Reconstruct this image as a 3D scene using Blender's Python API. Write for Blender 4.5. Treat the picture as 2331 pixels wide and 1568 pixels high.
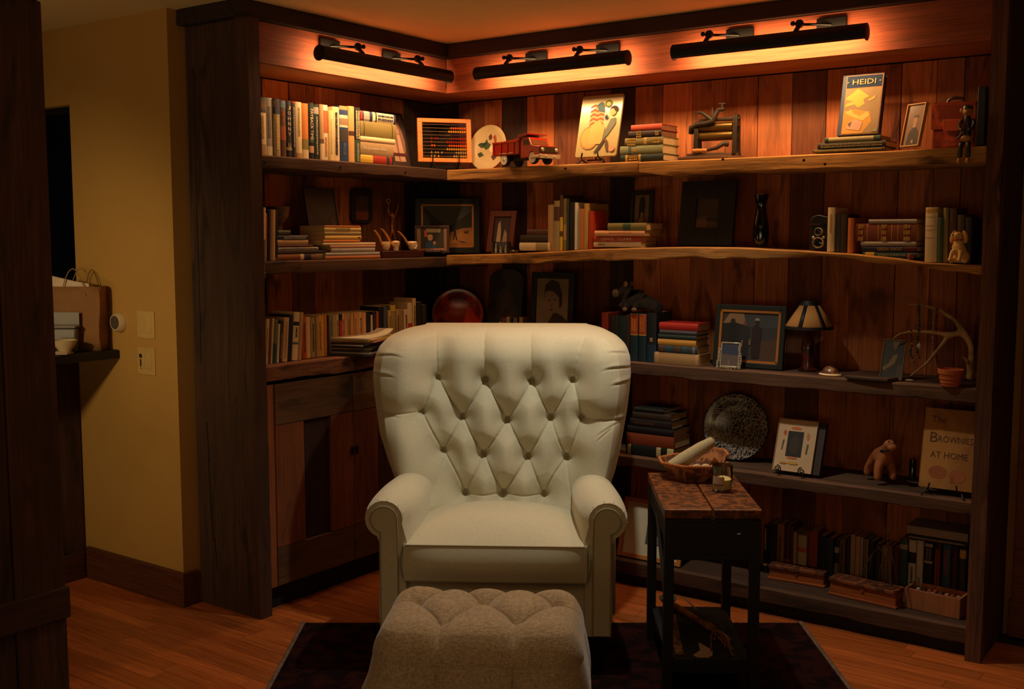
import bpy, bmesh, math, random
import numpy as np
from mathutils import Vector, Matrix, Euler
for o in list(bpy.data.objects): bpy.data.objects.remove(o)
random.seed(7); rng = np.random.RandomState(5)
PI = math.pi; R = math.radians
SC = bpy.context.scene; COL = SC.collection

# ------------------------------------------------------------------ camera, world, exposure
FOC, PITCH, YAW, EYE = 2475.0, R(5.7), R(35.67), 1.54
fh = Vector((-math.sin(YAW), math.cos(YAW), 0)); rt = Vector((math.cos(YAW), math.sin(YAW), 0)); upw = Vector((0, 0, 1))
fwd = fh*math.cos(PITCH) - upw*math.sin(PITCH); upv = fh*math.sin(PITCH) + upw*math.cos(PITCH)
CAM = Vector((3.33012, -4.10155, EYE))
cd = bpy.data.cameras.new('camera'); cam = bpy.data.objects.new('camera', cd); COL.objects.link(cam)
cd.sensor_width = 36; cd.lens = FOC/2331*36; cd.clip_start = .05
cam.matrix_world = Matrix(((rt.x, upv.x, -fwd.x, CAM.x), (rt.y, upv.y, -fwd.y, CAM.y), (rt.z, upv.z, -fwd.z, CAM.z), (0, 0, 0, 1)))
SC.camera = cam
w = bpy.data.worlds.new('world'); SC.world = w; w.use_nodes = True
w.node_tree.nodes['Background'].inputs[0].default_value = (1, .62, .30, 1)
w.node_tree.nodes['Background'].inputs[1].default_value = .005
vs = SC.view_settings; vs.view_transform = 'Standard'; vs.look = 'None'; vs.gamma = 1; vs.exposure = 0; vs.use_curve_mapping = False

def light(name, kind, loc, power, color, **k):
    d = bpy.data.lights.new(name, kind); d.energy = power; d.color = color
    aim = k.pop('aim', None); size = k.pop('size', None)
    if size is not None:
        if kind == 'AREA':
            d.shape = 'RECTANGLE'; d.size, d.size_y = size
        else: d.shadow_soft_size = size
    if kind == 'SPOT': d.spot_size = k.pop('spot', R(90)); d.spot_blend = k.pop('blend', .8)
    o = bpy.data.objects.new(name, d); COL.objects.link(o); o.location = loc
    if aim is not None:
        z = (Vector(loc)-Vector(aim)).normalized()
        xx = Vector(k.pop('along', (1, 0, 0))); xx = (xx - z*xx.dot(z)).normalized()
        yy = z.cross(xx)
        o.matrix_world = Matrix(((xx.x, yy.x, z.x, loc[0]), (xx.y, yy.y, z.y, loc[1]), (xx.z, yy.z, z.z, loc[2]), (0, 0, 0, 1)))
    return o
WARM = (1, .94, .76); LAMP = (1, .58, .26)
DL = (1.42, -.85, 2.40)
light('ceiling_spot_light', 'SPOT', DL, 57, WARM, size=.03, spot=R(100), blend=.8, aim=(1.43, -.86, 0))
light('unseen_spot_light', 'SPOT', (2.55, -3.5, 2.40), 26, (1, .80, .54), size=.06, spot=R(36), blend=1, aim=(1.42, -1.95, .15))  # added fill, unseen, brightens the ottoman front
light('unseen_spot_light', 'SPOT', (-.12, -3.05, 1.6), 36, (1, .74, .36), size=.06, spot=R(80), blend=.9, aim=(-.95, -1.31, .85))
light('ceiling_fill_light', 'AREA', (3.4, -4.7, 1.1), 19, (1, .64, .30), size=(1.6, 1.6), aim=(3.2, -4.3, 2.44))  # added unseen fill, stands in for bounce light on the ceiling
light('ceiling_fill_light', 'AREA', (-.3, -3.5, 1.0), 9, (1, .68, .32), size=(.8, .8), aim=(-.35, -3.3, 2.44))  # second added fill, unseen, lifts the left ceiling and upper wall
light('unseen_spot_light', 'SPOT', (3.9, -.75, 2.40), 16, (1, .78, .46), size=.06, spot=R(70), blend=.9, aim=(3.6, -.5, 0))
light('room_fill_light', 'AREA', (2.3, -5.2, 1.0), 3.3, (1, .68, .36), size=(1.4, 1.0), aim=(1.5, -.6, .55))

# ------------------------------------------------------------------ pixel helpers (photo 2331x1568)
def ray(x, y): return fwd*FOC + rt*(x-1165.5) + upv*(784-y)
def hit(x, y, ax, v):
    r = ray(x, y); t = (v-CAM[ax])/r[ax]; return CAM + r*t
def atdepth(x, y, d): return CAM + ray(x, y)*(d/FOC)

# ------------------------------------------------------------------ materials
MATS = {}
def sc(c):  # srgb 0-255 -> linear
    return tuple((((v/255)/12.92) if v/255 <= .04045 else (((v/255)+.055)/1.055)**2.4) for v in c)
def mat(name, c=(128, 128, 128), rough=.7, metal=0, kind='plain', axis=2, c2=None, scale=1, bump=.3, spec=None, lin=False, coat=0, trans=0, alpha=None):
    if name in MATS: return MATS[name]
    m = bpy.data.materials.new(name); m.use_nodes = True; MATS[name] = m
    nt = m.node_tree; N = nt.nodes; L = nt.links; b = N['Principled BSDF']
    c = c if lin else sc(c); c2 = (c2 if lin else sc(c2)) if c2 is not None else tuple(x*.62 for x in c)
    b.inputs['Roughness'].default_value = rough; b.inputs['Metallic'].default_value = metal
    if spec is not None: b.inputs['Specular IOR Level'].default_value = spec
    if coat: b.inputs['Coat Weight'].default_value = coat; b.inputs['Coat Roughness'].default_value = .15
    if trans: b.inputs['Transmission Weight'].default_value = trans
    def node(t, **kw):
        n = N.new(t)
        for a, v in kw.items(): setattr(n, a, v)
        return n
    tc = node('ShaderNodeTexCoord'); oi = node('ShaderNodeObjectInfo')
    off = node('ShaderNodeVectorMath', operation='MULTIPLY_ADD')
    comb = node('ShaderNodeCombineXYZ')
    for i in range(3): L.new(oi.outputs['Random'], comb.inputs[i])
    L.new(comb.outputs[0], off.inputs[0]); off.inputs[1].default_value = (37, 53, 71); L.new(tc.outputs['Object'], off.inputs[2])
    def noise(sx, sy, sz, sca, det=4, rou=.6, dist=0):
        mp = node('ShaderNodeMapping'); mp.inputs['Scale'].default_value = (sx, sy, sz); L.new(off.outputs[0], mp.inputs[0])
        n = node('ShaderNodeTexNoise'); n.inputs['Scale'].default_value = sca; n.inputs['Detail'].default_value = det
        n.inputs['Roughness'].default_value = rou; n.inputs['Distortion'].default_value = dist
        L.new(mp.outputs[0], n.inputs['Vector']); return n.outputs['Fac']
    def mixc(f, a, bb, mode='MIX'):
        n = node('ShaderNodeMix', data_type='RGBA', blend_type=mode)
        if isinstance(f, (int, float)): n.inputs[0].default_value = f
        else: L.new(f, n.inputs[0])
        for i, v in ((6, a), (7, bb)):
            if isinstance(v, tuple): n.inputs[i].default_value = (*v[:3], 1)
            else: L.new(v, n.inputs[i])
        return n.outputs[2]
    def ramp(f, a, bb, lo=0, hi=1):
        n = node('ShaderNodeMapRange'); L.new(f, n.inputs[0]); n.inputs[1].default_value = a; n.inputs[2].default_value = bb
        n.inputs[3].default_value = lo; n.inputs[4].default_value = hi; return n.outputs[0]
    def dobump(f, st, dist=.002):
        n = node('ShaderNodeBump'); n.inputs['Strength'].default_value = st; n.inputs['Distance'].default_value = dist
        L.new(f, n.inputs['Height']); L.new(n.outputs[0], b.inputs['Normal'])
    if kind == 'plain':
        f = noise(1, 1, 1, 9*scale, 3)
        col = mixc(ramp(f, .35, .7), c, tuple(x*.86 for x in c)); L.new(col, b.inputs['Base Color'])
    elif kind == 'paint':
        f = noise(1, 1, 1, 3*scale, 5); g = noise(1, 1, 1, 180*scale, 2)
        L.new(mixc(ramp(f, .3, .7), c, c2), b.inputs['Base Color']); dobump(g, bump*.5, .001)
    elif kind in ('wood', 'barn', 'floor'):
        s = [14, 14, 14]; s[axis] = .9
        g = noise(*s, 2.2*scale, 6, .65, .6)
        s2 = [60, 60, 60]; s2[axis] = 2
        g2 = noise(*s2, 2.5*scale, 3, .6)
        bl = noise(1.5, 1.5, 1.5, 1.6*scale, 3)
        col = mixc(ramp(g, .3, .72), c, c2)
        col = mixc(ramp(g2, .45, .62, 0, .45), col, tuple(x*.5 for x in c2))
        if kind == 'barn':
            s3 = [6, 6, 6]; s3[axis] = 1.3
            kn = noise(*s3, 1.9*scale, 3, .5, 1.2)
            col = mixc(ramp(kn, .56, .68, 0, .85), col, tuple(x*.25 for x in c2))
            col = mixc(ramp(bl, .45, .62, 0, .6), col, tuple(x*.45 for x in c))
        hv = node('ShaderNodeHueSaturation'); L.new(col, hv.inputs['Color'])
        L.new(ramp(oi.outputs['Random'], 0, 1, .74 if kind != 'floor' else .75, 1.24 if kind != 'floor' else 1.2), hv.inputs['Value'])
        L.new(hv.outputs[0], b.inputs['Base Color'])
        dobump(g2 if kind != 'barn' else g, bump, .003)
    elif kind == 'fabric':
        wv = noise(1, 1, .25, 420*scale, 2); wh = noise(.25, .25, 1, 420*scale, 2); bl = noise(1, 1, 1, 7, 3)
        mx = node('ShaderNodeMath', operation='ADD'); L.new(wv, mx.inputs[0]); L.new(wh, mx.inputs[1])
        L.new(mixc(ramp(mx.outputs[0], .8, 1.25), c, c2), b.inputs['Base Color'])
        b.inputs['Sheen Weight'].default_value = .25; dobump(mx.outputs[0], bump, .0008)
    elif kind == 'mottle':
        f = noise(1, 1, 1, 22*scale, 4, .6, .4)
        L.new(mixc(ramp(f, .44, .56), c, c2), b.inputs['Base Color']); dobump(f, bump, .001)
    elif kind == 'swirl':
        vo = node('ShaderNodeTexVoronoi', feature='DISTANCE_TO_EDGE'); vo.inputs['Scale'].default_value = 60*scale
        dn = noise(1, 1, 1, 30*scale, 3); vm = node('ShaderNodeVectorMath', operation='ADD')
        L.new(off.outputs[0], vm.inputs[0]); cb = node('ShaderNodeCombineXYZ'); mu = node('ShaderNodeMath', operation='MULTIPLY'); L.new(dn, mu.inputs[0]); mu.inputs[1].default_value = .05
        for i in range(3): L.new(mu.outputs[0], cb.inputs[i])
        L.new(cb.outputs[0], vm.inputs[1]); L.new(vm.outputs[0], vo.inputs['Vector'])
        L.new(mixc(ramp(vo.outputs['Distance'], .03, .12), c2, c), b.inputs['Base Color'])
    elif kind == 'stripe':   # fine page edges
        s = [1, 1, 1]; s[axis] = 60
        g = noise(*s, 14*scale, 2)
        L.new(mixc(ramp(g, .3, .7), c, c2), b.inputs['Base Color'])
    elif kind == 'glass':
        b.inputs['Base Color'].default_value = (*c, 1); b.inputs['Transmission Weight'].default_value = 1; b.inputs['IOR'].default_value = 1.45
    elif kind == 'emit':
        b.inputs['Base Color'].default_value = (*c, 1); b.inputs['Emission Color'].default_value = (*c, 1); b.inputs['Emission Strength'].default_value = scale
    return m

# ------------------------------------------------------------------ mesh builder
class MB:
    def __init__(s): s.v = []; s.f = []; s.m = []; s.M = None
    def add(s, vs, fs, m=0):
        n = len(s.v)
        if s.M is not None: vs = [s.M @ Vector(p) for p in vs]
        s.v += [tuple(p) for p in vs]; s.f += [tuple(i+n for i in f) for f in fs]; s.m += [m]*len(fs); return s
    def box(s, x0, x1, y0, y1, z0, z1, m=0):
        if x0 > x1: x0, x1 = x1, x0
        if y0 > y1: y0, y1 = y1, y0
        if z0 > z1: z0, z1 = z1, z0
        return s.add([(x0,y0,z0),(x1,y0,z0),(x1,y1,z0),(x0,y1,z0),(x0,y0,z1),(x1,y0,z1),(x1,y1,z1),(x0,y1,z1)],
                     [(3,2,1,0),(4,5,6,7),(0,1,5,4),(1,2,6,5),(2,3,7,6),(3,0,4,7)], m)
    def prism(s, poly, y0, y1, m=0, plane='xz'):
        n = len(poly)
        P = {'xz': lambda a, b, c: (a, c, b), 'xy': lambda a, b, c: (a, b, c), 'yz': lambda a, b, c: (c, a, b)}[plane]
        vs = [P(a, b, y0) for a, b in poly]+[P(a, b, y1) for a, b in poly]
        fs = [tuple(range(n)), tuple(range(2*n-1, n-1, -1))]+[(i, i+n, (i+1) % n+n, (i+1) % n) for i in range(n)]
        ar = sum(poly[i][0]*poly[(i+1) % n][1]-poly[(i+1) % n][0]*poly[i][1] for i in range(n))
        flip = (ar < 0) != (y1 < y0)
        if plane == 'xy': flip = not flip
        if plane == 'yz': flip = not flip
        if flip: fs = [f[::-1] for f in fs]
        return s.add(vs, fs, m)
    def tube(s, path, r, n=8, m=0, cap=True):
        path = [Vector(p) for p in path]; k = len(path); rs = r if isinstance(r, (list, tuple)) else [r]*k
        vs = []; fs = []; ref = None
        for i, p in enumerate(path):
            t = (path[min(i+1, k-1)]-path[max(i-1, 0)])
            t = t.normalized() if t.length > 1e-9 else Vector((0, 0, 1))
            if ref is None: ref = Vector((0, 0, 1)) if abs(t.z) < .9 else Vector((1, 0, 0))
            a = (ref - t*ref.dot(t)); a = a.normalized() if a.length > 1e-6 else t.orthogonal().normalized()
            ref = a; bb = t.cross(a)
            for j in range(n):
                an = 2*PI*j/n; vs.append(p + (a*math.cos(an)+bb*math.sin(an))*rs[i])
        for i in range(k-1):
            for j in range(n):
                q = (j+1) % n; fs.append((i*n+j, i*n+q, (i+1)*n+q, (i+1)*n+j))
        if cap: fs += [tuple(range(n-1, -1, -1)), tuple((k-1)*n+j for j in range(n))]
        return s.add(vs, fs, m)
    def lathe(s, prof, n=24, c=(0, 0, 0), m=0, ax='z', sx=1, sy=1):
        vs = []; fs = []; k = len(prof)
        for r_, h in prof:
            for j in range(n):
                a = 2*PI*j/n; x, y = r_*math.cos(a)*sx, r_*math.sin(a)*sy
                p = {'z': (x, y, h), 'y': (x, -h, y), 'x': (h, x, y)}[ax]
                vs.append((p[0]+c[0], p[1]+c[1], p[2]+c[2]))
        for i in range(k-1):
            for j in range(n):
                q = (j+1) % n; fs.append((i*n+j, i*n+q, (i+1)*n+q, (i+1)*n+j))
        if prof[0][0] > 1e-5: fs.append(tuple(range(n-1, -1, -1)))
        if prof[-1][0] > 1e-5: fs.append(tuple((k-1)*n+j for j in range(n)))
        return s.add(vs, fs, m)
    def ball(s, c, r, n=12, m=0):
        rx, ry, rz = r if isinstance(r, (tuple, list)) else (r, r, r)
        vs = [(c[0], c[1], c[2]-rz)]; fs = []; k = max(4, n//2)
        for i in range(1, k):
            a = -PI/2+PI*i/k
            for j in range(n):
                b2 = 2*PI*j/n; vs.append((c[0]+rx*math.cos(a)*math.cos(b2), c[1]+ry*math.cos(a)*math.sin(b2), c[2]+rz*math.sin(a)))
        vs.append((c[0], c[1], c[2]+rz)); t = len(vs)-1
        for j in range(n):
            q = (j+1) % n; fs.append((0, 1+q, 1+j)); fs.append((t, 1+(k-2)*n+j, 1+(k-2)*n+q))
        for i in range(k-2):
            for j in range(n):
                q = (j+1) % n; fs.append((1+i*n+j, 1+i*n+q, 1+(i+1)*n+q, 1+(i+1)*n+j))
        return s.add(vs, fs, m)
    def grid(s, P, m=0, flip=False):   # P: array (a,b,3)
        a, b = P.shape[:2]; n = len(s.v); vs = P.reshape(-1, 3).tolist()
        i, j = np.meshgrid(np.arange(a-1), np.arange(b-1), indexing='ij'); q = (i*b+j).ravel()
        fs = np.stack([q, q+1, q+b+1, q+b], 1)
        if flip: fs = fs[:, ::-1]
        return s.add(vs, fs.tolist(), m)
    def poly(s, pts, m=0): return s.add(pts, [tuple(range(len(pts)))], m)
    def build(s, name, mats, parent=None, smooth=True, bev=0, sub=0, loc=None, fix=False):
        me = bpy.data.meshes.new(name); me.from_pydata(s.v, [], s.f); me.update()
        if not isinstance(mats, (list, tuple)): mats = [mats]
        for m_ in mats: me.materials.append(m_)
        if len(mats) > 1: me.polygons.foreach_set('material_index', s.m)
        if fix:
            bm = bmesh.new(); bm.from_mesh(me); bmesh.ops.recalc_face_normals(bm, faces=bm.faces); bm.to_mesh(me); bm.free()
        if smooth:
            me.shade_smooth()
            try: me.set_sharp_from_angle(angle=R(38))
            except Exception: pass
        o = bpy.data.objects.new(name, me); COL.objects.link(o)
        if parent is not None: o.parent = parent
        if loc is not None: o.location = loc
        if bev:
            b = o.modifiers.new('bevel', 'BEVEL'); b.width = bev; b.segments = 2; b.limit_method = 'ANGLE'; b.harden_normals = False
        if sub:
            b = o.modifiers.new('sub', 'SUBSURF'); b.levels = sub; b.render_levels = sub
        return o

def thing(name, label, cat, loc=(0, 0, 0), rot=0, group=None):
    o = bpy.data.objects.new(name, None); COL.objects.link(o); o.location = loc
    o.rotation_euler = rot if isinstance(rot, (tuple, Euler)) else (0, 0, rot)
    o.empty_display_size = .05
    o['label'] = label; o['category'] = cat
    if group: o['group'] = group
    return o
def struct(o): o['kind'] = 'structure'; return o
TXT = {}
def text_mb(s, h, m=0, stretch=1.0, w=None):
    """lettering in the xz plane facing -y, left aligned, cap height h (or fitted to width w)"""
    if s not in TXT:
        cu = bpy.data.curves.new('t', 'FONT'); cu.body = s; cu.size = 1; cu.resolution_u = 2
        o = bpy.data.objects.new('t', cu); COL.objects.link(o)
        dg = bpy.context.evaluated_depsgraph_get(); me = bpy.data.meshes.new_from_object(o.evaluated_get(dg))
        TXT[s] = ([tuple(v.co) for v in me.vertices], [tuple(p.vertices) for p in me.polygons])
        bpy.data.objects.remove(o); bpy.data.curves.remove(cu); bpy.data.meshes.remove(me)
    V, Fc = TXT[s]; x0 = min(v[0] for v in V); x1 = max(v[0] for v in V); y0 = min(v[1] for v in V); y1 = max(v[1] for v in V)
    k = h/(y1-y0); kx = k*stretch if w is None else w/(x1-x0)
    b = MB(); b.add([((v[0]-(x0+x1)/2)*kx, 0, (v[1]-(y0+y1)/2)*k) for v in V], Fc, m); return b
def skin(name, joints, chains, m, parent, sub=2, loc=None, root=0):
    """joints: list (x,y,z,r) ; chains: list of index lists -> one continuous skinned body"""
    me = bpy.data.meshes.new(name); ed = []
    for c in chains: ed += [(c[i], c[i+1]) for i in range(len(c)-1)]
    me.from_pydata([j[:3] for j in joints], ed, []); me.update()
    o = bpy.data.objects.new(name, me); COL.objects.link(o); o.parent = parent
    o.modifiers.new('skin', 'SKIN')
    if not me.skin_vertices: bpy.context.view_layer.objects.active = o
    sv = me.skin_vertices[0].data
    for i, j in enumerate(joints):
        r_ = j[3]; sv[i].radius = (r_, r_) if not isinstance(r_, tuple) else r_
        sv[i].use_root = (i == root)
    s = o.modifiers.new('sub', 'SUBSURF'); s.levels = sub; s.render_levels = sub
    me.materials.append(m)
    dg = bpy.context.evaluated_depsgraph_get(); dg.update()
    nm = bpy.data.meshes.new_from_object(o.evaluated_get(dg)); nm.name = name
    bpy.data.objects.remove(o)
    if not nm.materials: nm.materials.append(m)
    nm.shade_smooth()
    o = bpy.data.objects.new(name, nm); COL.objects.link(o); o.parent = parent
    if loc is not None: o.location = loc
    return o
# ------------------------------------------------------------------ shared materials
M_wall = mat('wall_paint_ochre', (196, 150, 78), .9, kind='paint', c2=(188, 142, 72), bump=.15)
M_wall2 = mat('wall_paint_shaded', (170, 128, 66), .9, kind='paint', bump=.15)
M_ceil = mat('ceiling_paint', (226, 196, 140), .95, kind='paint', c2=(220, 190, 134), bump=.1)
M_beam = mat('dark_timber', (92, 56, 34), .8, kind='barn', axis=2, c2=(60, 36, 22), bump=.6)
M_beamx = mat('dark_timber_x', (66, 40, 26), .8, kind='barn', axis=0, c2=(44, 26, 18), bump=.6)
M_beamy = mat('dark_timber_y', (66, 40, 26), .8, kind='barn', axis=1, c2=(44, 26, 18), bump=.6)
M_base = mat('baseboard_stain', (120, 66, 34), .6, kind='wood', axis=0, c2=(90, 46, 24))
M_basey = mat('baseboard_stain_y', (96, 50, 26), .6, kind='wood', axis=1, c2=(70, 36, 18))
M_floor = mat('floor_boards', (198, 110, 52), .34, kind='floor', axis=0, c2=(156, 76, 32), bump=.12, scale=1.2)
M_sub = mat('subfloor', (40, 20, 10), .9)
M_plankz = [mat('barn_plank_a', (214, 124, 62), .75, kind='barn', axis=2, c2=(166, 84, 38), bump=.5),
            mat('barn_plank_b', (160, 88, 44), .8, kind='barn', axis=2, c2=(104, 54, 28), bump=.5),
            mat('barn_plank_c', (224, 136, 76), .75, kind='barn', axis=2, c2=(184, 100, 50), bump=.5),
            mat('barn_plank_d', (74, 48, 34), .85, kind='barn', axis=2, c2=(48, 30, 22), bump=.5)]
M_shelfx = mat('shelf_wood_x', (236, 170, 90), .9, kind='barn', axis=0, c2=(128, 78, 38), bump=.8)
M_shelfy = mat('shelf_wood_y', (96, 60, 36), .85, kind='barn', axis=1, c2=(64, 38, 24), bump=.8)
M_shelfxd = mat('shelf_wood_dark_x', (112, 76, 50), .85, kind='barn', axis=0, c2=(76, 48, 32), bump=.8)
M_valx = mat('valance_wood_x', (165, 78, 40), .8, kind='wood', axis=0, c2=(128, 62, 30), bump=.5)
M_valy = mat('valance_wood_y', (165, 78, 40), .8, kind='wood', axis=1, c2=(128, 62, 30), bump=.5)
M_black = mat('black_satin', (14, 13, 12), .45, spec=.4)
M_bronze = mat('dark_bronze', (15, 12, 10), .5, metal=.4)
CEIL = 2.44
# ------------------------------------------------------------------ floor: base and narrow boards as its parts
b = MB(); b.box(-2.6, 6.0, -6.0, .5, -.06, -.012); floor = struct(b.build('floor', M_sub, smooth=False))
WB = .07; lens = [.7, .95, 1.2, 1.5]; bm_mesh = {}
for L_ in lens:
    b = MB(); b.box(0, L_-.0015, 0, WB-.0015, -.012, 0); o = b.build('floorboard', M_floor, floor, smooth=False)
    bm_mesh[L_] = o.data; bpy.data.objects.remove(o)
cnt = 0
for i in range(38):
    y = -2.42+i*WB; x = -1.9+random.random()*.9
    x_end = 3.35 if y > -1.9 else 2.2
    x = max(x, -1.7 if y > -2 else -.9)
    while x < x_end:
        L_ = random.choice(lens)
        o = bpy.data.objects.new('floorboard', bm_mesh[L_]); COL.objects.link(o); o.parent = floor; o.location = (x, y, 0)
        x += L_; cnt += 1
b = MB(); b.box(-2.6, 6.0, -6.0, .5, CEIL, CEIL+.05); struct(b.build('ceiling', M_ceil, smooth=False))
# left ochre wall with its window opening
YW, XE = -1.31, -.36
b = MB(); wx0, wx1, wz0, wz1 = -1.9, -1.05, 1.20, 2.11
b.box(wx1, XE, YW, YW+.1, 0, CEIL); b.box(-2.6, wx0, YW, YW+.1, 0, CEIL)
b.box(wx0, wx1, YW, YW+.1, 0, wz0); b.box(wx0, wx1, YW, YW+.1, wz1, CEIL)
struct(b.build('wall_left', M_wall, smooth=False))
b = MB(); b.box(wx0, wx1, YW+.055, YW+.062, wz0, wz1)
win = struct(b.build('window_1', mat('night_glass', (8, 9, 22), .25, spec=.3), smooth=False))
b = MB()
for a in ((wx0, wx0+.03), (wx1-.03, wx1)): b.box(a[0], a[1], YW+.04, YW+.07, wz0, wz1)
b.box(wx0, wx1, YW+.04, YW+.07, wz0, wz0+.03); b.box(wx0, wx1, YW+.04, YW+.07, wz1-.03, wz1)
b.build('window_frame', mat('window_frame_dark', (20, 18, 24), .5), win, smooth=False)
b = MB(); b.box(wx0, wx1, YW-.01, YW+.055, wz0-.02, wz0+.001); b.build('window_sill', mat('sill_dark', (40, 30, 26), .5), win, smooth=False)
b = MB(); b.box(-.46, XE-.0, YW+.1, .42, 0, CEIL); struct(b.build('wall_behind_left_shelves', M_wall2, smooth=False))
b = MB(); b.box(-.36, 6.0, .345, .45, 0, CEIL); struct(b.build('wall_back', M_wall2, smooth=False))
b = MB(); b.box(-1.03, XE+.02, YW-.02, YW, 0, .145); b.box(XE, XE+.02, YW, YW+.065, 0, .145)
struct(b.build('baseboard_left', M_base, smooth=False, bev=.004))
b = MB(); b.box(2.51, 6, .325, .345, 0, .145); struct(b.build('baseboard_right', M_base, smooth=False, bev=.004))
p = hit(2326, 900, 1, .335)
b = MB(); b.box(p.x, p.x+.09, .318, .345, .145, 2.1); struct(b.build('trim_1', M_base, smooth=False, bev=.004))

# ------------------------------------------------------------------ left foreground: timber post, beam, half wall, counter
t = thing('timber_post', 'dark boarded timber post at the left edge of the photo, floor to beam', 'post', (.50, -2.42, 0))
b = MB(); b.box(-.10, .04, -.62, .0, 0, 2.17); b.build('post', M_beam, t, smooth=False, bev=.006)
zb = hit(72, 1390, 0, .56).z
for k, (y0, y1, dx) in enumerate(((-.135, .012, .062), (-.30, -.139, .058), (-.46, -.304, .064), (-.62, -.464, .058))):
    b = MB(); b.box(-.0, dx, 0, y1-y0, 0, 2.165); b.build('board', M_beam, t, smooth=False, bev=.004, loc=(.0, y0, 0))
b = MB(); b.box(.05, .078, -.62, .016, zb-.045, zb+.045); b.build('rail', mat('post_rail', (88, 52, 30), .7, kind='wood', axis=1), t, smooth=False, bev=.004)
b = MB(); b.box(-2.0, 3.0, -.28, .02, 0, .27)
tb = b.build('ceiling_beam', M_beamx, smooth=False, bev=.008, loc=(.50, -2.42, 2.17)); tb['label'] = 'dark timber ceiling beam crossing the upper left corner above the boarded post'; tb['category'] = 'beam'
t = thing('half_wall', 'low dark wood half wall under the black countertop against the ochre wall', 'half wall', (-1.05, -1.32, 0))
b = MB(); b.box(-.14, 0, -1.3, 0, 0, 1.015); b.build('panel', M_beam, t, smooth=False)
b = MB(); b.box(0, .018, -1.3, -.012, 0, .12); b.build('base_strip', M_basey, t, smooth=False, bev=.003)
b = MB(); b.box(-.55, .0, -1.3, .022, 0, .038)
o = b.build('countertop', mat('black_stone', (18, 16, 18), .4), smooth=False, bev=.006, loc=(-.745, -1.335, 1.017)); o['label'] = 'black countertop on the low half wall at far left, under the paper bag'; o['category'] = 'countertop'
CT = 1.055
# things on the counter
pb = hit(215, 790, 2, CT); bagx = hit(160, 785, 2, CT)
t = thing('paper_bag', 'brown paper shopping bag with twine handles and white tissue, on the black countertop', 'bag', (-.872, -1.418, CT+.0005), YAW)
kraft = mat('kraft_paper', (160, 112, 68), .85, kind='paint', bump=.5)
b = MB(); W2, D2, H2 = .106, .045, .272
N_ = 12; rows = []
for k in range(6):
    z = H2*k/5; s_ = 1+.05*math.sin(k*1.3); row = []
    for (x, y) in ((-1, -1), (-.5, -1), (0, -1), (.5, -1), (1, -1), (1, 0), (1, 1), (.5, 1), (0, 1), (-.5, 1), (-1, 1), (-1, 0), (-1, -1)):
        row.append((x*W2*(.97+.04*k/5)+random.uniform(-.003, .003), y*D2*s_*(1 if abs(x) == 1 or y == 0 else 1)+(.012*(1-k/5) if y == 0 else 0)*(-x)+random.uniform(-.003, .003), z))
    row[-1] = row[0]; rows.append(row)
b.grid(np.array(rows)); b.poly([rows[0][i] for i in range(11, -1, -1)])
o = b.build('bag_body', kraft, t); sd = o.modifiers.new('s', 'SOLIDIFY'); sd.thickness = .0015
b = MB(); b.box(-.09, .06, -.03, .02, H2-.06, H2+.006); b.prism([(-.098, H2-.05), (.065, H2-.05), (.06, H2+.012), (0, H2+.022), (-.098, H2+.045)], -.034, -.02)
b.build('tissue', mat('white_tissue', (226, 200, 176), .9, kind='paint', bump=.6), t)
for yy in (-.046, .042):
    b = MB(); b.tube([(-.05+.1*k/14 + 0, yy, H2-.03+.105*math.sin(PI*k/14)**.8 if 0 < k < 14 else H2-.04) for k in range(15)], .0022, 6)
    b.build('handle', mat('twine', (156, 120, 80), .8), t)
t = thing('plastic_container', 'clear grey plastic food container in front of the paper bag', 'container', (-.852, -1.512, CT+.0005), YAW)
b = MB(); b.prism([(-.058, 0), (.058, 0), (.066, .10), (-.066, .10)], -.021, .021); b.build('tub', mat('clear_plastic_grey', (110, 104, 104), .25, spec=.6), t, bev=.006)
b = MB(); b.prism([(-.068, .102), (.068, .102), (.068, .112), (-.068, .112)], -.029, .029); b.build('lid', mat('plastic_lid_grey', (130, 122, 118), .3), t, bev=.003)
b = MB(); b.box(-.066, .066, .02, .024, .112, .165); b.build('hinged_flap', mat('plastic_lid_grey'), t)
t = thing('bowl', 'small white ceramic bowl on a folded cloth at the counter edge', 'bowl', (-.780, -1.545, CT+.009), 0)
b = MB(); b.lathe([(.0, .004), (.022, .0), (.026, .006), (.042, .028), (.050, .048), (.047, .048), (.038, .028), (.0, .012)], 28); b.build('bowl_body', mat('white_glaze', (214, 190, 150), .35, coat=.3), t)
b = MB(); b.box(-.06, .045, -.045, .03, 0, .004); b.box(-.055, .042, -.04, .026, .004, .008)
o = b.build('folded_cloth', mat('white_cloth', (196, 168, 140), .9, kind='fabric'), bev=.002, loc=(-.790, -1.560, CT+.0005)); o['label'] = 'folded pale cloth lying under the white bowl'; o['category'] = 'cloth'; o.rotation_euler = (0, 0, YAW)
b = MB(); b.box(-.02, .02, -.012, .012, 0, .038); o = b.build('red_packet', mat('red_packet', (196, 40, 14), .5), bev=.004, loc=(-.845, -1.605, CT+.0006)); o['label'] = 'small red packet beside the white bowl, partly hidden by the post'; o['category'] = 'packet'
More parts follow.
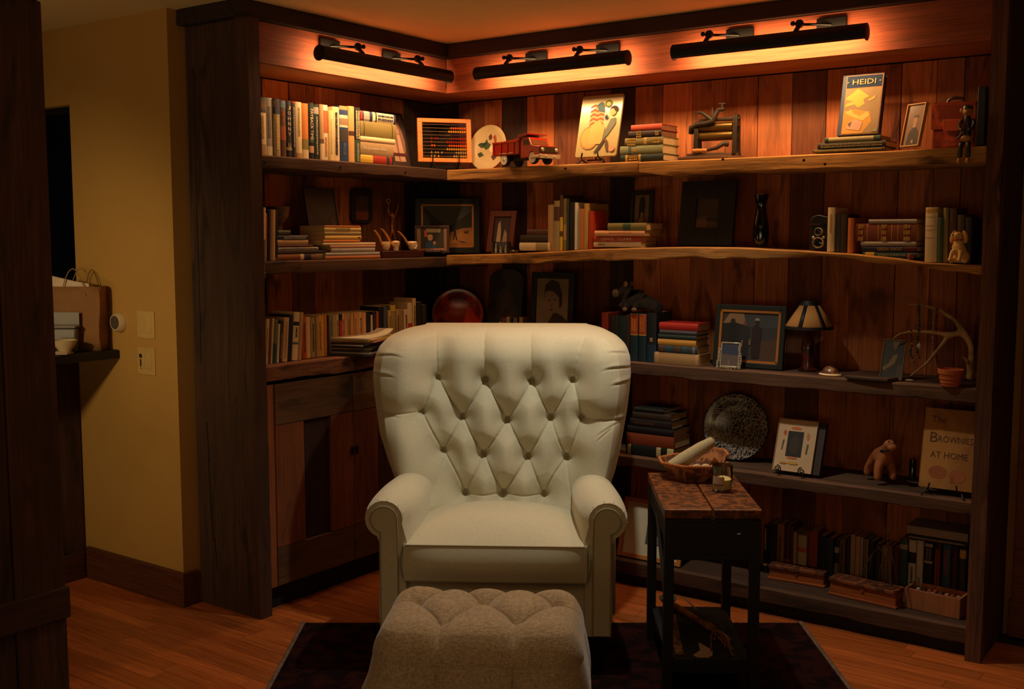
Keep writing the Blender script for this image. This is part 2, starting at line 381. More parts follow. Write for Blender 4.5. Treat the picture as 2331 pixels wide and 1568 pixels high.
# thermostat, switches
p = hit(275, 733, 1, YW)
t = thing('thermostat', 'round white wall thermostat left of the switch plates', 'thermostat', (p.x, YW, p.z))
b = MB(); b.lathe([(.044, 0), (.044, .008), (.040, .022), (.034, .030), (.030, .030)], 36, ax='y'); b.build('ring', mat('thermostat_white', (214, 190, 148), .4), t)
b = MB(); b.lathe([(.030, .026), (.029, .031), (.0, .033)], 36, ax='y'); b.build('dial_face', mat('thermostat_dial', (90, 80, 74), .3), t)
sw_m = mat('switch_plastic', (214, 176, 108), .45); sw_d = mat('switch_dark', (50, 44, 44), .5)
for (px, py), lab, tag_ in (((333.5, 739), 'upper two-gang white light switch plate on the ochre wall', 0), ((335, 822), 'lower two-gang wall plate with a dark button and sticker on its left half', 1)):
    p = hit(px, py, 1, YW); t = thing('switch_plate', lab, 'switch', (p.x, YW, p.z), 0, None)
    b = MB(); b.box(-.058, .058, -.006, 0, -.058, .058); b.build('plate', sw_m, t, smooth=False, bev=.003)
    for x in (-.023, .023):
        b = MB(); b.prism([(-.0165, -.033), (.0165, -.033), (.0165, .033), (-.0165, .033)], -.0085, -.005); b.M = None
        b.build('rocker', sw_m, t, smooth=False, bev=.0015, loc=(x, 0, 0))
    if tag_:
        b = MB(); b.lathe([(.009, 0), (.009, .003), (0, .004)], 16, ax='y', c=(-.03, -.0085, .022)); b.build('button', sw_d, t)
        b = MB(); b.box(-.037, -.028, -.0095, -.0085, -.022, .008); b.box(-.034, -.031, -.0095, -.0085, -.034, -.026); b.build('sticker', sw_d, t, smooth=False)

# ------------------------------------------------------------------ the built-in bookcase
D_ = .32
def plankrow(parent, xs, y, z0, z1, mats, axis):
    for i in range(len(xs)-1):
        a, c_ = xs[i], xs[i+1]; g = .002+.002*random.random(); d = random.uniform(0, .006)
        b = MB()
        if axis == 'x': b.box(0, c_-a-g, -.018-d, 0, 0, z1-z0); loc = (a, y, z0)
        else: b.box(0, .018+d, 0, c_-a-g, 0, z1-z0); loc = (y, a, z0)
        b.build('plank', M_plankz[mats[i % len(mats)]], parent, smooth=False, loc=loc, bev=.0015)
def xr(px, py=300): return hit(px, py, 1, D_-.02).x
rb = thing('bookcase', 'rustic barn-wood bookcase filling the right wall, five thick shelves', 'bookcase', (0, 0, 0))
b = MB(); b.box(.002, 2.49, .32, .343, 0, CEIL-.002); b.build('backing', M_sub, rb, smooth=False)
xs = [.002] + [xr(p) for p in (1085, 1143, 1200, 1262, 1330, 1392, 1445, 1508, 1576, 1652, 1725, 1803, 1880, 1945, 2049, 2130, 2193)] + [2.44]
plankrow(rb, xs, D_, 0, 2.21, [1, 0, 3, 0, 1, 1, 3, 2, 2, 2, 0, 2, 1, 0, 0, 2, 0], 'x')
lb = thing('bookcase', 'shorter barn-wood bookcase on the left wall above the two-door cabinet', 'bookcase', (0, 0, 0))
b = MB(); b.box(-.343, -.32, -1.2, .34, 0, CEIL-.002); b.build('backing', M_sub, lb, smooth=False)
def yl(px, py=240): return hit(px, py, 0, -D_+.02).y
b = MB(); b.box(-.32, 0, .32, .343, 0, CEIL-.002); b.build('backing', M_sub, lb, smooth=False)
plankrow(lb, [-.32, -.16, 0], D_, 0, 2.21, [3, 1], 'x')
ys = [-1.24] + [yl(p) for p in (598, 658, 710, 767, 822, 868, 920, 960)] + [.30]
plankrow(lb, ys, -D_, 1.02, 2.21, [3, 0, 1, 0, 0, 1, 1, 3, 3], 'y')
def interp(pts, x):
    if x <= pts[0][0]: return pts[0][1]
    for (a, c_), (d, e) in zip(pts, pts[1:]):
        if x <= d: return c_+(e-c_)*(x-a)/(d-a)
    return pts[-1][1]
def slab(name, parent, axis, u0, u1, back, top, bot, m, fr=None, amp=.004, seed=0, step=.03, wob=None):
    """rough sawn shelf slab: u along wall, back = depth behind the face, top/bot = functions of u"""
    r_ = np.random.RandomState(seed); n = max(3, int((u1-u0)/step)); us = np.linspace(u0, u1, n+1)
    def sm(a): return np.convolve(np.pad(a, 2, 'edge'), [.1, .2, .4, .2, .1], 'valid')
    nf = sm(r_.uniform(-1, 1, n+1))*amp; nb = sm(r_.uniform(-1, 1, n+1))*amp*1.6; nt = sm(r_.uniform(-1, 1, n+1))*amp*.35
    secs = []
    for i, u in enumerate(us):
        T, B = top(u)-.0006+min(nt[i], 0), bot(u)+nb[i]; f_ = (fr(u) if fr else 0)+nf[i]
        secs.append([(u, -back, T), (u, f_-.006, T), (u, f_, T-.005), (u, f_+nf[i]*.5, (T+B)/2), (u, f_-.002, B+.004), (u, f_-.008, B), (u, -back, B)])
    P = np.array(secs)
    if axis == 'x': Q = np.stack([P[..., 0], -P[..., 1], P[..., 2]], -1)
    else: Q = np.stack([P[..., 1], P[..., 0], P[..., 2]], -1)
    b = MB(); Q2 = np.concatenate([Q, Q[:, :1]], 1); b.grid(Q2)
    b.add(Q[0].tolist(), [tuple(range(7))]); b.add(Q[-1].tolist(), [tuple(range(6, -1, -1))])
    return b.build(name, m, parent, fix=True)
UR = 2.437
S1, L2Z, CZ, S3, S4, S5 = 1.856, 1.440, 1.020, .997, .584, .115
def zt(px, py): p = hit(px, py, 1, 0); return (p.x, p.z)
s2t = [zt(*p) for p in ((1015, 580), (1160, 577), (1374, 565.5), (1520, 561.5), (1640, 562), (1700, 563), (1844, 571), (1933, 576), (2050, 588), (2105, 597), (2218, 602))]
s2b = [zt(*p) for p in ((1015, 604), (1160, 602), (1340, 592), (1460, 590), (1560, 585), (1640, 587), (1750, 590), (1850, 582), (1933, 589), (2000, 600), (2105, 609), (2218, 627))]
s1b = [zt(*p) for p in ((1015, 411), (1200, 408), (1280, 397), (1440, 394), (1512, 399), (1524, 393), (1700, 389), (1880, 383), (2225, 371))]
slab('shelf', rb, 'x', .002, 1.045, D_-.001, lambda u: S1, lambda u: interp(s1b, u), M_shelfx, seed=1)
slab('shelf', rb, 'x', 1.05, UR, D_-.001, lambda u: S1-.003+.001*math.sin(u*3), lambda u: interp(s1b, u), M_shelfx, lambda u: .006, seed=2)
slab('shelf', rb, 'x', .002, UR, D_-.001, lambda u: interp(s2t, u), lambda u: interp(s2b, u), M_shelfx, lambda u: .006, amp=.006, seed=3)
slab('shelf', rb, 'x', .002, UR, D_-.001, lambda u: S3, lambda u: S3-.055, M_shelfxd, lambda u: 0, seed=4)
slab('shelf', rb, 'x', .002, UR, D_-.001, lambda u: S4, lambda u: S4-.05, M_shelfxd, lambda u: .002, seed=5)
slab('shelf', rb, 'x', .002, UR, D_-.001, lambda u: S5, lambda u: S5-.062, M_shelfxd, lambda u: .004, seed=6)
b = MB(); b.box(0.005, UR, .03, .06, 0, .06); b.build('toe_board', mat('toe_dark', (34, 20, 14), .8, kind='wood', axis=0), rb, smooth=False)
slab('shelf', lb, 'y', -1.185, .0, D_-.001, lambda u: S1+.003, lambda u: S1-.048, M_shelfy, lambda u: 0, seed=7, amp=.003)
slab('shelf', lb, 'y', -1.185, .0, D_-.001, lambda u: L2Z, lambda u: L2Z-.052, M_shelfy, lambda u: 0, seed=8, amp=.003)
for (py_, z_, ) in ((-.3, 1.83), (-.72, 1.832), (-1.14, 1.83)):
    b = MB(); b.lathe([(.006, 0), (.005, .003), (0, .0035)], 8, ax='x', c=(.0015, py_, z_)); b.build('nail', M_bronze, lb)
for (px_, py_) in ((1648, 363), (1832, 365), (1290, 384), (1880, 374)):
    p = hit(px_, py_, 1, 0); b = MB(); b.lathe([(.006, 0), (.004, .004), (0, .004)], 8, ax='y', c=(p.x, -.0105, p.z)); b.build('nail', M_bronze, rb)
# corner floor of shelves (filler behind the mitre)
for z, d in ((S1, .05), (L2Z, .05), (CZ-.0005, .07)):
    b = MB(); b.box(-.30, .0005, .001, .30, z-d, z-.0008); b.build('shelf', M_shelfy, lb, smooth=False)
# valances, soffits, crowns
b = MB(); b.box(.001, 2.436, 0, .022, 2.215, 2.374); b.build('valance', M_valx, rb, smooth=False, bev=.002)
b = MB(); b.box(-.022, .0, -1.176, -.001, 2.215, 2.374); b.build('valance', M_valy, lb, smooth=False, bev=.002)
b = MB(); b.box(.001, 2.436, .022, .30, 2.215, 2.235); b.build('soffit', mat('soffit_wood', (190, 112, 62), .7, kind='wood', axis=0), rb, smooth=False)
b = MB(); b.box(-.30, -.022, -1.176, 0, 2.215, 2.235); b.box(-.30, 0, 0, .30, 2.215, 2.235); b.build('soffit', mat('soffit_wood_y', (190, 112, 62), .7, kind='wood', axis=1), lb, smooth=False)
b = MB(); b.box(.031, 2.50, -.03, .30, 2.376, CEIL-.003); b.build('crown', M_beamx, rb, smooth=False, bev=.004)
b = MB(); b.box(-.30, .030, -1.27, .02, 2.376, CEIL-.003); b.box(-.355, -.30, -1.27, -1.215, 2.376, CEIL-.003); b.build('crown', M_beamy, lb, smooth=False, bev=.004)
# end posts: thick rough timbers
def rough_post(name, parent, x0, x1, y0, y1, z0, z1, m, seed, amp=.006, split=False):
    r_ = np.random.RandomState(seed); n = 60; zs = np.linspace(z0, z1, n)
    def w(): return np.convolve(r_.uniform(-1, 1, n+6), np.ones(7)/7, 'valid')*amp
    base = [(x0, y0), ((x0+x1)/2, y0), (x1, y0), (x1, (y0+y1)/2), (x1, y1), ((x0+x1)/2, y1), (x0, y1), (x0, (y0+y1)/2)]
    cx_, cy_ = (x0+x1)/2, (y0+y1)/2; P = np.zeros((n, 9, 3))
    for j, (x, y) in enumerate(base):
        a = w(); dx, dy = (x-cx_), (y-cy_); l = math.hypot(dx, dy)
        P[:, j, 0] = x-np.abs(a)*dx/l; P[:, j, 1] = y-np.abs(a)*dy/l; P[:, j, 2] = zs
    P[:, 8] = P[:, 0]
    b = MB(); b.grid(P); b.add(P[0, :8].tolist(), [tuple(range(7, -1, -1))]); b.add(P[-1, :8].tolist(), [tuple(range(8))])
    return b.build(name, m, parent, fix=True)
rough_post('post', lb, -.045, .03, -1.238, -1.178, 0, 2.376, M_beam, 11)
M_side = mat('side_timber', (86, 54, 36), .85, kind='barn', axis=2, c2=(50, 34, 24), bump=.8)
b = MB(); b.box(0, .30, 0, .04, 0, 2.374); b.build('side_panel', M_side, lb, smooth=False, bev=.003, loc=(-.345, -1.236, 0))
b = MB()
for (px, y0_, y1_) in ((470, 960, 1050), (474, 1045, 1140), (479, 1135, 1230), (489, 1225, 1300)):
    pa = hit(px, y0_, 1, -1.237); pc = hit(px+6, y1_, 1, -1.237); b.prism([(pa.x-.001, pa.z), (pa.x+.003, pa.z), (pc.x+.003, pc.z), (pc.x-.001, pc.z)], -1.2375, -1.2355)
b.build('crack', mat('crack_black', (8, 5, 3), .9), lb, smooth=False)
rough_post('post', rb, 2.437, 2.492, -.032, .028, 0, 2.376, mat('post_right', (120, 72, 42), .85, kind='barn', axis=2, c2=(48, 30, 20), bump=.9), 12)
b = MB(); b.box(0, .05, 0, .29, 0, 2.374); b.build('side_panel', M_side, rb, smooth=False, bev=.003, loc=(2.44, .028, 0))
# ------------------------------------------------------------------ cabinet under the left shelves and its counter
cb = thing('cabinet', 'two-door barn-wood base cabinet under the left shelves, dark recessed toe kick', 'cabinet', (0, 0, 0))
cw = [mat('cab_a', (150, 84, 44), .7, kind='barn', axis=2, c2=(112, 58, 30), bump=.4), mat('cab_b', (118, 80, 46), .7, kind='barn', axis=1, c2=(90, 58, 34), bump=.4),
      mat('cab_c', (78, 40, 26), .75, kind='barn', axis=2, c2=(52, 26, 18), bump=.4), mat('cab_d', (176, 100, 50), .7, kind='barn', axis=2, c2=(140, 74, 36), bump=.4)]
b = MB(); b.box(-.30, -.04, -1.172, -.004, .001, .942); b.build('carcass', mat('toe_dark'), cb, smooth=False)
b = MB(); b.box(0, .02, 0, .081, .0, .842); b.build('stile', cw[3], cb, smooth=False, bev=.002, loc=(-.025, -1.172, .098))
d0 = hit(629, 1100, 0, 0).y; d1 = hit(806, 1100, 0, 0).y; dw = d1-d0
for i, y0 in enumerate((d0, d1)):
    w_ = dw-.004; z0, z1 = .102, .94
    b = MB(); b.box(-.022, -.012, .07, w_-.07, z0+.05, z1-.05)
    dr = b.build('door', cw[2], cb, smooth=False, loc=(0, y0, 0))
    s1 = w_*.35; s2 = w_*.30
    for (nm, bx, mm) in (('left_stile', (-.022, .002, 0, s1, z0+.16, z1-.17), cw[0]), ('right_stile', (-.022, .003, w_-s2, w_, z0+.16, z1-.17), cw[3]),
                         ('top_rail', (-.022, .003, 0, w_, z1-.168, z1), cw[1]), ('bottom_rail', (-.022, .002, 0, w_, z0, z0+.158), cw[1])):
        b = MB(); b.box(*bx); b.build(nm, mm, dr, smooth=False, bev=.002)
    b = MB(); b.ball((.008, (w_-.012) if i == 0 else .012, .60), (.007, .008, .022), 10); b.build('pull', M_bronze, dr)
b = MB(); b.box(-.06, .012, -1.175, .0, .0, .001)
slab('cabinet_counter', None, 'y', -1.176, -.0005, D_-.022, lambda u: CZ, lambda u: CZ-.066, mat('counter_bark', (150, 92, 56), .85, kind='barn', axis=1, c2=(78, 46, 30), bump=1.0, scale=1.6), lambda u: .012, amp=.006, seed=9)
o = bpy.data.objects['cabinet_counter']; o['label'] = 'thick rough-edged wooden counter slab on top of the two-door cabinet'; o['category'] = 'countertop'
# ------------------------------------------------------------------ picture lights
def picture_light(axis, u0, u1, label, plates, z=2.272, f=.10):
    rot = 0 if axis == 'x' else R(90)
    loc = ((u0+u1)/2, -f, z) if axis == 'x' else (f, (u0+u1)/2, z)
    t = thing('picture_light', label, 'picture light', loc, rot, None); H = (u1-u0)/2; rad = .031
    # shade: cylinder open below (270 degrees)
    n = 22; P = []
    for x in (-H, H):
        P.append([(x, rad*math.sin(a), rad*math.cos(a)) for a in np.linspace(-R(150), R(50), n)])
    for x in (H, -H):
        P.append([(x, (rad-.002)*math.sin(a), (rad-.002)*math.cos(a)) for a in np.linspace(-R(150), R(50), n)])
    P.append(P[0]); b = MB(); b.grid(np.array(P)); b.build('shade', M_bronze, t, fix=True)
    for x in (-H, H):
        b = MB(); b.lathe([(rad-.002, -.0015), (rad+.0005, -.001), (rad+.0005, .002), (rad*.6, .005*(1 if x > 0 else 1)), (0, .006)], 24, c=(x, 0, 0), ax='x'); b.build('end_cap', M_bronze, t)
    b = MB(); b.tube([(-H+.02, -.008, .008), (H-.02, -.008, .008)], .007, 12); b.build('bulb', mat('warm_bulb', (255, 170, 80), kind='emit', scale=1.6), t)
    for x in plates:
        s = -1 if axis == 'x' else 1; q = hit(*x, 1 if axis == 'x' else 0, 0); x = (q.x if axis == 'x' else q.y)-(u0+u1)/2
        b = MB(); b.box(x-.058, x+.058, f-.014, f-.0005, .030, .084); pl = b.build('mounting_plate', M_bronze, t, smooth=False, bev=.004)
        b = MB(); b.tube([(x, f-.012, .055), (x+s*.04, f-.03, .058), (x+s*.095, f*.30, .058)], .0055, 8)
        b.ball((x+s*.100, f*.25, .060), .017, 12); b.tube([(x+s*.10, f*.25, .055), (x+s*.105, 0.0, .028)], .009, 8); b.ball((x+s*.122, f*.15, .062), .010, 8)
        b.build('arm', M_bronze, t)
    a = 'AREA'
    L0 = (loc[0], loc[1]+.008, z-.008) if axis == 'x' else (loc[0]-.008, loc[1], z-.008)
    tgt = (L0[0], L0[1]+.05, z-.2) if axis == 'x' else (L0[0]-.05, L0[1], z-.2)
    light('picture_lamp_glow', a, L0, 4.9, LAMP, size=(2*H-.06, .03), aim=tgt, along=(1, 0, 0) if axis == 'x' else (0, 1, 0))
    t2 = (L0[0], L0[1]+.2, z+.03) if axis == 'x' else (L0[0]-.2, L0[1], z+.03)
    light('picture_lamp_backglow', a, (L0[0], L0[1], z+.004), 4.2, LAMP, size=(2*H-.06, .02), aim=t2, along=(1, 0, 0) if axis == 'x' else (0, 1, 0))
    return t
picture_light('y', -.93, -.105, 'bronze picture light on the left wall valance, nearest the left post', ((747, 105), (888, 131)))
picture_light('x', .262, 1.046, 'middle bronze picture light on the valance, just right of the corner', ((1223, 133), (1386, 115)))
picture_light('x', 1.258, 2.03, 'rightmost bronze picture light, above the upright storybook', ((1686, 78), (1895, 58)))
# ------------------------------------------------------------------ armchair and ottoman
M_fab = mat('cream_linen', (204, 198, 172), .9, kind='fabric', c2=(192, 186, 160), bump=.15, scale=1)
M_fabo = mat('taupe_linen', (172, 144, 106), .92, kind='fabric', c2=(130, 106, 76), bump=.4, scale=.7)
M_pipe = mat('cream_piping', (160, 150, 124), .9, kind='fabric', c2=(160, 148, 116), scale=.6)
M_seamd = mat('seam_thread', (96, 84, 60), .9)
CA = YAW - R(2.5)
cr = Vector((math.cos(CA), math.sin(CA), 0)); cb_ = Vector((-math.sin(CA), math.cos(CA), 0))   # chair right / chair back (local x / y)
def flat(d, lat): p = CAM + fh*d + rt*lat; return Vector((p.x, p.y, 0))
CO = flat(4.05, -.045)
ch = thing('armchair', 'cream button-tufted armchair with rolled arms and wide wing back, centre of the room', 'armchair', CO, CA)
def loc_at(px, py, yl):
    """chair-local (x,z) of a photo pixel on the local plane y = yl"""
    r = ray(px, py); d = CAM - CO - cb_*yl; t = -(d.dot(cb_))/r.dot(cb_); p = CAM + r*t - CO
    return p.dot(cr), p.z
# --- tufted back
YB0, YB1 = .10, .30             # front of back surface at seat level / at top
def yfront(z): return YB0+(YB1-YB0)*(z-.45)/.72
def pt(px, py, off=0):
    x, z = loc_at(px, py, .2)
    for _ in range(3): x, z = loc_at(px, py, yfront(z)+off)
    return x, z
outl = [(955, 748.3), (936, 750.8), (915, 754.5), (880, 768), (861, 789), (852, 816), (849, 850), (852, 892), (857, 934), (863, 980), (873, 1011), (882, 1041), (894, 1072), (903, 1100), (915, 1160), (922, 1230)]
outr = [(1340, 748.3), (1357, 750.6), (1374, 754.5), (1408, 770), (1428, 789), (1436, 812), (1438, 854), (1434, 892), (1429, 934), (1421, 980), (1413, 1026), (1402, 1072), (1395, 1092), (1388, 1120), (1376, 1160), (1366, 1230)]
OL = [pt(a, b_, .06) for a, b_ in outl][::-1]; OR = [pt(a, b_, .06) for a, b_ in outr][::-1]
ZT = pt(1148, 747.5, .06)[1]+.001
def half(tab, z): return interp([(q[1], q[0]) for q in tab], z)
B1 = [(996, 859), (1105, 865), (1211, 868), (1305, 863)]
B2 = [(962, 935), (1052, 950), (1155, 957), (1254, 952), (1325, 947)]
B3 = [(1008, 1027), (1101, 1034), (1202, 1040), (1291, 1041)]
B4 = [(1059, 1124), (1146, 1123), (1239, 1127)]
BT = [(990, 750), (1103, 750), (1208, 750), (1336, 750)]
BB = [(1062, 1190), (1145, 1190), (1237, 1190)]
q1, q2, q3, q4, qt, qb = [[pt(*p, .02) for p in L_] for L_ in (B1, B2, B3, B4, BT, BB)]
segs = []
def seg(a, c, d=1.0, bow=0):
    if bow:
        m_ = ((a[0]+c[0])/2+bow, (a[1]+c[1])/2); prev = a
        for k in range(1, 7):
            t_ = k/6; p = ((1-t_)**2*a[0]+2*t_*(1-t_)*m_[0]+t_*t_*c[0], (1-t_)**2*a[1]+2*t_*(1-t_)*m_[1]+t_*t_*c[1]); segs.append((prev, p, d)); prev = p
    else: segs.append((a, c, d))
for i in range(4):
    seg(qt[i], q1[i], .62, (.01, 0, 0, -.012)[i]); seg(q1[i], q2[i], 1); seg(q1[i], q2[i+1], 1)
for i in range(4): seg(q2[i], q3[i], 1, -.012 if i == 3 else 0.004*(i == 0)); seg(q2[i+1], q3[i], 1)
for i in range(3): seg(q3[i], q4[i], 1, (.022, 0, 0)[i]); seg(q3[i+1], q4[i], 1, (0, 0, -.022)[i])
seg(q2[0], q3[0], .5); 
for i in range(3): seg(q4[i], qb[i], .6)
seg(q2[0], pt(880, 930, .02), .55); seg(q2[4], pt(1392, 943, .02), .5)
seg(q3[0], pt(984, 1112, .02), .5, .01); seg(q3[3], pt(1306, 1150, .02), .45, -.01)
seg(q4[0], q4[1], .6); seg(q4[1], q4[2], .6)
btn = q1+q2+q3+q4
NX, NZ = 430, 360
tt = np.linspace(-1, 1, NX); ss = np.linspace(0, 1, NZ)
Z0 = .36
zrow = Z0+(ZT-Z0)*np.where(ss < .7, ss*1.0/.85, 0)
sr = .72; zr = Z0+(ZT-Z0)*.84
zrow = np.where(ss < sr, Z0+(zr-Z0)*ss/sr, zr+(ZT-zr)*np.sin(PI/2*np.clip((ss-sr)/(1-sr), 0, 1)))
Xn = np.sign(tt)*np.abs(np.sin(tt*PI/2))**.92; Cn = np.cos(tt*PI/2)**.62
P = np.zeros((NZ, NX, 3))
xl = np.array([half(OL, z) for z in zrow]); xr_ = np.array([half(OR, z) for z in zrow])
def smo(a): return np.convolve(np.pad(a, 9, 'edge'), np.hanning(21)[1:-1]/np.hanning(21).sum(), 'valid')
xl, xr_ = smo(xl), smo(xr_)
xc = (xl+xr_)/2; hw = (xr_-xl)/2
X = xc[:, None]+hw[:, None]*Xn[None, :]; Z = np.repeat(zrow[:, None], NX, 1)
def sstep(a, b_, x): t_ = np.clip((x-a)/(b_-a), 0, 1); return t_*t_*(3-2*t_)
aX = np.abs(X-xc[:, None])
wing = sstep(.20, .40, aX)
wing = wing*(.085+.03*sstep(.6, 1.0, Z))
Dside, Dtop = .17, .15
topc = np.clip((Z-(ZT-.12))/.12, 0, 1); ctop = np.sqrt(np.clip(1-topc**2, 0, 1))
yb = YB0+(YB1-YB0)*(Z-.45)/.72
# pillow relief
ds = np.full(X.shape, 9.); dw_ = np.full(X.shape, 9.)
crease = np.zeros(X.shape)
puff = np.ones(X.shape)
for (a, c, wgt) in segs:
    ax, az = a; bx, bz = c; L2 = (bx-ax)**2+(bz-az)**2+1e-9
    t_ = np.clip(((X-ax)*(bx-ax)+(Z-az)*(bz-az))/L2, 0, 1)
    d = np.hypot(X-ax-t_*(bx-ax), Z-az-t_*(bz-az))
    puff = puff*(1-wgt*np.exp(-(d/.036)**1.25)); crease = np.maximum(crease, wgt*np.exp(-(d/.0036)**2))
dim = np.zeros(X.shape)
for (bx, bz) in btn:
    d = np.hypot(X-bx, (Z-bz)); dim = np.maximum(dim, 0.66*np.exp(-(d/.042)**1.3)+.5*np.exp(-(d/.013)**2))
# gathers on the wings
ga = np.zeros(X.shape)
for (px, py, ln, sl, sgn) in ((880, 800, .075, .22, 1), (872, 842, .06, .1, 1), (880, 931, .06, .02, 1), (1418, 797, .06, -.30, 1), (1412, 827, .065, -.12, 1), (1422, 861, .05, -.06, 1), (1395, 944, .05, 0, 1), (1380, 962, .06, .55, .6), (1372, 975, .05, .8, .5)):
    gx, gz = pt(px, py, .03); u = (X-gx)+(Z-gz)*sl; v = (Z-gz)-(X-gx)*sl+ (X-gx)**2*3*(1 if gx > 0 else 1)
    ga += sgn*np.exp(-(u/ln)**4)*(np.exp(-((v-.006)/.010)**2)-1.3*np.exp(-((v+.003)/.005)**2))
relief = .060*puff - .008*crease - .060*dim
fade = np.clip(Cn[None, :]*1.6, 0, 1)*np.clip(ctop*1.5, 0, 1)
lowf = sstep(.36, .50, Z)
Y = yb+Dside*(1-Cn[None, :])+Dtop*(1-ctop)-wing*fade-relief*fade*lowf - ga*.0045*np.clip(Cn[None, :]*5, 0, 1)
P[..., 0] = X; P[..., 1] = Y; P[..., 2] = Z
b = MB(); b.grid(P)
yback = yb[:, 0]+Dside+.02
bk = np.zeros((NZ, 4, 3))
bk[:, 0] = P[:, -1]; bk[:, 3] = P[:, 0]
for k, f_ in ((1, .9), (2, -.9)): bk[:, k, 0] = xc+hw*f_; bk[:, k, 1] = np.maximum(yback, P[:, 0, 1])+.01; bk[:, k, 2] = zrow
b.grid(bk)
back = b.build('back', M_fab, ch)
for (bx, bz) in btn:
    k = np.argmin((X-bx)**2+(Z-bz)**2); y = Y.ravel()[k]
    b = MB(); b.lathe([(.0, -.0045), (.006, -.003), (.0105, .001), (.0105, .004), (0, .007)], 14, c=(0, 0, 0)); b.M = None
    o = b.build('button', M_fab, ch, loc=(bx, y-.006, bz)); o.rotation_euler = (R(80), 0, 0)
# --- arms
def arm(sg):
    N = 34; yf, ybk = -.325, .30; rows = []
    for j in range(16):
        t_ = j/15; y = yf+(ybk-yf)*t_; sh = -.052*t_**.8; r_ = .0785+.010*math.sin(PI*min(t_*1.3, 1))
        cx_, cz_ = .392+sh, .549-.006*t_; e = .012*(1-min(t_*8, 1))**2; r_ -= e
        ring = [(.318+sh*1.1, .135), (.316+sh*1.1, .30), (.312+sh*1.1, .47)]
        for k in range(15):
            a = R(195-k*(195+68)/14); ring.append((cx_+r_*math.cos(a), cz_+r_*math.sin(a)))
        ring += [(.408+sh*.4, .462), (.408+sh*.4, .35), (.412, .22), (.408, .135)]
        rows.append([(sg*x, y, z) for x, z in ring])
    b = MB(); A = np.array(rows); b.grid(A, flip=sg < 0)
    b.add(A[0].tolist(), [tuple(range(A.shape[1]))] if sg > 0 else [tuple(range(A.shape[1]))[::-1]]); b.add(A[-1].tolist(), [tuple(range(A.shape[1]))])
    am = b.build('arm', M_fab, ch, fix=True)
    # front scroll panel with piping and gathers
    ring = [(.343, .137), (.343, .47)]+[(.392+.047*math.cos(R(188-k*(188+75)/16)), .549+.047*math.sin(R(188-k*(188+75)/16))) for k in range(17)]+[(.405, .49), (.405, .137)]
    b = MB(); b.prism([(sg*x, z) for x, z in ring], -.331, -.32); b.build('front_panel', M_fab, am, bev=.003)
    b = MB(); b.tube([(sg*x, -.331, z) for x, z in ring], .0032, 6); b.build('piping', M_pipe, am)
    for k, a in enumerate((165, 130, 100, 66, 30, -8)):
        a = R(a+(k % 2)*6); b = MB(); c_, s_ = math.cos(a), math.sin(a)
        b.tube([(sg*(.392+r_*c_), -.3275+(r_-.05)*.5, .549+r_*s_) for r_ in (.052, .062, .0725)], [.0012, .0022, .0008], 6); b.build('pleat', M_pipe, am)
arm(-1); arm(1)
# outer side panels and base
b = MB(); b.box(-.345, .345, -.29, .34, .13, .315); b.build('base', M_fab, ch, bev=.015)
for s in (-1, 1):
    b = MB(); b.box(s*.40, s*.435, -.10, .36, .13, .46); b.build('side_panel', M_fab, ch, bev=.012)
    for y in (-.27, .33):
        b = MB(); b.lathe([(.016, 0), (.022, .03), (.026, .14)], 16, c=(s*.36, y, .008)); b.build('leg', mat('leg_dark', (30, 18, 12), .5), ch)
# --- seat cushion
NU, NV = 90, 70
U = np.linspace(-1, 1, NU); V = np.linspace(-1, 1, NV)
def cush(x0, x1, y0, y1, z0, z1, crown, r_, name, m, parent, piping=True, tufts=None):
    b = MB(); hx, hy = (x1-x0)/2, (y1-y0)/2; cx_, cy_ = (x0+x1)/2, (y0+y1)/2
    def se(t_, p): return np.sign(np.sin(t_))*np.abs(np.sin(t_))**p
    Ug, Vg = np.meshgrid(U, V); e = .985
    top = z1+crown*(1-np.abs(Ug)**2.4)*(1-np.clip(-Vg, 0, 1)**2.6)*(1-np.clip(Vg, 0, 1)**8)
    P_ = np.stack([cx_+hx*Ug, cy_+hy*Vg+0*Ug, top], -1); b.grid(P_)
    bot = z0-.008*(1-Ug**4)*(1-Vg**4); b.grid(np.stack([cx_+hx*Ug, cy_+hy*Vg, bot], -1), flip=True)
    n = 12; zz = np.linspace(0, 1, n); bul = .012*np.sin(PI*zz)
    for (ax_, sgn) in (('x', -1), ('x', 1), ('y', -1), ('y', 1)):
        k = NV if ax_ == 'x' else NU; T = V if ax_ == 'x' else U
        G = np.zeros((n, k, 3))
        for i in range(n):
            if ax_ == 'x': G[i, :, 0] = cx_+sgn*(hx+bul[i]); G[i, :, 1] = cy_+hy*T
            else: G[i, :, 0] = cx_+hx*T; G[i, :, 1] = cy_+sgn*(hy+bul[i]*1.3*(1-T**6))
            G[i, :, 2] = z0+(z1-z0)*zz[i]
        b.grid(G, flip=(sgn < 0) == (ax_ == 'x'))
    o = b.build(name, m, parent, fix=True)
    if piping:
        for z in (z1, z0):
            b = MB(); b.tube([(x0, y1, z), (x0, y0+.012, z), (x0+.012, y0, z), (x1-.012, y0, z), (x1, y0+.012, z), (x1, y1, z)], .0035, 6); b.build('piping', M_pipe, o)
    return o
cush(-.322, .322, -.345, .16, .335, .462, .060, .02, 'seat_cushion', M_fab, ch)

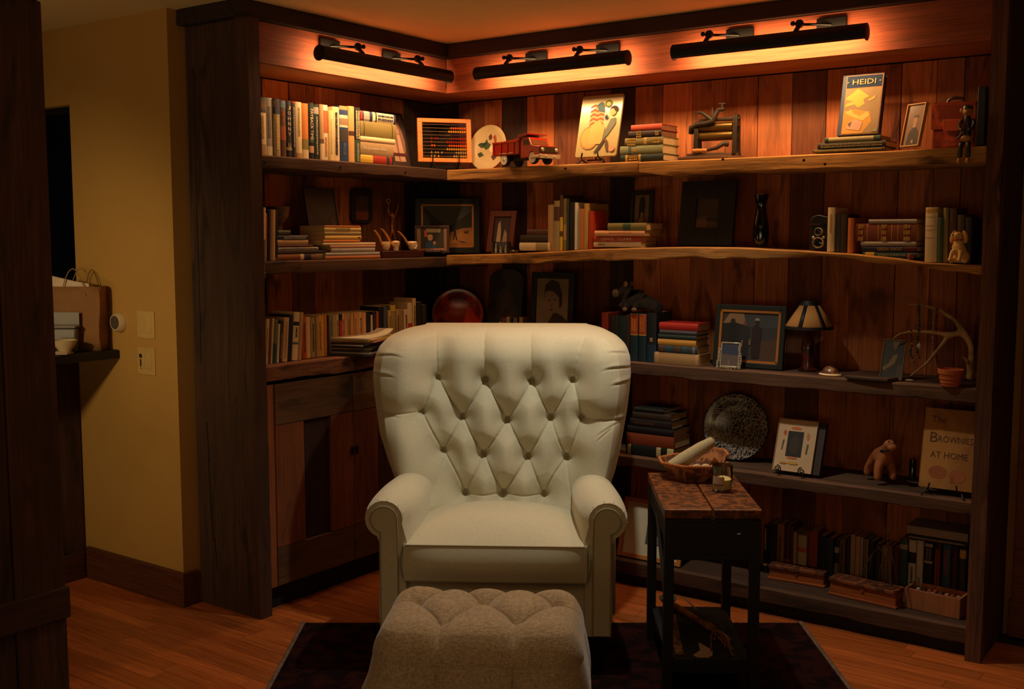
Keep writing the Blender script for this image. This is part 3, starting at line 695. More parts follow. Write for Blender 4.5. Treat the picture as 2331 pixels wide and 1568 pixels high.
# ------------------------------------------------------------------ ottoman
OO = flat(3.13, -.088); OA = YAW - R(4)
ot = thing('ottoman', 'taupe linen ottoman with a button-tufted top, in front of the armchair', 'ottoman', OO, OA)
NX, NY = 300, 240
hx, hy, ht = .302, .225, .442
u = np.linspace(-1, 1, NX); v = np.linspace(-1, 1, NY)
def loco(px, py, z):
    r = ray(px, py); t = (z-CAM.z)/r.z; p = CAM+r*t-OO; a = Vector((math.cos(OA), math.sin(OA), 0)); c = Vector((-math.sin(OA), math.cos(OA), 0)); return (p.dot(a), p.dot(c))
o1 = [loco(1008, 1432, .41), loco(1177, 1430, .41)]
o2 = [loco(950, 1374, .425), loco(1100, 1379, .42), loco(1268, 1383, .425)]
o3 = [loco(1045, 1336, .435), loco(1188, 1337, .435)]
Un, Vn = np.meshgrid(u, v)
Xo = hx*np.sign(Un)*np.abs(np.sin(Un*PI/2)); Yo = hy*np.sin(Vn*PI/2)
rad = .09
ex = np.clip((np.abs(Xo)-(hx-rad))/rad, 0, 1); ey = np.clip((np.abs(Yo)-(hy-rad))/rad, 0, 1)
rr = np.clip(np.hypot(ex, ey), 0, 1)
base = ht-rad+rad*np.sqrt(np.clip(1-rr**2, 0, 1))
over = np.hypot(ex, ey); k_ = np.where(over > 1, 1/np.maximum(over, 1e-6), 1)
Xo = np.where(over > 1, np.sign(Xo)*((hx-rad)+ex*k_*rad), Xo); Yo = np.where(over > 1, np.sign(Yo)*((hy-rad)+ey*k_*rad), Yo)
so = []
def sg2(a, c, w_): so.append((a, c, w_))
for i in range(2): sg2(o2[i], o1[i], 1); sg2(o2[i+1], o1[i], 1); sg2(o2[i], o3[i], .8); sg2(o2[i+1], o3[i], .8)
for p in o1: sg2(p, (p[0], -hy-.05), .55)
for p in o3: sg2(p, (p[0], hy+.05), .5)
sg2(o2[0], (-hx, o2[0][1]), .5); sg2(o2[2], (hx, o2[2][1]), .5)
pu = np.ones(Xo.shape); cr_ = np.zeros(Xo.shape); dm = np.zeros(Xo.shape)
for a, c, w_ in so:
    L2 = (c[0]-a[0])**2+(c[1]-a[1])**2+1e-9; t_ = np.clip(((Xo-a[0])*(c[0]-a[0])+(Yo-a[1])*(c[1]-a[1]))/L2, 0, 1)
    d = np.hypot(Xo-a[0]-t_*(c[0]-a[0]), Yo-a[1]-t_*(c[1]-a[1])); pu = pu*(1-w_*np.exp(-(d/.022)**1.25)); cr_ = np.maximum(cr_, w_*np.exp(-(d/.003)**2))
for p in o1+o2+o3: d = np.hypot(Xo-p[0], Yo-p[1]); dm = np.maximum(dm, np.exp(-(d/.026)**1.3))
Zo = base+(.026*pu-.006*cr_-.026*dm-.012)*np.clip((1-rr)*3, 0, 1)
b = MB(); b.grid(np.stack([Xo, Yo, Zo], -1))
# skirt: boundary ring dropped down with outward bulge and vertical seams
ring = [(Xo[0, i], Yo[0, i], Zo[0, i]) for i in range(NX)]+[(Xo[i, -1], Yo[i, -1], Zo[i, -1]) for i in range(1, NY)]+[(Xo[-1, i], Yo[-1, i], Zo[-1, i]) for i in range(NX-2, -1, -1)]+[(Xo[i, 0], Yo[i, 0], Zo[i, 0]) for i in range(NY-2, -1, -1)]
ring = np.array(ring); NR = 24; G = np.zeros((NR, len(ring), 3)); seams = [(o1[0][0], -hy), (o1[1][0], -hy), (.262, -hy), (o3[0][0], hy), (o3[1][0], hy), (-hx, o2[0][1]), (hx, o2[2][1])]
for i in range(NR):
    t_ = i/(NR-1); bul = .016*math.sin(PI*min(1, t_*1.1))+.012*t_
    nx = ring[:, 0]/hx; ny = ring[:, 1]/hy; px_ = np.sign(nx)*np.abs(nx)**5; py_ = np.sign(ny)*np.abs(ny)**5; nn = np.hypot(px_, py_)+1e-6
    groove = np.zeros(len(ring))
    for sx_, sy_ in seams: groove = np.maximum(groove, np.exp(-(np.hypot(ring[:, 0]-sx_, ring[:, 1]-sy_)/.022)**1.1)*.009+.008*np.exp(-(np.hypot(ring[:, 0]-sx_, ring[:, 1]-sy_)/.0035)**2))
    left = np.where(ring[:, 0] < -hx*.6, .020*sstep(.15, .5, np.full(len(ring), t_)), 0)
    k2 = bul+left-groove*min(1, t_*5+.2)
    G[i, :, 0] = ring[:, 0]+px_/nn*k2; G[i, :, 1] = ring[:, 1]+py_/nn*k2; G[i, :, 2] = ring[:, 2]*(1-t_)+.07*t_
b.grid(G, flip=True); b.add(G[-1].tolist(), [tuple(range(len(ring)))])
b.build('body', M_fabo, ot, fix=True)
for (x, y) in o1+o2+o3:
    k = np.argmin((Xo-x)**2+(Yo-y)**2); b = MB(); b.lathe([(.0, 0), (.009, .0), (.009, .003), (0, .0055)], 14); b.build('button', M_fabo, ot, loc=(x, y, Zo.ravel()[k]+.001))
for sx_ in (-1, 1):
    for sy_ in (-1, 1):
        b = MB(); b.lathe([(.016, .008), (.022, .03), (.024, .075)], 14, c=(sx_*.24, sy_*.18, 0)); b.build('leg', mat('leg_dark'), ot)
# ------------------------------------------------------------------ rug
ra = flat(4.20, .16); RA = YAW
b = MB(); n = 60; b2 = []
b.box(-.99, .99, -1.9, 0, 0, .007)
M_rug = mat('rug_dark', (44, 18, 14), 1, spec=.05, kind='mottle', c2=(22, 12, 12), bump=.6, scale=.6)
rug = thing('rug', 'dark maroon area rug under the chair, ottoman and side table', 'rug', (ra.x, ra.y, 0), RA)
b.build('pile', M_rug, rug, smooth=False)
b = MB()
for x in (-.99, .99):
    b.tube([(x, -1.9+1.9*k/20, .006) for k in range(21)], .009, 6)
b.build('side_binding', mat('rug_edge', (120, 92, 76), .95, kind='mottle', scale=2), rug)
b = MB()
for k in range(165):
    x = -.985+k*.012; dx = random.uniform(-.006, .006); b.add([(x, 0, .005), (x+.004, 0, .005), (x+.005+dx, .022+random.uniform(0, .008), .001), (x+dx, .022, .001)], [(0, 1, 2, 3)])
o = b.build('fringe', mat('rug_fringe', (96, 66, 48), .95), rug, smooth=False); o['kind'] = 'stuff'
# ------------------------------------------------------------------ shelf item helpers
def uz(sec, px, py, f=0):
    if sec == 'R': p = hit(px, py, 1, -f); return p.x, p.z
    p = hit(px, py, 0, f); return p.y, p.z
def wl(sec, u, f, z): return (u, -f, z) if sec == 'R' else (f, u, z)
def sr_(sec): return 0.0 if sec == 'R' else R(90)
def onz(sec, px, py, z):
    p = hit(px, py, 2, z); return (p.x, -p.y) if sec == 'R' else (p.y, p.x)
def ordn(n):
    W = ['first', 'second', 'third', 'fourth', 'fifth', 'sixth', 'seventh', 'eighth', 'ninth', 'tenth', 'eleventh', 'twelfth', 'thirteenth', 'fourteenth', 'fifteenth', 'sixteenth', 'seventeenth', 'eighteenth', 'nineteenth', 'twentieth']
    return W[n] if n < 20 else {20: '21st', 21: '22nd', 22: '23rd'}.get(n, '%dth' % (n+1))
CN = dict(cream=(232, 206, 160), white=(236, 222, 196), tan=(190, 150, 102), olive=(140, 124, 66), black=(22, 20, 22), navy=(24, 34, 66), blue=(34, 62, 110), brown=(88, 52, 34), dbrown=(52, 34, 30),
          orange=(214, 124, 48), grey=(128, 118, 108), dgreen=(28, 48, 42), green=(62, 84, 56), teal=(34, 74, 84), red=(170, 44, 28), maroon=(92, 26, 24), yellow=(220, 180, 60), gold=(200, 156, 70), pink=(216, 150, 124),
          lgreen=(142, 146, 104), palegrey=(170, 160, 150), rust=(156, 72, 34), khaki=(168, 146, 96), steel=(90, 110, 130), skin=(206, 160, 128), dgrey=(60, 56, 54))
def cmat(c, rough=.6, **k):
    if isinstance(c, str): n = c; c = CN[c]
    else: n = 'c%d_%d_%d' % tuple(c)
    return mat('cover_'+n+('' if rough == .6 else '_%d' % int(rough*100))+(''.join(sorted(k)) if k else ''), c, rough, **k)
M_page = mat('book_pages', (222, 190, 140), .9, kind='stripe', axis=0, c2=(186, 150, 104))
M_paged = mat('book_pages_brown', (150, 98, 58), .9, kind='stripe', axis=0, c2=(112, 70, 42))
def book_parts(t, th, h, d, col, extra=(), hard=True, pages=None, foredge=False, rough=.6):
    """spine at y=0 facing -y; x thickness; z height"""
    bd = .0025 if hard else .0006; o = .003 if hard else 0; b = MB(); e = min(.004, th*.22)
    x0, x1 = -th/2, th/2
    if foredge:
        b.box(x0, x0+bd, 0, d, 0, h); b.box(x1-bd, x1, 0, d, 0, h); b.box(x0, x1, d-bd, d, 0, h)
    else:
        b.prism([(x0+bd, .0045), (x0, e), (x0, d), (x0+bd, d)], 0, h, plane='xy'); b.prism([(x1, e), (x1-bd, .0045), (x1-bd, d), (x1, d)], 0, h, plane='xy')
        b.prism([(x0, e), (x0+th*.18, e*.25), (x0+th*.5, 0), (x1-th*.18, e*.25), (x1, e), (x1-bd, .0045), (x0+bd, .0045)], 0, h, plane='xy')
    cv = b.build('cover', cmat(col, rough), t, fix=True)
    b = MB(); y0 = .003 if foredge else .0045
    b.box(x0+bd, x1-bd, y0, d-o-.001, o, h-o); b.build('pages', pages or M_page, t, smooth=False)
    groups = {}
    for ei, ex in enumerate(extra):
        k = ex[0]; c = ex[3] if k in 'bl' else ex[4]
        mb = groups.setdefault((k, c if isinstance(c, str) else tuple(c), ei), MB())
        if k == 'b':      # colour band  ('b', z0, z1, colour)
            mb.prism([(x0-.0002, e), (x0+th*.18, e*.25-.0004), (x0+th*.5, -.0004), (x1-th*.18, e*.25-.0004), (x1+.0002, e), (x1-.001, e+.001), (x0+.001, e+.001)], ex[1]*h, ex[2]*h, plane='xy')
        elif k == 'l':    # faint title strokes ('l', z0, z1, colour[, cols])
            r_ = random.Random(int(ex[1]*1000+h*1e4+th*1e5)); nc = ex[4] if len(ex) > 4 else 1
            for c_ in range(nc):
                xc_ = (c_-(nc-1)/2)*th*.34; z = ex[1]*h; w_ = th*(.18 if nc == 1 else .13)
                while z < ex[2]*h:
                    l_ = r_.uniform(.002, .006); mb.box(xc_-w_*r_.uniform(.7, 1), xc_+w_*r_.uniform(.7, 1), -.0008, 0, z, min(z+l_, ex[2]*h)); z += l_+r_.uniform(.0012, .003)
        elif k == 't':    # ('t', text, zc, zlen, colour, mode, width fraction)
            mode = ex[5]; wf = ex[6] if len(ex) > 6 else .55
            if mode == 'stack':
                n = len(ex[1]); st = ex[3]*h/n
                for i, c_ in enumerate(ex[1]):
                    if c_ == ' ': continue
                    g = text_mb(c_, st*.66, w=th*wf*(.3 if c_ == 'I' else 1)); zc = ex[2]*h+(n/2-.5-i)*st
                    mb.add([(v[0], -.0011, v[2]+zc) for v in g.v], g.f)
            else:
                g = text_mb(ex[1], th*wf, w=ex[3]*h); s_ = 1 if mode == 'down' else -1
                mb.add([(v[2]*s_, -.0011, -v[0]*s_+ex[2]*h) for v in g.v], g.f)
    for (k, c, _e), mb in groups.items():
        mb.build({'b': 'spine_label', 'l': 'title_marks', 't': 'lettering'}[k], cmat(c), cv, smooth=False)
    return cv
def vbook(sec, x0, x1, ytop, z, f, d, col, label, group, extra=(), lean=0, h=None, hard=True, name='book', **k):
    fu = k.pop('fu', f); u0, zt_ = uz(sec, x0, ytop, fu); u1, _ = uz(sec, x1, ytop, fu); th = (u1-u0)*(math.cos(R(lean)) if lean else 1)-.0006
    h = h or (zt_-z)/(math.cos(R(lean)) if lean else 1)
    t = thing(name, label, 'book', wl(sec, (u0+u1)/2, f, z), (0, 0, sr_(sec)), group)
    if lean:  # x0,x1 are given at the base; pivot on the lower corner
        s_ = -1 if lean > 0 else 1; a = -R(lean)
        px_ = s_*th/2; off = px_-px_*math.cos(a); upz = abs(px_*math.sin(a))
        u = (u0+u1)/2+ (off if sec == 'R' else off); t.location = wl(sec, u, f, z+upz); t.rotation_euler = (0, a, sr_(sec))
    book_parts(t, th, h, d, col, extra, hard, **k); return t
def row(sec, z, f, d, group, phrase, items, lean=0, start=0, **kw):
    n = 0; out = []
    for it in items:
        x0, x1, yt, col, desc = it[:5]; ex = it[5] if len(it) > 5 else (); k2 = dict(kw)
        if len(it) > 6: k2.update(it[6])
        ff = f+k2.pop('df', random.uniform(-.004, .004)); dd = d*k2.pop('dd', 1)
        lab = '%s book, %s %s' % (desc, ordn(start+n), phrase)
        zz = z(uz(sec, (x0+x1)/2, yt, ff)[0]) if callable(z) else z
        out.append(vbook(sec, x0, x1, yt, zz, ff, dd, col, lab, group, ex, lean=k2.pop('lean', lean), fu=f if 'df' not in (it[6] if len(it) > 6 else {}) else ff, **k2)); n += 1
    return out
def hbook(sec, x0, x1, th, zb, f, d, col, label, group, extra=(), yaw=0, yref=None, hard=True, name='book', **k):
    yr = yref if yref is not None else 500
    # iterate so that the x pixels are met at the height of the book
    def at(px):
        u = 0
        for it in range(3):
            w_ = wl(sec, u, f, zb+th/2); P_ = Vector(w_)-CAM; yy = 784-FOC*P_.dot(upv)/P_.dot(fwd); u = uz(sec, px, yy, f)[0]
        return u
    u0, u1 = at(x0), at(x1); h = u1-u0
    t = thing(name, label, 'book', (0, 0, 0), 0, group)
    Mx = Matrix.Translation(wl(sec, (u0+u1)/2, f, zb+th/2)) @ Matrix.Rotation(sr_(sec)+R(yaw), 4, 'Z') @ Matrix.Rotation(R(90), 4, 'Y') @ Matrix.Translation((0, 0, -h/2))
    t.location = Mx.to_translation(); t.rotation_euler = Mx.to_euler()
    book_parts(t, th-.0004, h, d, col, extra, hard, **k); return t
def pile(sec, zb, f, d, group, phrase, items, **kw):
    """items bottom to top: (x0,x1,thickness px at pile depth, colour, desc, extra, kwargs)"""
    z = zb; n = len(items); k0 = None
    for i, it in enumerate(items):
        x0, x1, tp, col, desc = it[:5]; ex = it[5] if len(it) > 5 else (); k2 = dict(kw)
        if len(it) > 6: k2.update(it[6])
        u, _ = uz(sec, (x0+x1)/2, 500, f); P_ = Vector(wl(sec, u, f, z))-CAM; th = tp*P_.dot(fwd)/FOC
        pos = 'bottom' if i == 0 else ('top' if i == n-1 else '%s up' % ordn(i))
        hbook(sec, x0, x1, th, z, f+k2.pop('df', 0), d*k2.pop('dd', 1), col, '%s book lying flat, %s in %s' % (desc, pos, phrase), group, ex, **k2)
        z += th
    return z
M_glossy = {}
def pmat(c, ct=.25):
    if isinstance(c, str): c = CN[c]
    return mat('print_%d_%d_%d' % tuple(c)+('' if ct else '_matt'), c, .6 if ct else .8, coat=ct, bump=0, spec=None if ct else .2)
def picture(parent, W, H, polys, y, cx=0, z0=0, name='picture', dy=.0003, ct=.25):
    """flat print: list of (colour, [(x,y) 0..1 ...])"""
    cols = []; b = MB()
    for i, (c, pts) in enumerate(polys):
        c = CN[c] if isinstance(c, str) else tuple(c)
        if c not in cols: cols.append(c)
        P_ = [(cx-W/2+a*W, y-dy*i, z0+q*H) for a, q in pts]
        ar = sum(pts[k][0]*pts[(k+1) % len(pts)][1]-pts[(k+1) % len(pts)][0]*pts[k][1] for k in range(len(pts)))
        if ar < 0: P_ = P_[::-1]
        b.poly(P_, cols.index(c))
    return b.build(name, [pmat(c, ct) for c in cols], parent, smooth=False)
SQ = [(0, 0), (1, 0), (1, 1), (0, 1)]
def ell(cx, cy, rx, ry, n=14, a0=0, a1=360): return [(cx+rx*math.cos(R(a0+(a1-a0)*k/n)), cy+ry*math.sin(R(a0+(a1-a0)*k/n))) for k in range(n+(1 if a1-a0 < 360 else 0))]
def frame_pose(sec, bl, br, tl, f, z=None, yaw=0):
    u0, z0 = uz(sec, *bl, f); u1, _ = uz(sec, *br, f); z0 = z if z is not None else z0
    if sec == 'R': p = hit(tl[0], tl[1], 0, u0); L_ = p.y+f
    else: p = hit(tl[0], tl[1], 1, u0); L_ = f-p.x
    dz = p.z-z0; L_ = max(0.0, min(L_, dz*.36)); H = math.hypot(L_, dz); lean = math.atan2(L_, dz)
    return u0, u1, z0, H, lean
def frame(sec, bl, br, tl, f, label, cat='frame', name='framed_picture', fw=.02, col=(20, 18, 16), inner=None, polys=(), dep=.016, z=None, mount=None, mw=0, group=None, H=None, lift=0, fmat=None, matw=0, lean=None, pose=None):
    if pose: u0, u1, z0, H_, le = pose
    else: u0, u1, z0, H_, le = frame_pose(sec, bl, br, tl, f, z)
    H = H or H_; W = u1-u0; le = lean if lean is not None else le
    t = thing(name, label, cat, wl(sec, (u0+u1)/2, f, z0+lift+dep*math.sin(le)+.0006), (-le, 0, sr_(sec)), group)
    fill_frame(t, W, H, fw, col, inner, polys, dep, mount, mw, fmat); return t, W, H, le
def fill_frame(t, W, H, fw, col, inner, polys, dep, mount=None, mw=0, fmat=None):
    b = MB(); m = fmat or cmat(col, .5)
    for x0, x1, z0, z1 in ((-W/2, -W/2+fw, 0, H), (W/2-fw, W/2, 0, H), (-W/2+fw, W/2-fw, 0, fw), (-W/2+fw, W/2-fw, H-fw, H)): b.box(x0, x1, 0, dep, z0, z1)
    b.build('frame', m, t, smooth=False, bev=min(.002, fw*.2))
    if inner:   # (colour, width) inner fillet
        c, iw = inner; b = MB()
        for x0, x1, z0, z1 in ((-W/2+fw, -W/2+fw+iw, fw, H-fw), (W/2-fw-iw, W/2-fw, fw, H-fw), (-W/2+fw, W/2-fw, fw, fw+iw), (-W/2+fw, W/2-fw, H-fw-iw, H-fw)): b.box(x0, x1, .002, dep*.7, z0, z1)
        b.build('inner_border', cmat(c, .45), t, smooth=False); fw = fw+iw
    b = MB(); b.box(-W/2+fw*.8, W/2-fw*.8, dep*.6, dep*.95, fw*.8, H-fw*.8); b.build('backing', cmat('dbrown'), t, smooth=False)
    if mount:
        b = MB(); b.box(-W/2+fw*.95, W/2-fw*.95, dep*.45, dep*.58, fw*.95, H-fw*.95); b.build('mount', cmat(mount), t, smooth=False)
    iw_, ih = W-2*fw-2*mw, H-2*fw-2*mw
    if polys: picture(t, iw_, ih, polys, dep*.42, 0, fw+mw)
def easel(sec, u, f, z, w, label, h=.06, r=.0035, lean=R(12), parent=None, scroll=False, col=M_black):
    t = thing('display_easel', label, 'easel', wl(sec, u, f, z), (0, 0, sr_(sec)))
    for s in (-1, 1):
        b = MB(); x = s*w/2
        if scroll:
            b.tube([(x, .035, .02), (x, -.012, .006), (x, -.016, .022)], r, 8); c = [(x+.016*(1-k/22)*math.cos(k*.6+1.5)*s, -.018, .028+.016*(1-k/22)*math.sin(k*.6+1.5)) for k in range(20)]; b.tube(c, r*.8, 8)
        else: b.tube([(x-s*.0, .05, .0+r), (x+s*.006, .02, .012), (x+s*.012, .0, .022), (x+s*.004, -.012, .024), (x, -.020, .034), (x-s*.003, -.018, .05)], r, 8); b.tube([(x+s*.012, 0, .022), (x+s*.02, -.014, .006), (x+s*.026, -.02, r)], r, 8)
        b.build('foot', col, t)
    b = MB(); b.tube([(-w/2, .03, .02), (w/2, .03, .02)], r, 8); b.tube([(0, .03, .02), (0, .05, h)], r, 8); b.build('crossbar', col, t)
    return t
def z2(u, w=.012): return max(interp(s2t, u-w), interp(s2t, u), interp(s2t, u+w))+.0006
def plate_thing(sec, u, f, z, r, label, m, rim=None, lean=R(12), depth=.02, name='plate', m2=None, yaw=0, sy=1, well=.62):
    t = thing(name, label, 'plate', wl(sec, u, f, z+.003), (-lean, 0, sr_(sec)+yaw))
    b = MB(); b.lathe([(0, depth*.1), (r*well, depth*.1), (r*(well+.08), depth*.35), (r*.97, depth), (r, depth*.98), (r*.99, depth*.8), (r*.7, -.003), (0, -.003)], 56, ax='y', c=(0, .005, r))
    b.build('body', m, t)
    if rim: b = MB(); b.tube([(r*.992*math.cos(k*2*PI/48), .005-depth, r+r*.992*math.sin(k*2*PI/48)) for k in range(49)], .0022, 6); b.build('rim', rim, t)
    return t
# ================================================================== TOP SHELF, left part
G = 'upright books at the left end of the top shelf'
PH = 'from the left post on the top left shelf'
row('L', S1+.003, -.045, .15, G, PH, [
 (580, 586, 211, 'white', 'very thin white and black', (('l', .1, .8, 'black'),)),
 (586, 605, 220, 'cream', 'cream portrait-topped', (('b', .74, 1, 'dgreen'), ('b', .8, .94, 'skin'), ('b', 0, .2, 'tan'), ('l', .3, .68, 'khaki'))),
 (605, 622, 221, 'palegrey', 'grey-white', (('b', 0, .17, 'white'), ('l', .32, .85, 'grey'))),
 (622, 637, 224, 'khaki', 'olive-yellow', (('b', .74, 1, 'navy'), ('b', .86, .97, 'skin'), ('l', .12, .66, 'cream'))),
 (637, 651.5, 227, 'brown', 'brown blue-topped', (('b', .87, .99, 'steel'), ('b', .3, .55, 'rust'), ('l', .6, .8, 'rust'))),
 (651.5, 664, 228, 'black', 'black vertical-lettered', (('t', 'JOHNNY U', .55, .74, 'cream', 'stack', .5), ('b', .13, .19, 'khaki'))),
 (664, 674, 230, 'dbrown', 'dark brown red-topped', (('l', .2, .9, 'palegrey'), ('b', .97, 1, 'red'))),
 (674, 688, 231, 'cream', 'cream orange-footed', (('b', 0, .1, 'tan'), ('l', .4, .9, 'khaki'))),
 (688, 704, 234, 'orange', 'bright orange', (('b', .17, .36, 'olive'), ('b', 0, .17, 'cream'))),
 (704, 715, 233, 'black', 'black and green large-lettered', (('b', .84, .96, 'dgreen'), ('t', 'PAYBACK TIME', .62, .54, 'cream', 'down', .62), ('b', .12, .24, 'skin'), ('b', .3, .36, 'green'))),
 (715, 727, 237, 'dgreen', 'dark green-grey', (('b', .83, .95, 'palegrey'), ('l', .1, .78, 'palegrey'))),
 (727, 736, 237, 'tan', 'thin tan and cream', (('b', 0, .38, 'cream'), ('b', .3, .38, 'maroon'))),
 (736, 748, 238, 'white', 'white red-labelled', (('b', .50, .90, (206, 110, 70)), ('l', .08, .42, 'orange'))),
 (748, 758, 251, (240, 214, 140), 'shorter pale yellow', (('l', .15, .85, 'cream'),)),
 (758, 774, 242, 'cream', 'cream blue-lettered', (('l', .12, .9, 'navy'),)),
 (774, 793, 240, 'blue', 'blue book-jacketed', (('b', .93, 1, 'khaki'), ('b', .62, .84, 'white'), ('b', .66, .78, 'skin'), ('b', .36, .58, 'dgrey'), ('l', .12, .34, 'steel'))),
 (793, 806, 241, (230, 176, 110), 'apricot-cream', (('b', .48, .56, 'brown'),)),
 (806, 820, 244, 'black', 'black white-lettered, green-footed', (('b', 0, .42, 'green'), ('l', .44, .95, 'cream', 2), ('l', .04, .36, 'palegrey'))),
])
z = pile('L', S1+.003, -.045, .17, 'flat pile beside the upright books on the top left shelf', 'the top left shelf pile', [
 (820, 892, 20, 'red', 'yellow and red', (('b', .0, .40, 'yellow'), ('b', .84, .93, 'dgreen'))),
 (820, 896, 29, (176, 146, 106), 'tan white-lettered', (('t', 'The Jerusalem Bible', .42, .70, 'white', 'up', .28),)),
 (820, 900, 12, 'cream', 'thin cream'),
 (820, 902, 34, 'olive', 'thick olive-green', (('b', .10, .12, 'brown'), ('b', .88, .90, 'brown'))),
 (820, 901, 22, 'navy', 'navy white-lettered', (('b', .0, .07, 'red'), ('b', .10, .26, 'palegrey'), ('b', .34, .42, 'cream'), ('b', .46, .94, 'cream'), ('l', .49, .92, 'navy', 2))),
])
frame('L', (893, 368), (942, 372), (866, 254), -.19, 'dark frame with a washed-out family photo behind the flat pile, top left shelf', fw=.012, col=(34, 22, 18), dep=.012, z=S1+.003,
      polys=[((70, 44, 40), SQ), ((150, 110, 96), ell(.5, .5, .45, .42)), ((206, 160, 130), [(.2, .1), (.45, .1), (.42, .6), (.26, .6)]), ((212, 170, 140), [(.5, .1), (.8, .1), (.72, .62), (.56, .62)]), ((200, 150, 120), ell(.34, .7, .09, .1)), ((206, 156, 126), ell(.64, .72, .09, .1)), ((96, 40, 36), [(.05, .2), (.95, .2), (.95, .26), (.05, .26)])])
# --- abacus in the corner
c0 = atdepth(1014, 363, 5.30)
AY = YAW-R(-2)+R(18-0)
t = thing('abacus', 'orange wooden bead abacus on a small wire easel in the top shelf corner', 'abacus', (c0.x, c0.y, S1+.042), (-R(6), 0, YAW+R(16)))
w_, h_ = .268, .213; m_ab = mat('abacus_wood', (236, 140, 56), .5, kind='wood', axis=0, c2=(214, 116, 44), bump=.1)
b = MB(); 
for bx in ((-w_/2, -w_/2+.024, 0, h_), (w_/2-.024, w_/2, 0, h_), (-w_/2+.024, w_/2-.024, 0, .02), (-w_/2+.024, w_/2-.024, h_-.02, h_)): b.box(bx[0], bx[1], 0, .018, bx[2], bx[3])
b.build('frame', m_ab, t, smooth=False, bev=.002)
bc = [('gold', .3, .22), ('khaki', .42, 0), ((220, 160, 40), 0, .5), ((236, 90, 30), .25, .42), ('red', .18, .5), ((160, 40, 44), .3, .3), ((70, 44, 70), 0, .3), ((240, 160, 60), .0, .42), ((236, 110, 40), .0, .32), ((60, 50, 90), 0, .06)]
for i, (c, lf, fr_) in enumerate(bc):
    z = .03+i*(h_-.055)/9.2; b = MB(); b.tube([(-w_/2+.02, .009, z), (w_/2-.02, .009, z)], .0006, 6); wr = b.build('wire', cmat('tan', .4), t)
    xs_ = [w_/2-.031-k*.0112 for k in range(int(5+fr_*9))]+[-.065+.017*k+random.uniform(-.003, .003) for k in range(int(lf*10))]
    for x in xs_[:11]:
        b = MB(); b.lathe([(.001, -.0052), (.0058, -.002), (.0058, .002), (.001, .0052)], 8, c=(x, .009, z), ax='x'); b.build('bead', cmat(c, .35), wr)
t = thing('display_easel', 'black wire easel holding the abacus', 'easel', (c0.x, c0.y, S1+.0045), (0, 0, YAW+R(16)))
for s in (-1, 1):
    b = MB(); x = s*.066; b.tube([(x, .05, .0035), (x, .0, .035), (x, -.012, .038), (x, -.014, .075)], .003, 8); b.tube([(x, -.005, .037), (x+.012, -.03, .018), (x+.016, -.045, .0035)], .003, 8); b.build('foot', M_black, t)
b = MB(); b.tube([(-.066, .03, .014), (.066, .03, .014)], .003, 8); b.build('crossbar', M_black, t)
# ================================================================== TOP SHELF, right part
u, z = uz('R', 1108, 327, -.20)
t = plate_thing('R', u, -.195, S1, .112, 'white plate painted with green ivy and brown birds, between abacus and toy truck', mat('plate_cream', (210, 186, 140), .3, coat=.3), lean=R(10), depth=.014)
for (c, pts, nm) in (('green', [(-.045, .03), (-.03, .05), (-.02, .03), (.0, .02), (-.01, .0), (-.03, -.01), (-.055, .01), (-.075, .03), (-.09, .02), (-.06, 0)], 'ivy_leaf'), ('green', [(-.09, -.03), (-.06, -.02), (-.04, -.04), (-.07, -.05)], 'ivy_leaf'), ('green', [(-.085, -.065), (-.07, -.055), (-.065, -.08), (-.085, -.085)], 'ivy_leaf'),
                 ('brown', [(-.02, .065), (-.005, .08), (.005, .06), (0, .045), (-.015, .045)], 'painted_bird'), ('rust', [(.01, .06), (.025, .075), (.035, .05), (.04, .0), (.03, 0), (.02, .04)], 'painted_bird'), ('brown', [(.01, -.05), (.03, -.02), (.05, -.03), (.06, -.01), (.055, -.05), (.03, -.075)], 'painted_bird'), ((228, 206, 160), ell(.02, -.005, .028, .022), 'flower')):
    b = MB(); b.poly([(x*.9+.01, .0028, .112+zz*.9) for x, zz in pts][::-1 if sum(pts[k][0]*pts[(k+1) % len(pts)][1]-pts[(k+1) % len(pts)][0]*pts[k][1] for k in range(len(pts))) < 0 else 1]); b.build(nm, cmat(c), t, smooth=False)
# --- toy dump truck
pr = hit(1153, 374, 2, S1+.0); 
ta = math.atan2(-.264, .965); tr_c = atdepth(1185, 370, 4.93)
t = thing('toy_truck', 'vintage red toy dump truck with white-walled wheels on the top shelf', 'toy truck', (tr_c.x+.02, tr_c.y+.0, S1), (0, 0, ta))
M_tr = mat('truck_red', (176, 34, 18), .3, coat=.5, bump=0); M_trd = mat('truck_red_dark', (110, 20, 12), .4); M_chr = mat('chrome', (226, 208, 176), .28, metal=.6, bump=0)
k = .105/.130
# body along +x (front); left side facing viewer is -y
cabp = [(.035, .028), (.035, .105), (.052, .118), (.095, .118), (.112, .082), (.160, .078), (.166, .070), (.166, .034), (.135, .034), (.130, .050), (.116, .056), (.100, .050), (.094, .030)]
b = MB(); b.prism(cabp, -.052, .052); b.build('cab', M_tr, t, bev=.003)
b = MB(); b.prism([(.058, .086), (.058, .110), (.088, .110), (.098, .086)], -.0535, -.0525); b.prism([(.058, .086), (.058, .110), (.088, .110), (.098, .086)], .0525, .0535); b.build('side_window', cmat((70, 30, 20), .2), t, smooth=False)
b = MB(); b.add([(.0975, -.044, .112), (.0975, .044, .112), (.113, .044, .085), (.113, -.044, .085)], [(0, 3, 2, 1)]); b.build('windshield', cmat((120, 70, 40), .15), t, smooth=False)
b = MB(); b.tube([(.097, -.052, .114), (.113, -.052, .083)], .003, 6); b.build('window_post', M_chr, t)
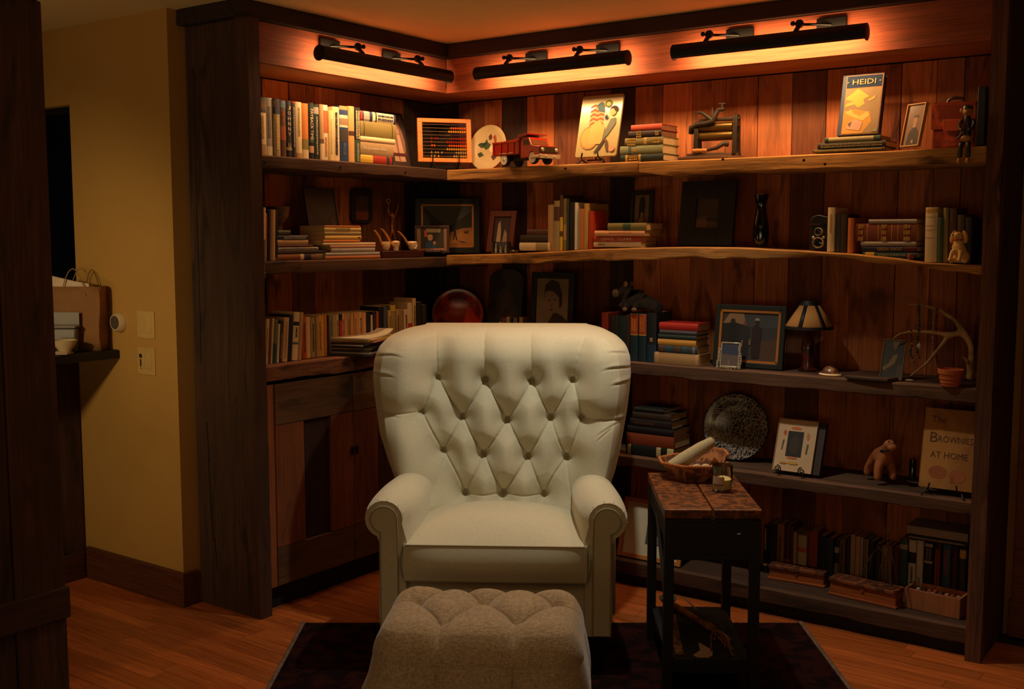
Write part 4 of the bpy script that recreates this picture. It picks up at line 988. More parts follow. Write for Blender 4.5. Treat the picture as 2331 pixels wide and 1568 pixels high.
b = MB(); b.prism([(-.15, .048), (.03, .048), (.036, .122), (.086, .128), (.086, .132), (.03, .130), (.022, .118), (-.155, .104)], -.056, -.052); b.prism([(-.15, .048), (.03, .048), (.036, .122), (-.155, .104)], .052, .056)
b.prism([(-.15, .048), (.03, .048), (.03, .052), (-.15, .052)], -.056, .056); b.prism([(.022, .05), (.03, .05), (.036, .128), (.028, .128)], -.056, .056); b.prism([(.03, .126), (.092, .131), (.092, .136), (.028, .132)], -.058, .058); b.prism([(-.153, .05), (-.149, .05), (-.153, .102), (-.157, .102)], -.056, .056)
b.build('dump_bed', M_tr, t, fix=True)
for x in (-.155, -.10, -.055, -.010):
    b = MB(); b.box(x, x+.008, -.060, -.055, .056, .104); b.build('bed_rib', M_tr, t, smooth=False)
b = MB(); b.box(-.157, .028, -.061, -.055, .102, .109); b.build('bed_rail', M_tr, t, smooth=False)
g = text_mb('Hydraulic Dump', .006); 
b = MB(); 
for q in range(12): b.box(-.11+q*.0085, -.104+q*.0085, -.0575, -.0565, .054, .058)
b.build('side_decal', cmat('cream'), t, smooth=False)
b = MB(); b.box(-.145, .15, -.022, .022, .024, .046); b.build('chassis', cmat('black'), t, smooth=False)
b = MB(); b.box(.166, .172, -.052, .052, .050, .070); b.box(.164, .169, -.05, .05, .046, .074); b.build('grille', cmat((60, 44, 30), .3), t, smooth=False)
b = MB(); b.box(.168, .180, -.060, .060, .022, .040); b.box(.12, .176, -.060, -.056, .024, .036); b.build('bumper', M_chr, t, bev=.003)
for y in (-.04, .04):
    b = MB(); b.lathe([(.008, .0), (.009, .006), (.0, .009)], 14, ax='x', c=(.169, y, .061)); b.build('headlight', M_chr, t)
    b = MB(); b.lathe([(.005, .0), (.004, .004), (0, .005)], 10, ax='x', c=(.180, y*.6, .031)); b.build('fog_light', M_chr, t)
for x in (-.085, .115):
    for s in (-1, 1):
        b = MB(); b.lathe([(.010, -.0), (.027, -.0), (.029, .004), (.029, .014), (.026, .018), (.0, .018)], 24, ax='y', c=(x, -.030 if s < 0 else .048, .029)); wq = b.build('wheel', cmat('black', .5), t)
        b = MB(); b.lathe([(.012, 0), (.0235, 0), (.024, .002), (.0235, .004), (.012, .004)], 24, ax='y', c=(x, (-.030-.0165) if s < 0 else .048+.001, .029)); b.build('whitewall', cmat('white'), wq)
        b = MB(); b.lathe([(.012, .0), (.008, .004), (.0, .006)], 16, ax='y', c=(x, (-.030-.0165) if s < 0 else .048, .029)); b.build('hubcap', M_chr, wq)
# --- cream picture tray with striped flag and gentleman
pz = frame_pose('R', (1308, 347), (1402, 346), (1327, 222), -.085, S1+.030)
u0, u1, z0, H_, le = pz
t = thing('picture_tray', 'cream tin tray printed with a striped flag and a leaning gentleman, on an easel', 'tray', wl('R', (u0+u1)/2, -.085, S1+.034), (-le, 0, 0))
W_ = u1-u0
rc = .012; cor = []
for (cx_, cz_, a0) in ((W_/2-rc, rc, -90), (W_/2-rc, H_-rc, 0), (-W_/2+rc, H_-rc, 90), (-W_/2+rc, rc, 180)): cor += [(cx_+rc*math.cos(R(a0+q*18)), cz_+rc*math.sin(R(a0+q*18))) for q in range(6)]
b = MB(); b.prism(cor, .0, .010); b.build('tray_body', mat('tray_cream', (176, 158, 106), .3, coat=.5, bump=0), t, bev=.002)
pol = []
def P2(c, pts): pol.append((c, pts))
P2((214, 150, 110), [(.24, .50), (.34, .52), (.48, .50), (.60, .54), (.60, .76), (.46, .80), (.40, .86), (.30, .78), (.26, .70)])
for q in range(5):
    y = .46+q*.075; P2((196, 84, 54), [(.25-.005*q, y+.04), (.34, y+.075), (.42, y+.045), (.52, y+.07), (.60, y+.045), (.60, y+.078), (.52, y+.103), (.42, y+.078), (.34, y+.108), (.25, y+.073)])
P2((70, 96, 96), [(.38, .85), (.50, .90), (.57, .87), (.60, .72), (.46, .74)]); P2((92, 100, 50), ell(.68, .86, .09, .065)); P2((176, 158, 106), ell(.68, .86, .055, .035))
P2((180, 130, 74), ell(.30, .30, .24, .2)); P2((204, 156, 90), ell(.30, .30, .21, .17)); P2((206, 164, 96), [(.30, .2), (.62, .18), (.66, .45), (.5, .6), (.30, .5)])
P2((112, 112, 96), [(.66, .26), (.76, .34), (.92, .52), (.90, .62), (.78, .60), (.72, .48), (.64, .34)]); P2((70, 60, 56), [(.66, .26), (.72, .26), (.60, .10), (.48, .03), (.46, .05), (.54, .14)]); P2((96, 70, 56), [(.72, .28), (.78, .22), (.82, .06), (.77, .05), (.72, .16)])
P2((214, 160, 110), ell(.82, .72, .085, .07)); P2((60, 48, 44), ell(.84, .755, .10, .062, a0=-40, a1=190)); P2((214, 160, 110), ell(.80, .715, .07, .055)); P2((60, 60, 76), [(.66, .58), (.72, .62), (.68, .68), (.63, .64)])
P2((220, 150, 120), ell(.9, .1, .07, .05))
picture(t, W_*.96, H_*.96, pol, -.0006, 0, H_*.02, 'print', ct=0)
easel('R', (u0+u1)/2-.005, -.068, S1, .085, 'black wire easel under the cream picture tray')
# --- old book pile
z = pile('R', S1, -.025, .15, 'pile of old cloth-bound books on the top shelf', 'the top centre shelf pile', [
 (1412, 1509, 16, 'dgreen', 'dark green gilt-labelled', (('b', .12, .48, 'gold'), ('b', .17, .43, 'brown'), ('l', .2, .4, 'gold', 2))),
 (1411, 1508, 20, 'lgreen', 'thick pale green', (('b', .2, .27, (96, 96, 96)), ('l', .33, .42, 'gold'), ('b', .05, .06, 'khaki'))),
 (1422, 1509, 18, 'olive', 'olive gilt-banded', (('l', .08, .28, 'gold', 3), ('b', .5, .58, 'gold'), ('l', .74, .92, 'gold', 2))),
 (1430, 1505, 15, 'dbrown', 'dark brown gilt-banded', (('l', .25, .40, 'gold', 3), ('l', .82, .92, 'gold', 2)), dict(pages=M_paged)),
 (1436, 1506, 14, (214, 84, 54), 'coral red', (), dict(pages=M_paged)),
])
# --- cast iron press with rollers and crank
u0, _ = uz('R', 1538, 362, -.04); u1, _ = uz('R', 1668, 350, -.04)
t = thing('crimping_iron', 'antique cast iron crimping press with two brass rollers and a wood-handled crank', 'hand press', wl('R', (u0+u1)/2+.005, -.13, S1), R(4))
M_ir = mat('cast_iron', (58, 46, 34), .55, metal=.5); M_br = mat('aged_brass', (122, 92, 44), .35, metal=.8)
b = MB(); b.prism([(-.13, -.085), (.06, -.09), (.12, -.02), (.12, .07), (-.10, .07)], 0, .012, plane='xy'); b.prism([(-.10, -.06), (.05, -.065), (.10, -.01), (.10, .05), (-.08, .05)], .012, .026, plane='xy'); b.build('base', mat('press_base', (112, 78, 52), .7, kind='wood', axis=0), t, fix=True, bev=.002)
for x, hh in ((-.075, .15), (.095, .185)):
    b = MB(); b.prism([(-.03, .02), (-.018, .02), (-.014, hh-.05), (.014, hh-.05), (.018, .02), (.03, .02), (.022, hh-.01), (.0, hh), (-.022, hh-.01)], x-.009, x+.009, plane='yz'); b.build('upright', M_ir, t, fix=True, bev=.002)
for z in (.098, .135):
    b = MB(); b.lathe([(.006, -.005), (.006, .0), (.018, .004), (.019, .01), (.019, .145), (.018, .152), (.006, .155), (.006, .17)], 24, ax='x', c=(-.072, 0, z)); b.build('roller', M_br, t)
b = MB(); b.box(-.07, .11, -.010, .010, .158, .172); b.build('top_bar', M_ir, t, bev=.004)
b = MB(); b.tube([(-.105, .0, .115), (-.10, -.01, .135), (-.07, -.02, .148), (-.03, -.024, .150), (.0, -.022, .158), (.01, -.018, .185), (.02, -.014, .205), (.045, -.01, .205)], [.012, .013, .012, .011, .012, .010, .009, .008], 10)
b.tube([(.0, -.022, .160), (-.02, -.022, .175), (-.05, -.022, .196), (-.085, -.022, .198)], [.010, .010, .007, .002], 8); b.tube([(.0, -.02, .17), (-.005, -.02, .215)], [.006, .002], 8); b.build('clamp_lever', M_ir, t)
b = MB(); b.tube([(.035, -.012, .195), (.035, -.012, .228)], .004, 8); b.tube([(.020, -.012, .228), (.050, -.012, .228)], .003, 8); b.build('thumb_screw', M_ir, t)
b = MB(); b.lathe([(.0, 0), (.008, .003), (.0095, .02), (.008, .05), (.0085, .062), (.005, .066)], 14, ax='x', c=(-.075, -.06, .036)); b.build('crank_handle', mat('handle_wood', (206, 140, 72), .5), t)
b = MB(); b.tube([(-.012, -.06, .036), (.03, -.055, .045), (.055, -.045, .062), (.07, -.03, .06)], [.005, .008, .010, .012], 8); b.build('crank_arm', M_ir, t)
# --- HEIDI book on its pile
z = pile('R', S1, -.008, .14, 'three books under the upright storybook, right end of the top shelf', 'the pile under the upright storybook', [
 (1850, 2013, 8, (96, 84, 44), 'thin dark gilt-edged', (('l', .03, .97, 'gold'),)),
 (1861, 2016, 14.5, (52, 44, 22), 'dark patterned gilt-spined', (('l', .05, .95, 'khaki', 2),)),
 (1877, 2004, 11.5, (190, 170, 112), 'cream green-cornered', (('b', 0, .07, 'green'), ('b', .88, 1, 'green'))),
])
u0, _ = uz('R', 1905, 305, -.045); u1, _ = uz('R', 1999, 301, -.045); pz = hit(1920, 178, 0, u0)
H_ = math.hypot(pz.z-z, max(0, pz.y-.045)); le = math.atan2(max(0, pz.y-.045), pz.z-z)
t = thing('book', 'blue storybook with a golden mountain picture on its cover, standing on the low pile', 'book', (u0/2+u1/2, .045, z+.0365*math.sin(le)+.0005), (-le, 0, 0))
W_ = u1-u0; b = MB(); b.box(-W_/2, W_/2, 0, .003, 0, H_); b.box(-W_/2, W_/2, .033, .036, 0, H_); b.box(-W_/2, -W_/2+.003, 0, .036, 0, H_); cv = b.build('cover', cmat((52, 66, 88)), t, smooth=False, bev=.0008)
b = MB(); b.box(-W_/2+.003, W_/2-.004, .003, .033, .004, H_-.004); b.build('pages', M_paged, t, smooth=False)
o_ = (210, 130, 60)
pic = [(o_, [(.10, .01), (.985, .01), (.985, .985), (.10, .985)]), ((44, 58, 82), [(.115, .02), (.97, .02), (.97, .975), (.115, .975)]), (o_, [(.115, .76), (.97, .76), (.97, .775), (.115, .775)]),
       ((160, 132, 96), [(.115, .02), (.97, .02), (.97, .76), (.115, .76)]), ((206, 150, 74), [(.115, .02), (.6, .02), (.8, .2), (.75, .36), (.4, .42), (.115, .4)]), ((232, 176, 84), [(.14, .62), (.30, .70), (.40, .76), (.62, .66), (.70, .62), (.56, .58), (.60, .5), (.45, .44), (.36, .50), (.115, .46), (.16, .52), (.32, .56), (.13, .58)]),
       ((236, 184, 96), [(.14, .38), (.3, .42), (.34, .36), (.5, .30), (.70, .38), (.74, .30), (.6, .22), (.3, .3)]), ((226, 170, 90), [(.66, .56), (.86, .64), (.84, .58), (.72, .54)]), ((206, 160, 130), [(.2, .1), (.55, .06), (.6, .2), (.4, .26), (.25, .2)]), ((120, 92, 80), [(.24, .18), (.34, .22), (.3, .12)]), ((150, 150, 120), [(.8, .04), (.97, .1), (.97, .03)])]
picture(t, W_, H_, pic, -.0004, 0, 0, 'cover_picture', ct=0)
g = text_mb('HEIDI', .020, w=W_*.56); b = MB(); b.add([(v[0]+W_*.04, -.0042, v[2]+H_*.868) for v in g.v], g.f)
for x in (-.35, .425): b.box(W_*x-.003, W_*x+.003, -.0045, -.004, H_*.862, H_*.875)
b.build('lettering', cmat((226, 160, 84)), t, smooth=False)
# --- gilt-framed boy, satchel, jointed doll
pb_ = atdepth(2068, 333, 3.90)
t = thing('framed_picture', 'narrow gilt-edged frame with an old sepia portrait of a boy, leaning on the satchel', 'frame', (pb_.x, pb_.y+.0, S1+.0035), (-R(12), 0, R(-30)))
fill_frame(t, .090, .158, .005, (226, 160, 80), None, [((150, 108, 68), SQ), ((60, 44, 34), [(.2, 0), (.9, 0), (.86, .3), (.68, .44), (.42, .42), (.25, .28)]), ((206, 150, 100), ell(.55, .60, .13, .12)), ((214, 170, 120), [(.46, .44), (.62, .44), (.66, .5), (.44, .5)]), ((80, 56, 40), ell(.56, .69, .15, .06, a0=0, a1=180)), ((196, 150, 110), [(.5, .05), (.66, .05), (.62, .14), (.52, .14)])], .014)
u0, _ = uz('R', 2118, 320, -.05); u1, _ = uz('R', 2216, 320, -.05); _, zt2 = uz('R', 2165, 231, -.05)
t = thing('satchel', 'glossy reddish-brown leather satchel with a flap, right end of the top shelf', 'bag', wl('R', (u0+u1)/2, -.06, S1), 0)
W_, H_ = u1-u0, zt2-S1; M_le = mat('red_leather', (176, 72, 40), .32, kind='mottle', c2=(120, 46, 26), bump=.25, coat=.3, scale=.7)
b = MB(); b.box(-W_/2, W_/2, 0, .09, 0, H_-.004); b.build('body', M_le, t, bev=.008)
b = MB(); b.prism([(-.004, H_*.42), (-.004, H_-.01), (.01, H_), (.085, H_), (.085, H_-.004), (.014, H_-.004), (.0, H_-.014), (0, H_*.42)], -W_/2-.001, W_/2+.001, plane='yz'); b.build('flap', M_le, t, fix=True)
b = MB(); b.prism([(-.03, H_*.36), (.03, H_*.36), (.036, H_*.62), (-.036, H_*.62)], -.009, -.004); b.build('clasp_tab', M_le, t, bev=.002)
b = MB(); b.tube([(-.035, .045, H_-.004), (-.03, .045, H_+.012), (-.01, .045, H_+.020), (.02, .045, H_+.014), (.025, .045, H_-.004)], .006, 8); b.build('handle', cmat((40, 16, 10), .4), t)
b = MB(); b.tube([(W_*.30, -.006, H_*.65), (W_*.27, -.008, H_*.42), (W_*.18, -.008, H_*.24), (W_*.10, -.006, H_*.20)], .004, 8); b.build('strap', cmat((60, 22, 14), .4), t)
b = MB(); b.box(0, .028, 0, .05, 0, .205); o = b.build('dark_box', cmat((14, 12, 12)), bev=.003, loc=(2.395, .0, S1)); o['label'] = 'tall narrow black box in the right corner of the top shelf, behind the doll'; o['category'] = 'box'
pd = hit(2199, 345, 1, -.03)
t = thing('wooden_doll', 'small painted jointed wooden doll with arms, sitting over the right edge of the top shelf', 'doll', (pd.x, -.028, S1), 0)
tan_ = mat('doll_wood', (186, 124, 72), .45, coat=.3); dk = mat('doll_dark', (34, 32, 26), .45, coat=.3)
skin('body', [(0, 0, .012, .014), (0, 0, .035, .016), (0, 0, .060, .014), (0, 0, .085, .015), (0, 0, .110, .008)], [[0, 1, 2, 3, 4]], dk, t)
b = MB(); b.ball((0, -.001, .118), (.017, .016, .018), 16); b.ball((.021, .0, .122), (.006, .004, .009), 10); b.ball((-.021, .0, .122), (.006, .004, .009), 10); b.ball((0, -.016, .114), (.009, .007, .007), 10); b.build('head', tan_, t)
b = MB(); b.lathe([(.019, .126), (.016, .136), (.0, .141)], 16); b.build('cap', dk, t)
for s in (-1, 1):
    skin('arm', [(s*.016, 0, .092, .007), (s*.026, -.008, .075, .007), (s*.020, -.020, .055, .006), (s*.008, -.026, .052, .007)], [[0, 1, 2, 3]], mat('doll_stripe', (120, 84, 56), .5, kind='stripe', axis=2, c2=(60, 40, 30)) if s < 0 else dk, t)
    skin('leg', [(s*.010, -.008, .010, .011), (s*.012, -.026, .004, .010), (s*.013, -.030, -.012, .009), (s*.014, -.030, -.045, .009)], [[0, 1, 2, 3]], dk, t)
    b = MB(); b.ball((s*.0145, -.034, -.056), (.008, .013, .012), 12); b.build('foot', tan_, t)
b = MB(); b.ball((0, -.012, .022), (.020, .014, .014), 14); b.build('hip', tan_, t)
# ================================================================== SECOND SHELF, left part
Z2 = L2Z
G = 'upright books at the left end of the second shelf'
row('L', Z2, -.03, .15, G, 'from the left post, second shelf left', [
 (582, 588, 487, 'rust', 'thin rust-red'), (588, 594.5, 469, 'black', 'black yellow-capped', (('b', .9, 1, 'yellow'),)),
 (594.5, 601, 472, 'cream', 'cream-white', (('b', 0, .4, 'steel'),)), (601, 607.5, 485, 'orange', 'thin orange'),
 (607.5, 613, 479, 'navy', 'thin navy'), (613, 624, 477, 'tan', 'pale tan'), (624, 631, 477, 'black', 'black silver-footed', (('b', .0, .06, 'steel'),))], lean=-2.2)
pile('L', Z2, -.03, .16, 'first flat pile on the second shelf, left', 'the second shelf first pile', [
 (632, 753, 14.5, (150, 90, 46), 'brown photo-spined', (('b', .42, .48, 'cream'), ('b', .5, .66, 'navy'), ('b', .62, .66, 'pink'), ('b', .72, .85, 'olive'))),
 (632, 752, 7, 'dbrown', 'dark brown'), (634, 725, 8, 'palegrey', 'white photo-spined', (('l', .05, .95, 'dgrey'), ('b', .7, .8, 'tan'))),
 (633, 712, 5, 'maroon', 'thin dark red'), (632, 702, 12, 'tan', 'dull tan'), (632, 702, 10, 'navy', 'navy title-lettered', (('l', .2, .92, 'palegrey', 2),)), (634, 662, 11, (64, 60, 36), 'small dark olive')])
pile('L', Z2, -.02, .15, 'second flat pile on the second shelf, left', 'the second shelf second pile', [
 (741, 866, 8, (196, 120, 72), 'salmon-tan'), (742, 865, 7, 'palegrey', 'marbled white'), (755, 854, 10.5, 'palegrey', 'pale grey-brown'), (752, 855, 6, 'pink', 'thin pinkish'), (736, 855, 5.5, 'cream', 'thin cream'),
 (737, 820, 6.5, 'orange', 'deep orange'), (740, 823, 10, (226, 180, 96), 'yellow-cream', (('l', .9, .97, 'brown'),)), (739, 822, 9, 'khaki', 'dull yellow'), (739, 822, 9.5, (224, 186, 110), 'cream black-lettered', (('l', .3, .7, 'olive', 2),)), (739, 820, 3.5, 'orange', 'thin orange')], hard=False)
u, _ = uz('L', 636, 500, -.21)
t = thing('goblet', 'pale stoneware goblet-shaped vase behind the upright books, second shelf left', 'vase', wl('L', u, -.22, Z2), 0)
b = MB(); b.lathe([(.0, 0), (.045, .0), (.052, .03), (.042, .07), (.026, .11), (.020, .13), (.018, .145), (.03, .165), (.046, .185), (.052, .215), (.052, .225), (.048, .225), (.044, .19), (.0, .16)], 28); b.build('body', mat('stoneware', (150, 116, 74), .7, kind='mottle', c2=(112, 84, 56), bump=.3), t)
frame('L', (714, 540), (784, 536), (690, 427), -.15, 'dim greenish landscape print in a thin dark frame, second shelf left', fw=.008, col=(40, 36, 22), z=Z2, dep=.01, pose=None,
      polys=[((54, 46, 30), SQ), ((44, 34, 26), [(0, .3), (1, .22), (1, .7), (.6, .55), (0, .75)]), ((84, 50, 28), [(.75, .25), (.95, .2), (.9, .6), (.8, .55)]), ((62, 60, 34), [(0, 0), (1, 0), (1, .24), (0, .26)])])
u0, zb_ = uz('L', 803, 508, -.28); u1, zt_ = uz('L', 849, 430, -.28)
t = thing('wall_plaque', 'small dark octagonal wooden plaque with a rust-red panel, hung on the planks', 'plaque', wl('L', (u0+u1)/2, -.296, zb_), R(90))
W_, H_ = u1-u0, zt_-zb_; c_ = .018
b = MB(); b.prism([(-W_/2+c_, 0), (W_/2-c_, 0), (W_/2, c_), (W_/2, H_-c_), (W_/2-c_, H_), (-W_/2+c_, H_), (-W_/2, H_-c_), (-W_/2, c_)], -.010, .0); b.build('board', cmat('black'), t, bev=.002)
picture(t, W_*.62, H_*.7, [((72, 46, 36), [(.05, 0), (.95, 0), (1, .3), (.9, 1), (.1, 1), (0, .3)]), ((132, 62, 28), [(.05, 0), (.95, 0), (1, .34), (0, .34)])], -.0105, 0, H_*.1)
# --- pipe rack with three pipes
p0 = atdepth(862, 580, 4.937); p1 = atdepth(955, 580, 5.168)
pm = (p0+p1)/2; dxy = (p1-p0); ang = math.atan2(dxy.y, dxy.x)
rk = thing('pipe_rack', 'low dark red wooden pipe rack holding three pale pipes, second shelf corner', 'rack', (pm.x, pm.y, Z2), ang)
Lr = dxy.length; b = MB(); b.box(-Lr/2, Lr/2, -.028, .028, 0, .032); b.build('block', mat('rack_wood', (70, 26, 18), .4, kind='wood', axis=0), rk, bev=.003)
b = MB(); b.tube([(-.02, .02, .03), (-.02, .024, .10), (.02, .024, .10), (.02, .02, .03)], .003, 8); b.build('wire_rest', M_black, rk)
M_mee = mat('meerschaum', (236, 196, 150), .35, coat=.3, bump=0); M_stem = mat('amber_stem', (206, 132, 50), .3, coat=.3)
for i, (px, pd_, bx, k_) in enumerate(((878, 21, 855, 1.05), (900, 20, 869, 1.15), (938, 22, 907, 1.0))):
    x = (px-908.5)/ (955-862)*Lr; sx = (bx-px)/(955-862)*Lr
    t = thing('tobacco_pipe', ['leftmost pale pipe on the rack, smooth open bowl and orange stem', 'middle pale pipe on the rack, rounded bowl and longest yellow stem', 'rightmost pale pipe on the rack, carved face-shaped bowl'][i], 'pipe', rk.matrix_world @ Vector((0, 0, 0)) if False else (pm.x+math.cos(ang)*x, pm.y+math.sin(ang)*x, Z2+.033), ang)
    b = MB()
    if i == 0: b.lathe([(0, 0), (.012, .002), (.019, .014), (.021, .03), (.020, .040), (.016, .041), (.014, .034), (0, .03)], 20)
    elif i == 1: b.lathe([(0, 0), (.013, .0), (.015, .018), (.019, .030), (.020, .038), (.014, .044), (0, .046)], 20)
    else:
        b.lathe([(0, 0), (.012, .002), (.018, .012), (.021, .026), (.023, .036), (.018, .042), (.0, .036)], 20, sx=1.1); b.ball((.006, -.02, .018), (.005, .006, .006), 8); b.ball((-.004, -.018, .025), (.004, .004, .004), 8); b.ball((.014, -.016, .026), (.004, .004, .004), 8); b.ball((.004, -.018, .009), (.009, .006, .005), 8)
    b.build('bowl', M_mee, t)
    hh = .088*k_; b = MB(); b.tube([(-.004, 0, .014), (-.014+sx*.15, .004, .03), (sx*.55, .006, hh*.68), (sx*.85, .006, hh*.93), (sx, .006, hh)], [.008, .0065, .0055, .0045, .003], 10); b.build('stem', M_stem, t)
# --- bronze figurine
pf = atdepth(893, 572, 5.10)
t = thing('bronze_figurine', 'slender gilt bronze figurine with raised horn-like arms behind the pipe rack', 'figurine', (pf.x, pf.y, Z2), YAW)
M_gi = mat('gilt_bronze', (150, 92, 36), .3, metal=.85)
skin('body', [(.0, 0, .205, .010), (.002, 0, .185, .009), (.0, 0, .160, .014), (.002, 0, .125, .010), (-.012, 0, .085, .0075), (-.010, 0, .045, .005), (-.004, 0, .008, .004), (.014, 0, .085, .0075), (.020, 0, .045, .005), (.022, 0, .008, .004), (-.012, 0, .19, .005), (-.018, 0, .225, .004), (-.016, 0, .25, .003), (.014, 0, .195, .005), (.024, 0, .22, .0035), (.030, 0, .245, .0025)],
     [[0, 1, 2, 3, 4, 5, 6], [3, 7, 8, 9], [1, 10, 11, 12], [1, 13, 14, 15]], M_gi, t)
b = MB(); b.tube([(-.016+.008*math.cos(k*.5), 0, .262+.010*math.sin(k*.5)) for k in range(14)], .002, 6); b.build('ring', M_gi, t)
b = MB(); b.lathe([(.03, 0), (.03, .006), (.012, .010), (0, .011)], 20, c=(.006, 0, 0)); b.build('base', cmat('black'), t)
# --- framed landscape in the corner and small boy photo
c1 = atdepth(1019, 556, 5.36)
t = thing('framed_picture', 'large dark framed valley landscape with a lone figure, leaning in the second shelf corner', 'frame', (c1.x, c1.y, z2(.0, .1)+.002), (-R(5), 0, YAW+R(4)))
fill_frame(t, .318, .272, .030, (24, 24, 18), ((206, 132, 54), .008), [((70, 74, 70), SQ), ((92, 92, 78), [(.25, .55), (.75, .55), (.62, .44), (.45, .42)]), ((34, 30, 20), [(0, .98), (.18, .80), (.42, .52), (.50, .44), (0, .30)]), ((44, 38, 26), [(1, .88), (.80, .70), (.52, .48), (.50, .42), (1, .42)]), ((52, 38, 20), [(0, .42), (.30, .40), (.62, .44), (1, .50), (1, .36), (.5, .3), (0, .30)]),
    ((176, 116, 54), [(0, .0), (1, 0), (1, .46), (.80, .44), (.66, .38), (.45, .30), (.2, .27), (0, .27)]), ((196, 132, 66), [(.5, .04), (1, .08), (1, .38), (.78, .36), (.62, .2)]), ((36, 26, 18), [(.625, .46), (.67, .46), (.675, .30), (.70, .14), (.67, .14), (.655, .26), (.63, .14), (.605, .14), (.62, .30)]), ((36, 26, 18), ell(.648, .485, .02, .03)), ((60, 40, 22), [(.69, .13), (.80, .08), (.90, .09), (.80, .11)]), ((96, 60, 30), [(.82, .36), (.94, .38), (.92, .31), (.84, .31)])], .02)
c2 = atdepth(984, 577, 5.275)
t = thing('framed_picture', 'small brown framed snapshot of a boy in blue, on a dark stand, second shelf corner', 'frame', (c2.x, c2.y, z2(0, .08)+.006), (-R(6), 0, YAW+R(8)))
fill_frame(t, .168, .134, .012, (74, 44, 32), None, [((56, 48, 34), SQ), ((170, 150, 110), [(.3, .8), (.78, .8), (.8, .98), (.3, .98)]), ((160, 120, 90), [(0, 0), (.12, 0), (.12, 1), (0, 1)]), ((150, 110, 84), [(.9, 0), (1, 0), (1, 1), (.9, 1)]), ((200, 90, 50), [(.24, .6), (.34, .6), (.34, .9), (.24, .9)]), ((50, 84, 124), [(.28, .08), (.62, .06), (.62, .3), (.5, .42), (.38, .42), (.28, .3)]), ((214, 160, 120), ell(.44, .56, .09, .13)), ((228, 180, 110), ell(.44, .64, .09, .07, a0=0, a1=180)), ((190, 120, 90), [(.10, .02), (.9, .02), (.9, .10), (.1, .08)]), ((200, 140, 110), ell(.58, .34, .05, .08))], .012)
b = MB()
for s in (-1, 1): b.ball((s*.02, -.02, .012), (.03, .012, .010), 12); b.tube([(0, -.02, .012), (s*.055, -.02, .006)], .004, 8); b.box(s*.02-.004, s*.02+.004, -.02, .04, .0005, .006)
o = b.build('display_stand', mat('stand_dark', (34, 20, 14), .4), loc=(c2.x, c2.y, z2(0, .08))); o.rotation_euler = (0, 0, YAW+R(8)); o['label'] = 'small dark carved stand in front of the boy snapshot'; o['category'] = 'stand'
# ================================================================== SECOND SHELF, right part
t, W_, H_, le = frame('R', (1106, 575), (1166, 572), (1116, 482), -.09, 'reddish brown tile-like frame with a tiny black and white photo, second shelf', fw=.028, col=(104, 48, 26), z=z2(.36, .06), dep=.018, mount=(60, 30, 20), mw=.012,
      polys=[((60, 44, 36), SQ), ((190, 160, 130), [(.1, 0), (.45, 0), (.42, .5), (.3, .95), (.15, .8)]), ((170, 140, 110), [(.55, 0), (.95, 0), (.9, .4), (.7, .6)])])
uu, _ = uz('R', 1138, 570, -.055)
t = thing('trinket_box', 'small grey open box with silver charms in front of the tile-like frame', 'box', wl('R', uu, -.05, z2(uu)), 0)
b = MB(); b.box(-.045, .045, 0, .03, 0, .003); b.box(-.045, .045, .027, .03, 0, .055); b.box(-.045, -.042, 0, .03, 0, .055); b.box(.042, .045, 0, .03, 0, .055); b.build('case', cmat((78, 78, 80), .5), t, smooth=False)
for x, h in ((-.028, .045), (.0, .032), (.03, .038)):
    b = MB(); b.lathe([(.0, 0), (.006, 0), (.007, h*.4), (.003, h*.65), (.004, h*.8), (.003, h), (0, h)], 12, c=(x, .012, .0035)); b.build('charm', M_chr, t)
uq, _ = uz('R', 1172, 570, -.04)
t = thing('small_bottle', 'tiny brass-capped glass bottle lying between the charms and the cream roll', 'bottle', wl('R', uq, -.03, z2(uq)+.008), R(0))
b = MB(); b.lathe([(0, -.022), (.007, -.020), (.008, .01), (.004, .016), (.004, .024), (0, .024)], 14, ax='x'); b.build('glass', mat('bottle_brown', (70, 50, 24), .15, coat=.6), t)
b = MB(); b.lathe([(.0055, .016), (.0055, .026), (0, .027)], 12, ax='x'); b.build('cap', M_gi, t)
pile('R', z2(.52, .06), -.09, .14, 'dim pile behind the cream book, second shelf', 'the dim second shelf pile', [
 (1187, 1246, 14, 'tan', 'tan row-edged'), (1184, 1247, 22, (48, 32, 24), 'thick dark'), (1199, 1247, 13, 'brown', 'reddish brown')])
hbook('R', 1182, 1250, .036, z2(.5, .06)+.004, -.012, .07, 'cream', 'small cream patterned book lying at the shelf edge, second shelf, left of the upright row', None, (('b', .55, .95, 'khaki'),), hard=False)
G = 'upright books in the middle of the second shelf'
row('R', z2, -.02, .17, G, 'in the second shelf middle row', [
 (1246, 1261, 466, 'tan', 'pale tan'), (1261, 1274, 457, 'khaki', 'khaki rust-labelled', (('b', .60, .88, 'brown'),)), (1274, 1281, 443, 'brown', 'tall mottled yellow', (('b', 0, .6, 'yellow'), ('b', .25, .35, 'brown'))),
 (1281, 1290, 452, 'olive', 'olive and cream', (('b', .2, .5, 'tan'),)), (1290, 1294.5, 452, 'dgrey', 'thin grey'), (1294.5, 1307, 460, 'black', 'black faint-lettered', (('l', .3, .8, 'dgreen'),)), (1307, 1314, 461, 'white', 'tall white'),
 (1314, 1321, 475, 'palegrey', 'short pale grey'), (1321, 1330, 475, 'orange', 'warm tan-orange'), (1330, 1339, 463, (196, 156, 84), 'yellow-tan with a dark red cover', (), dict(dd=1.05)), (1339, 1349, 480, (190, 60, 20), 'bright rust-red', (), dict(dd=.7, df=.0))])
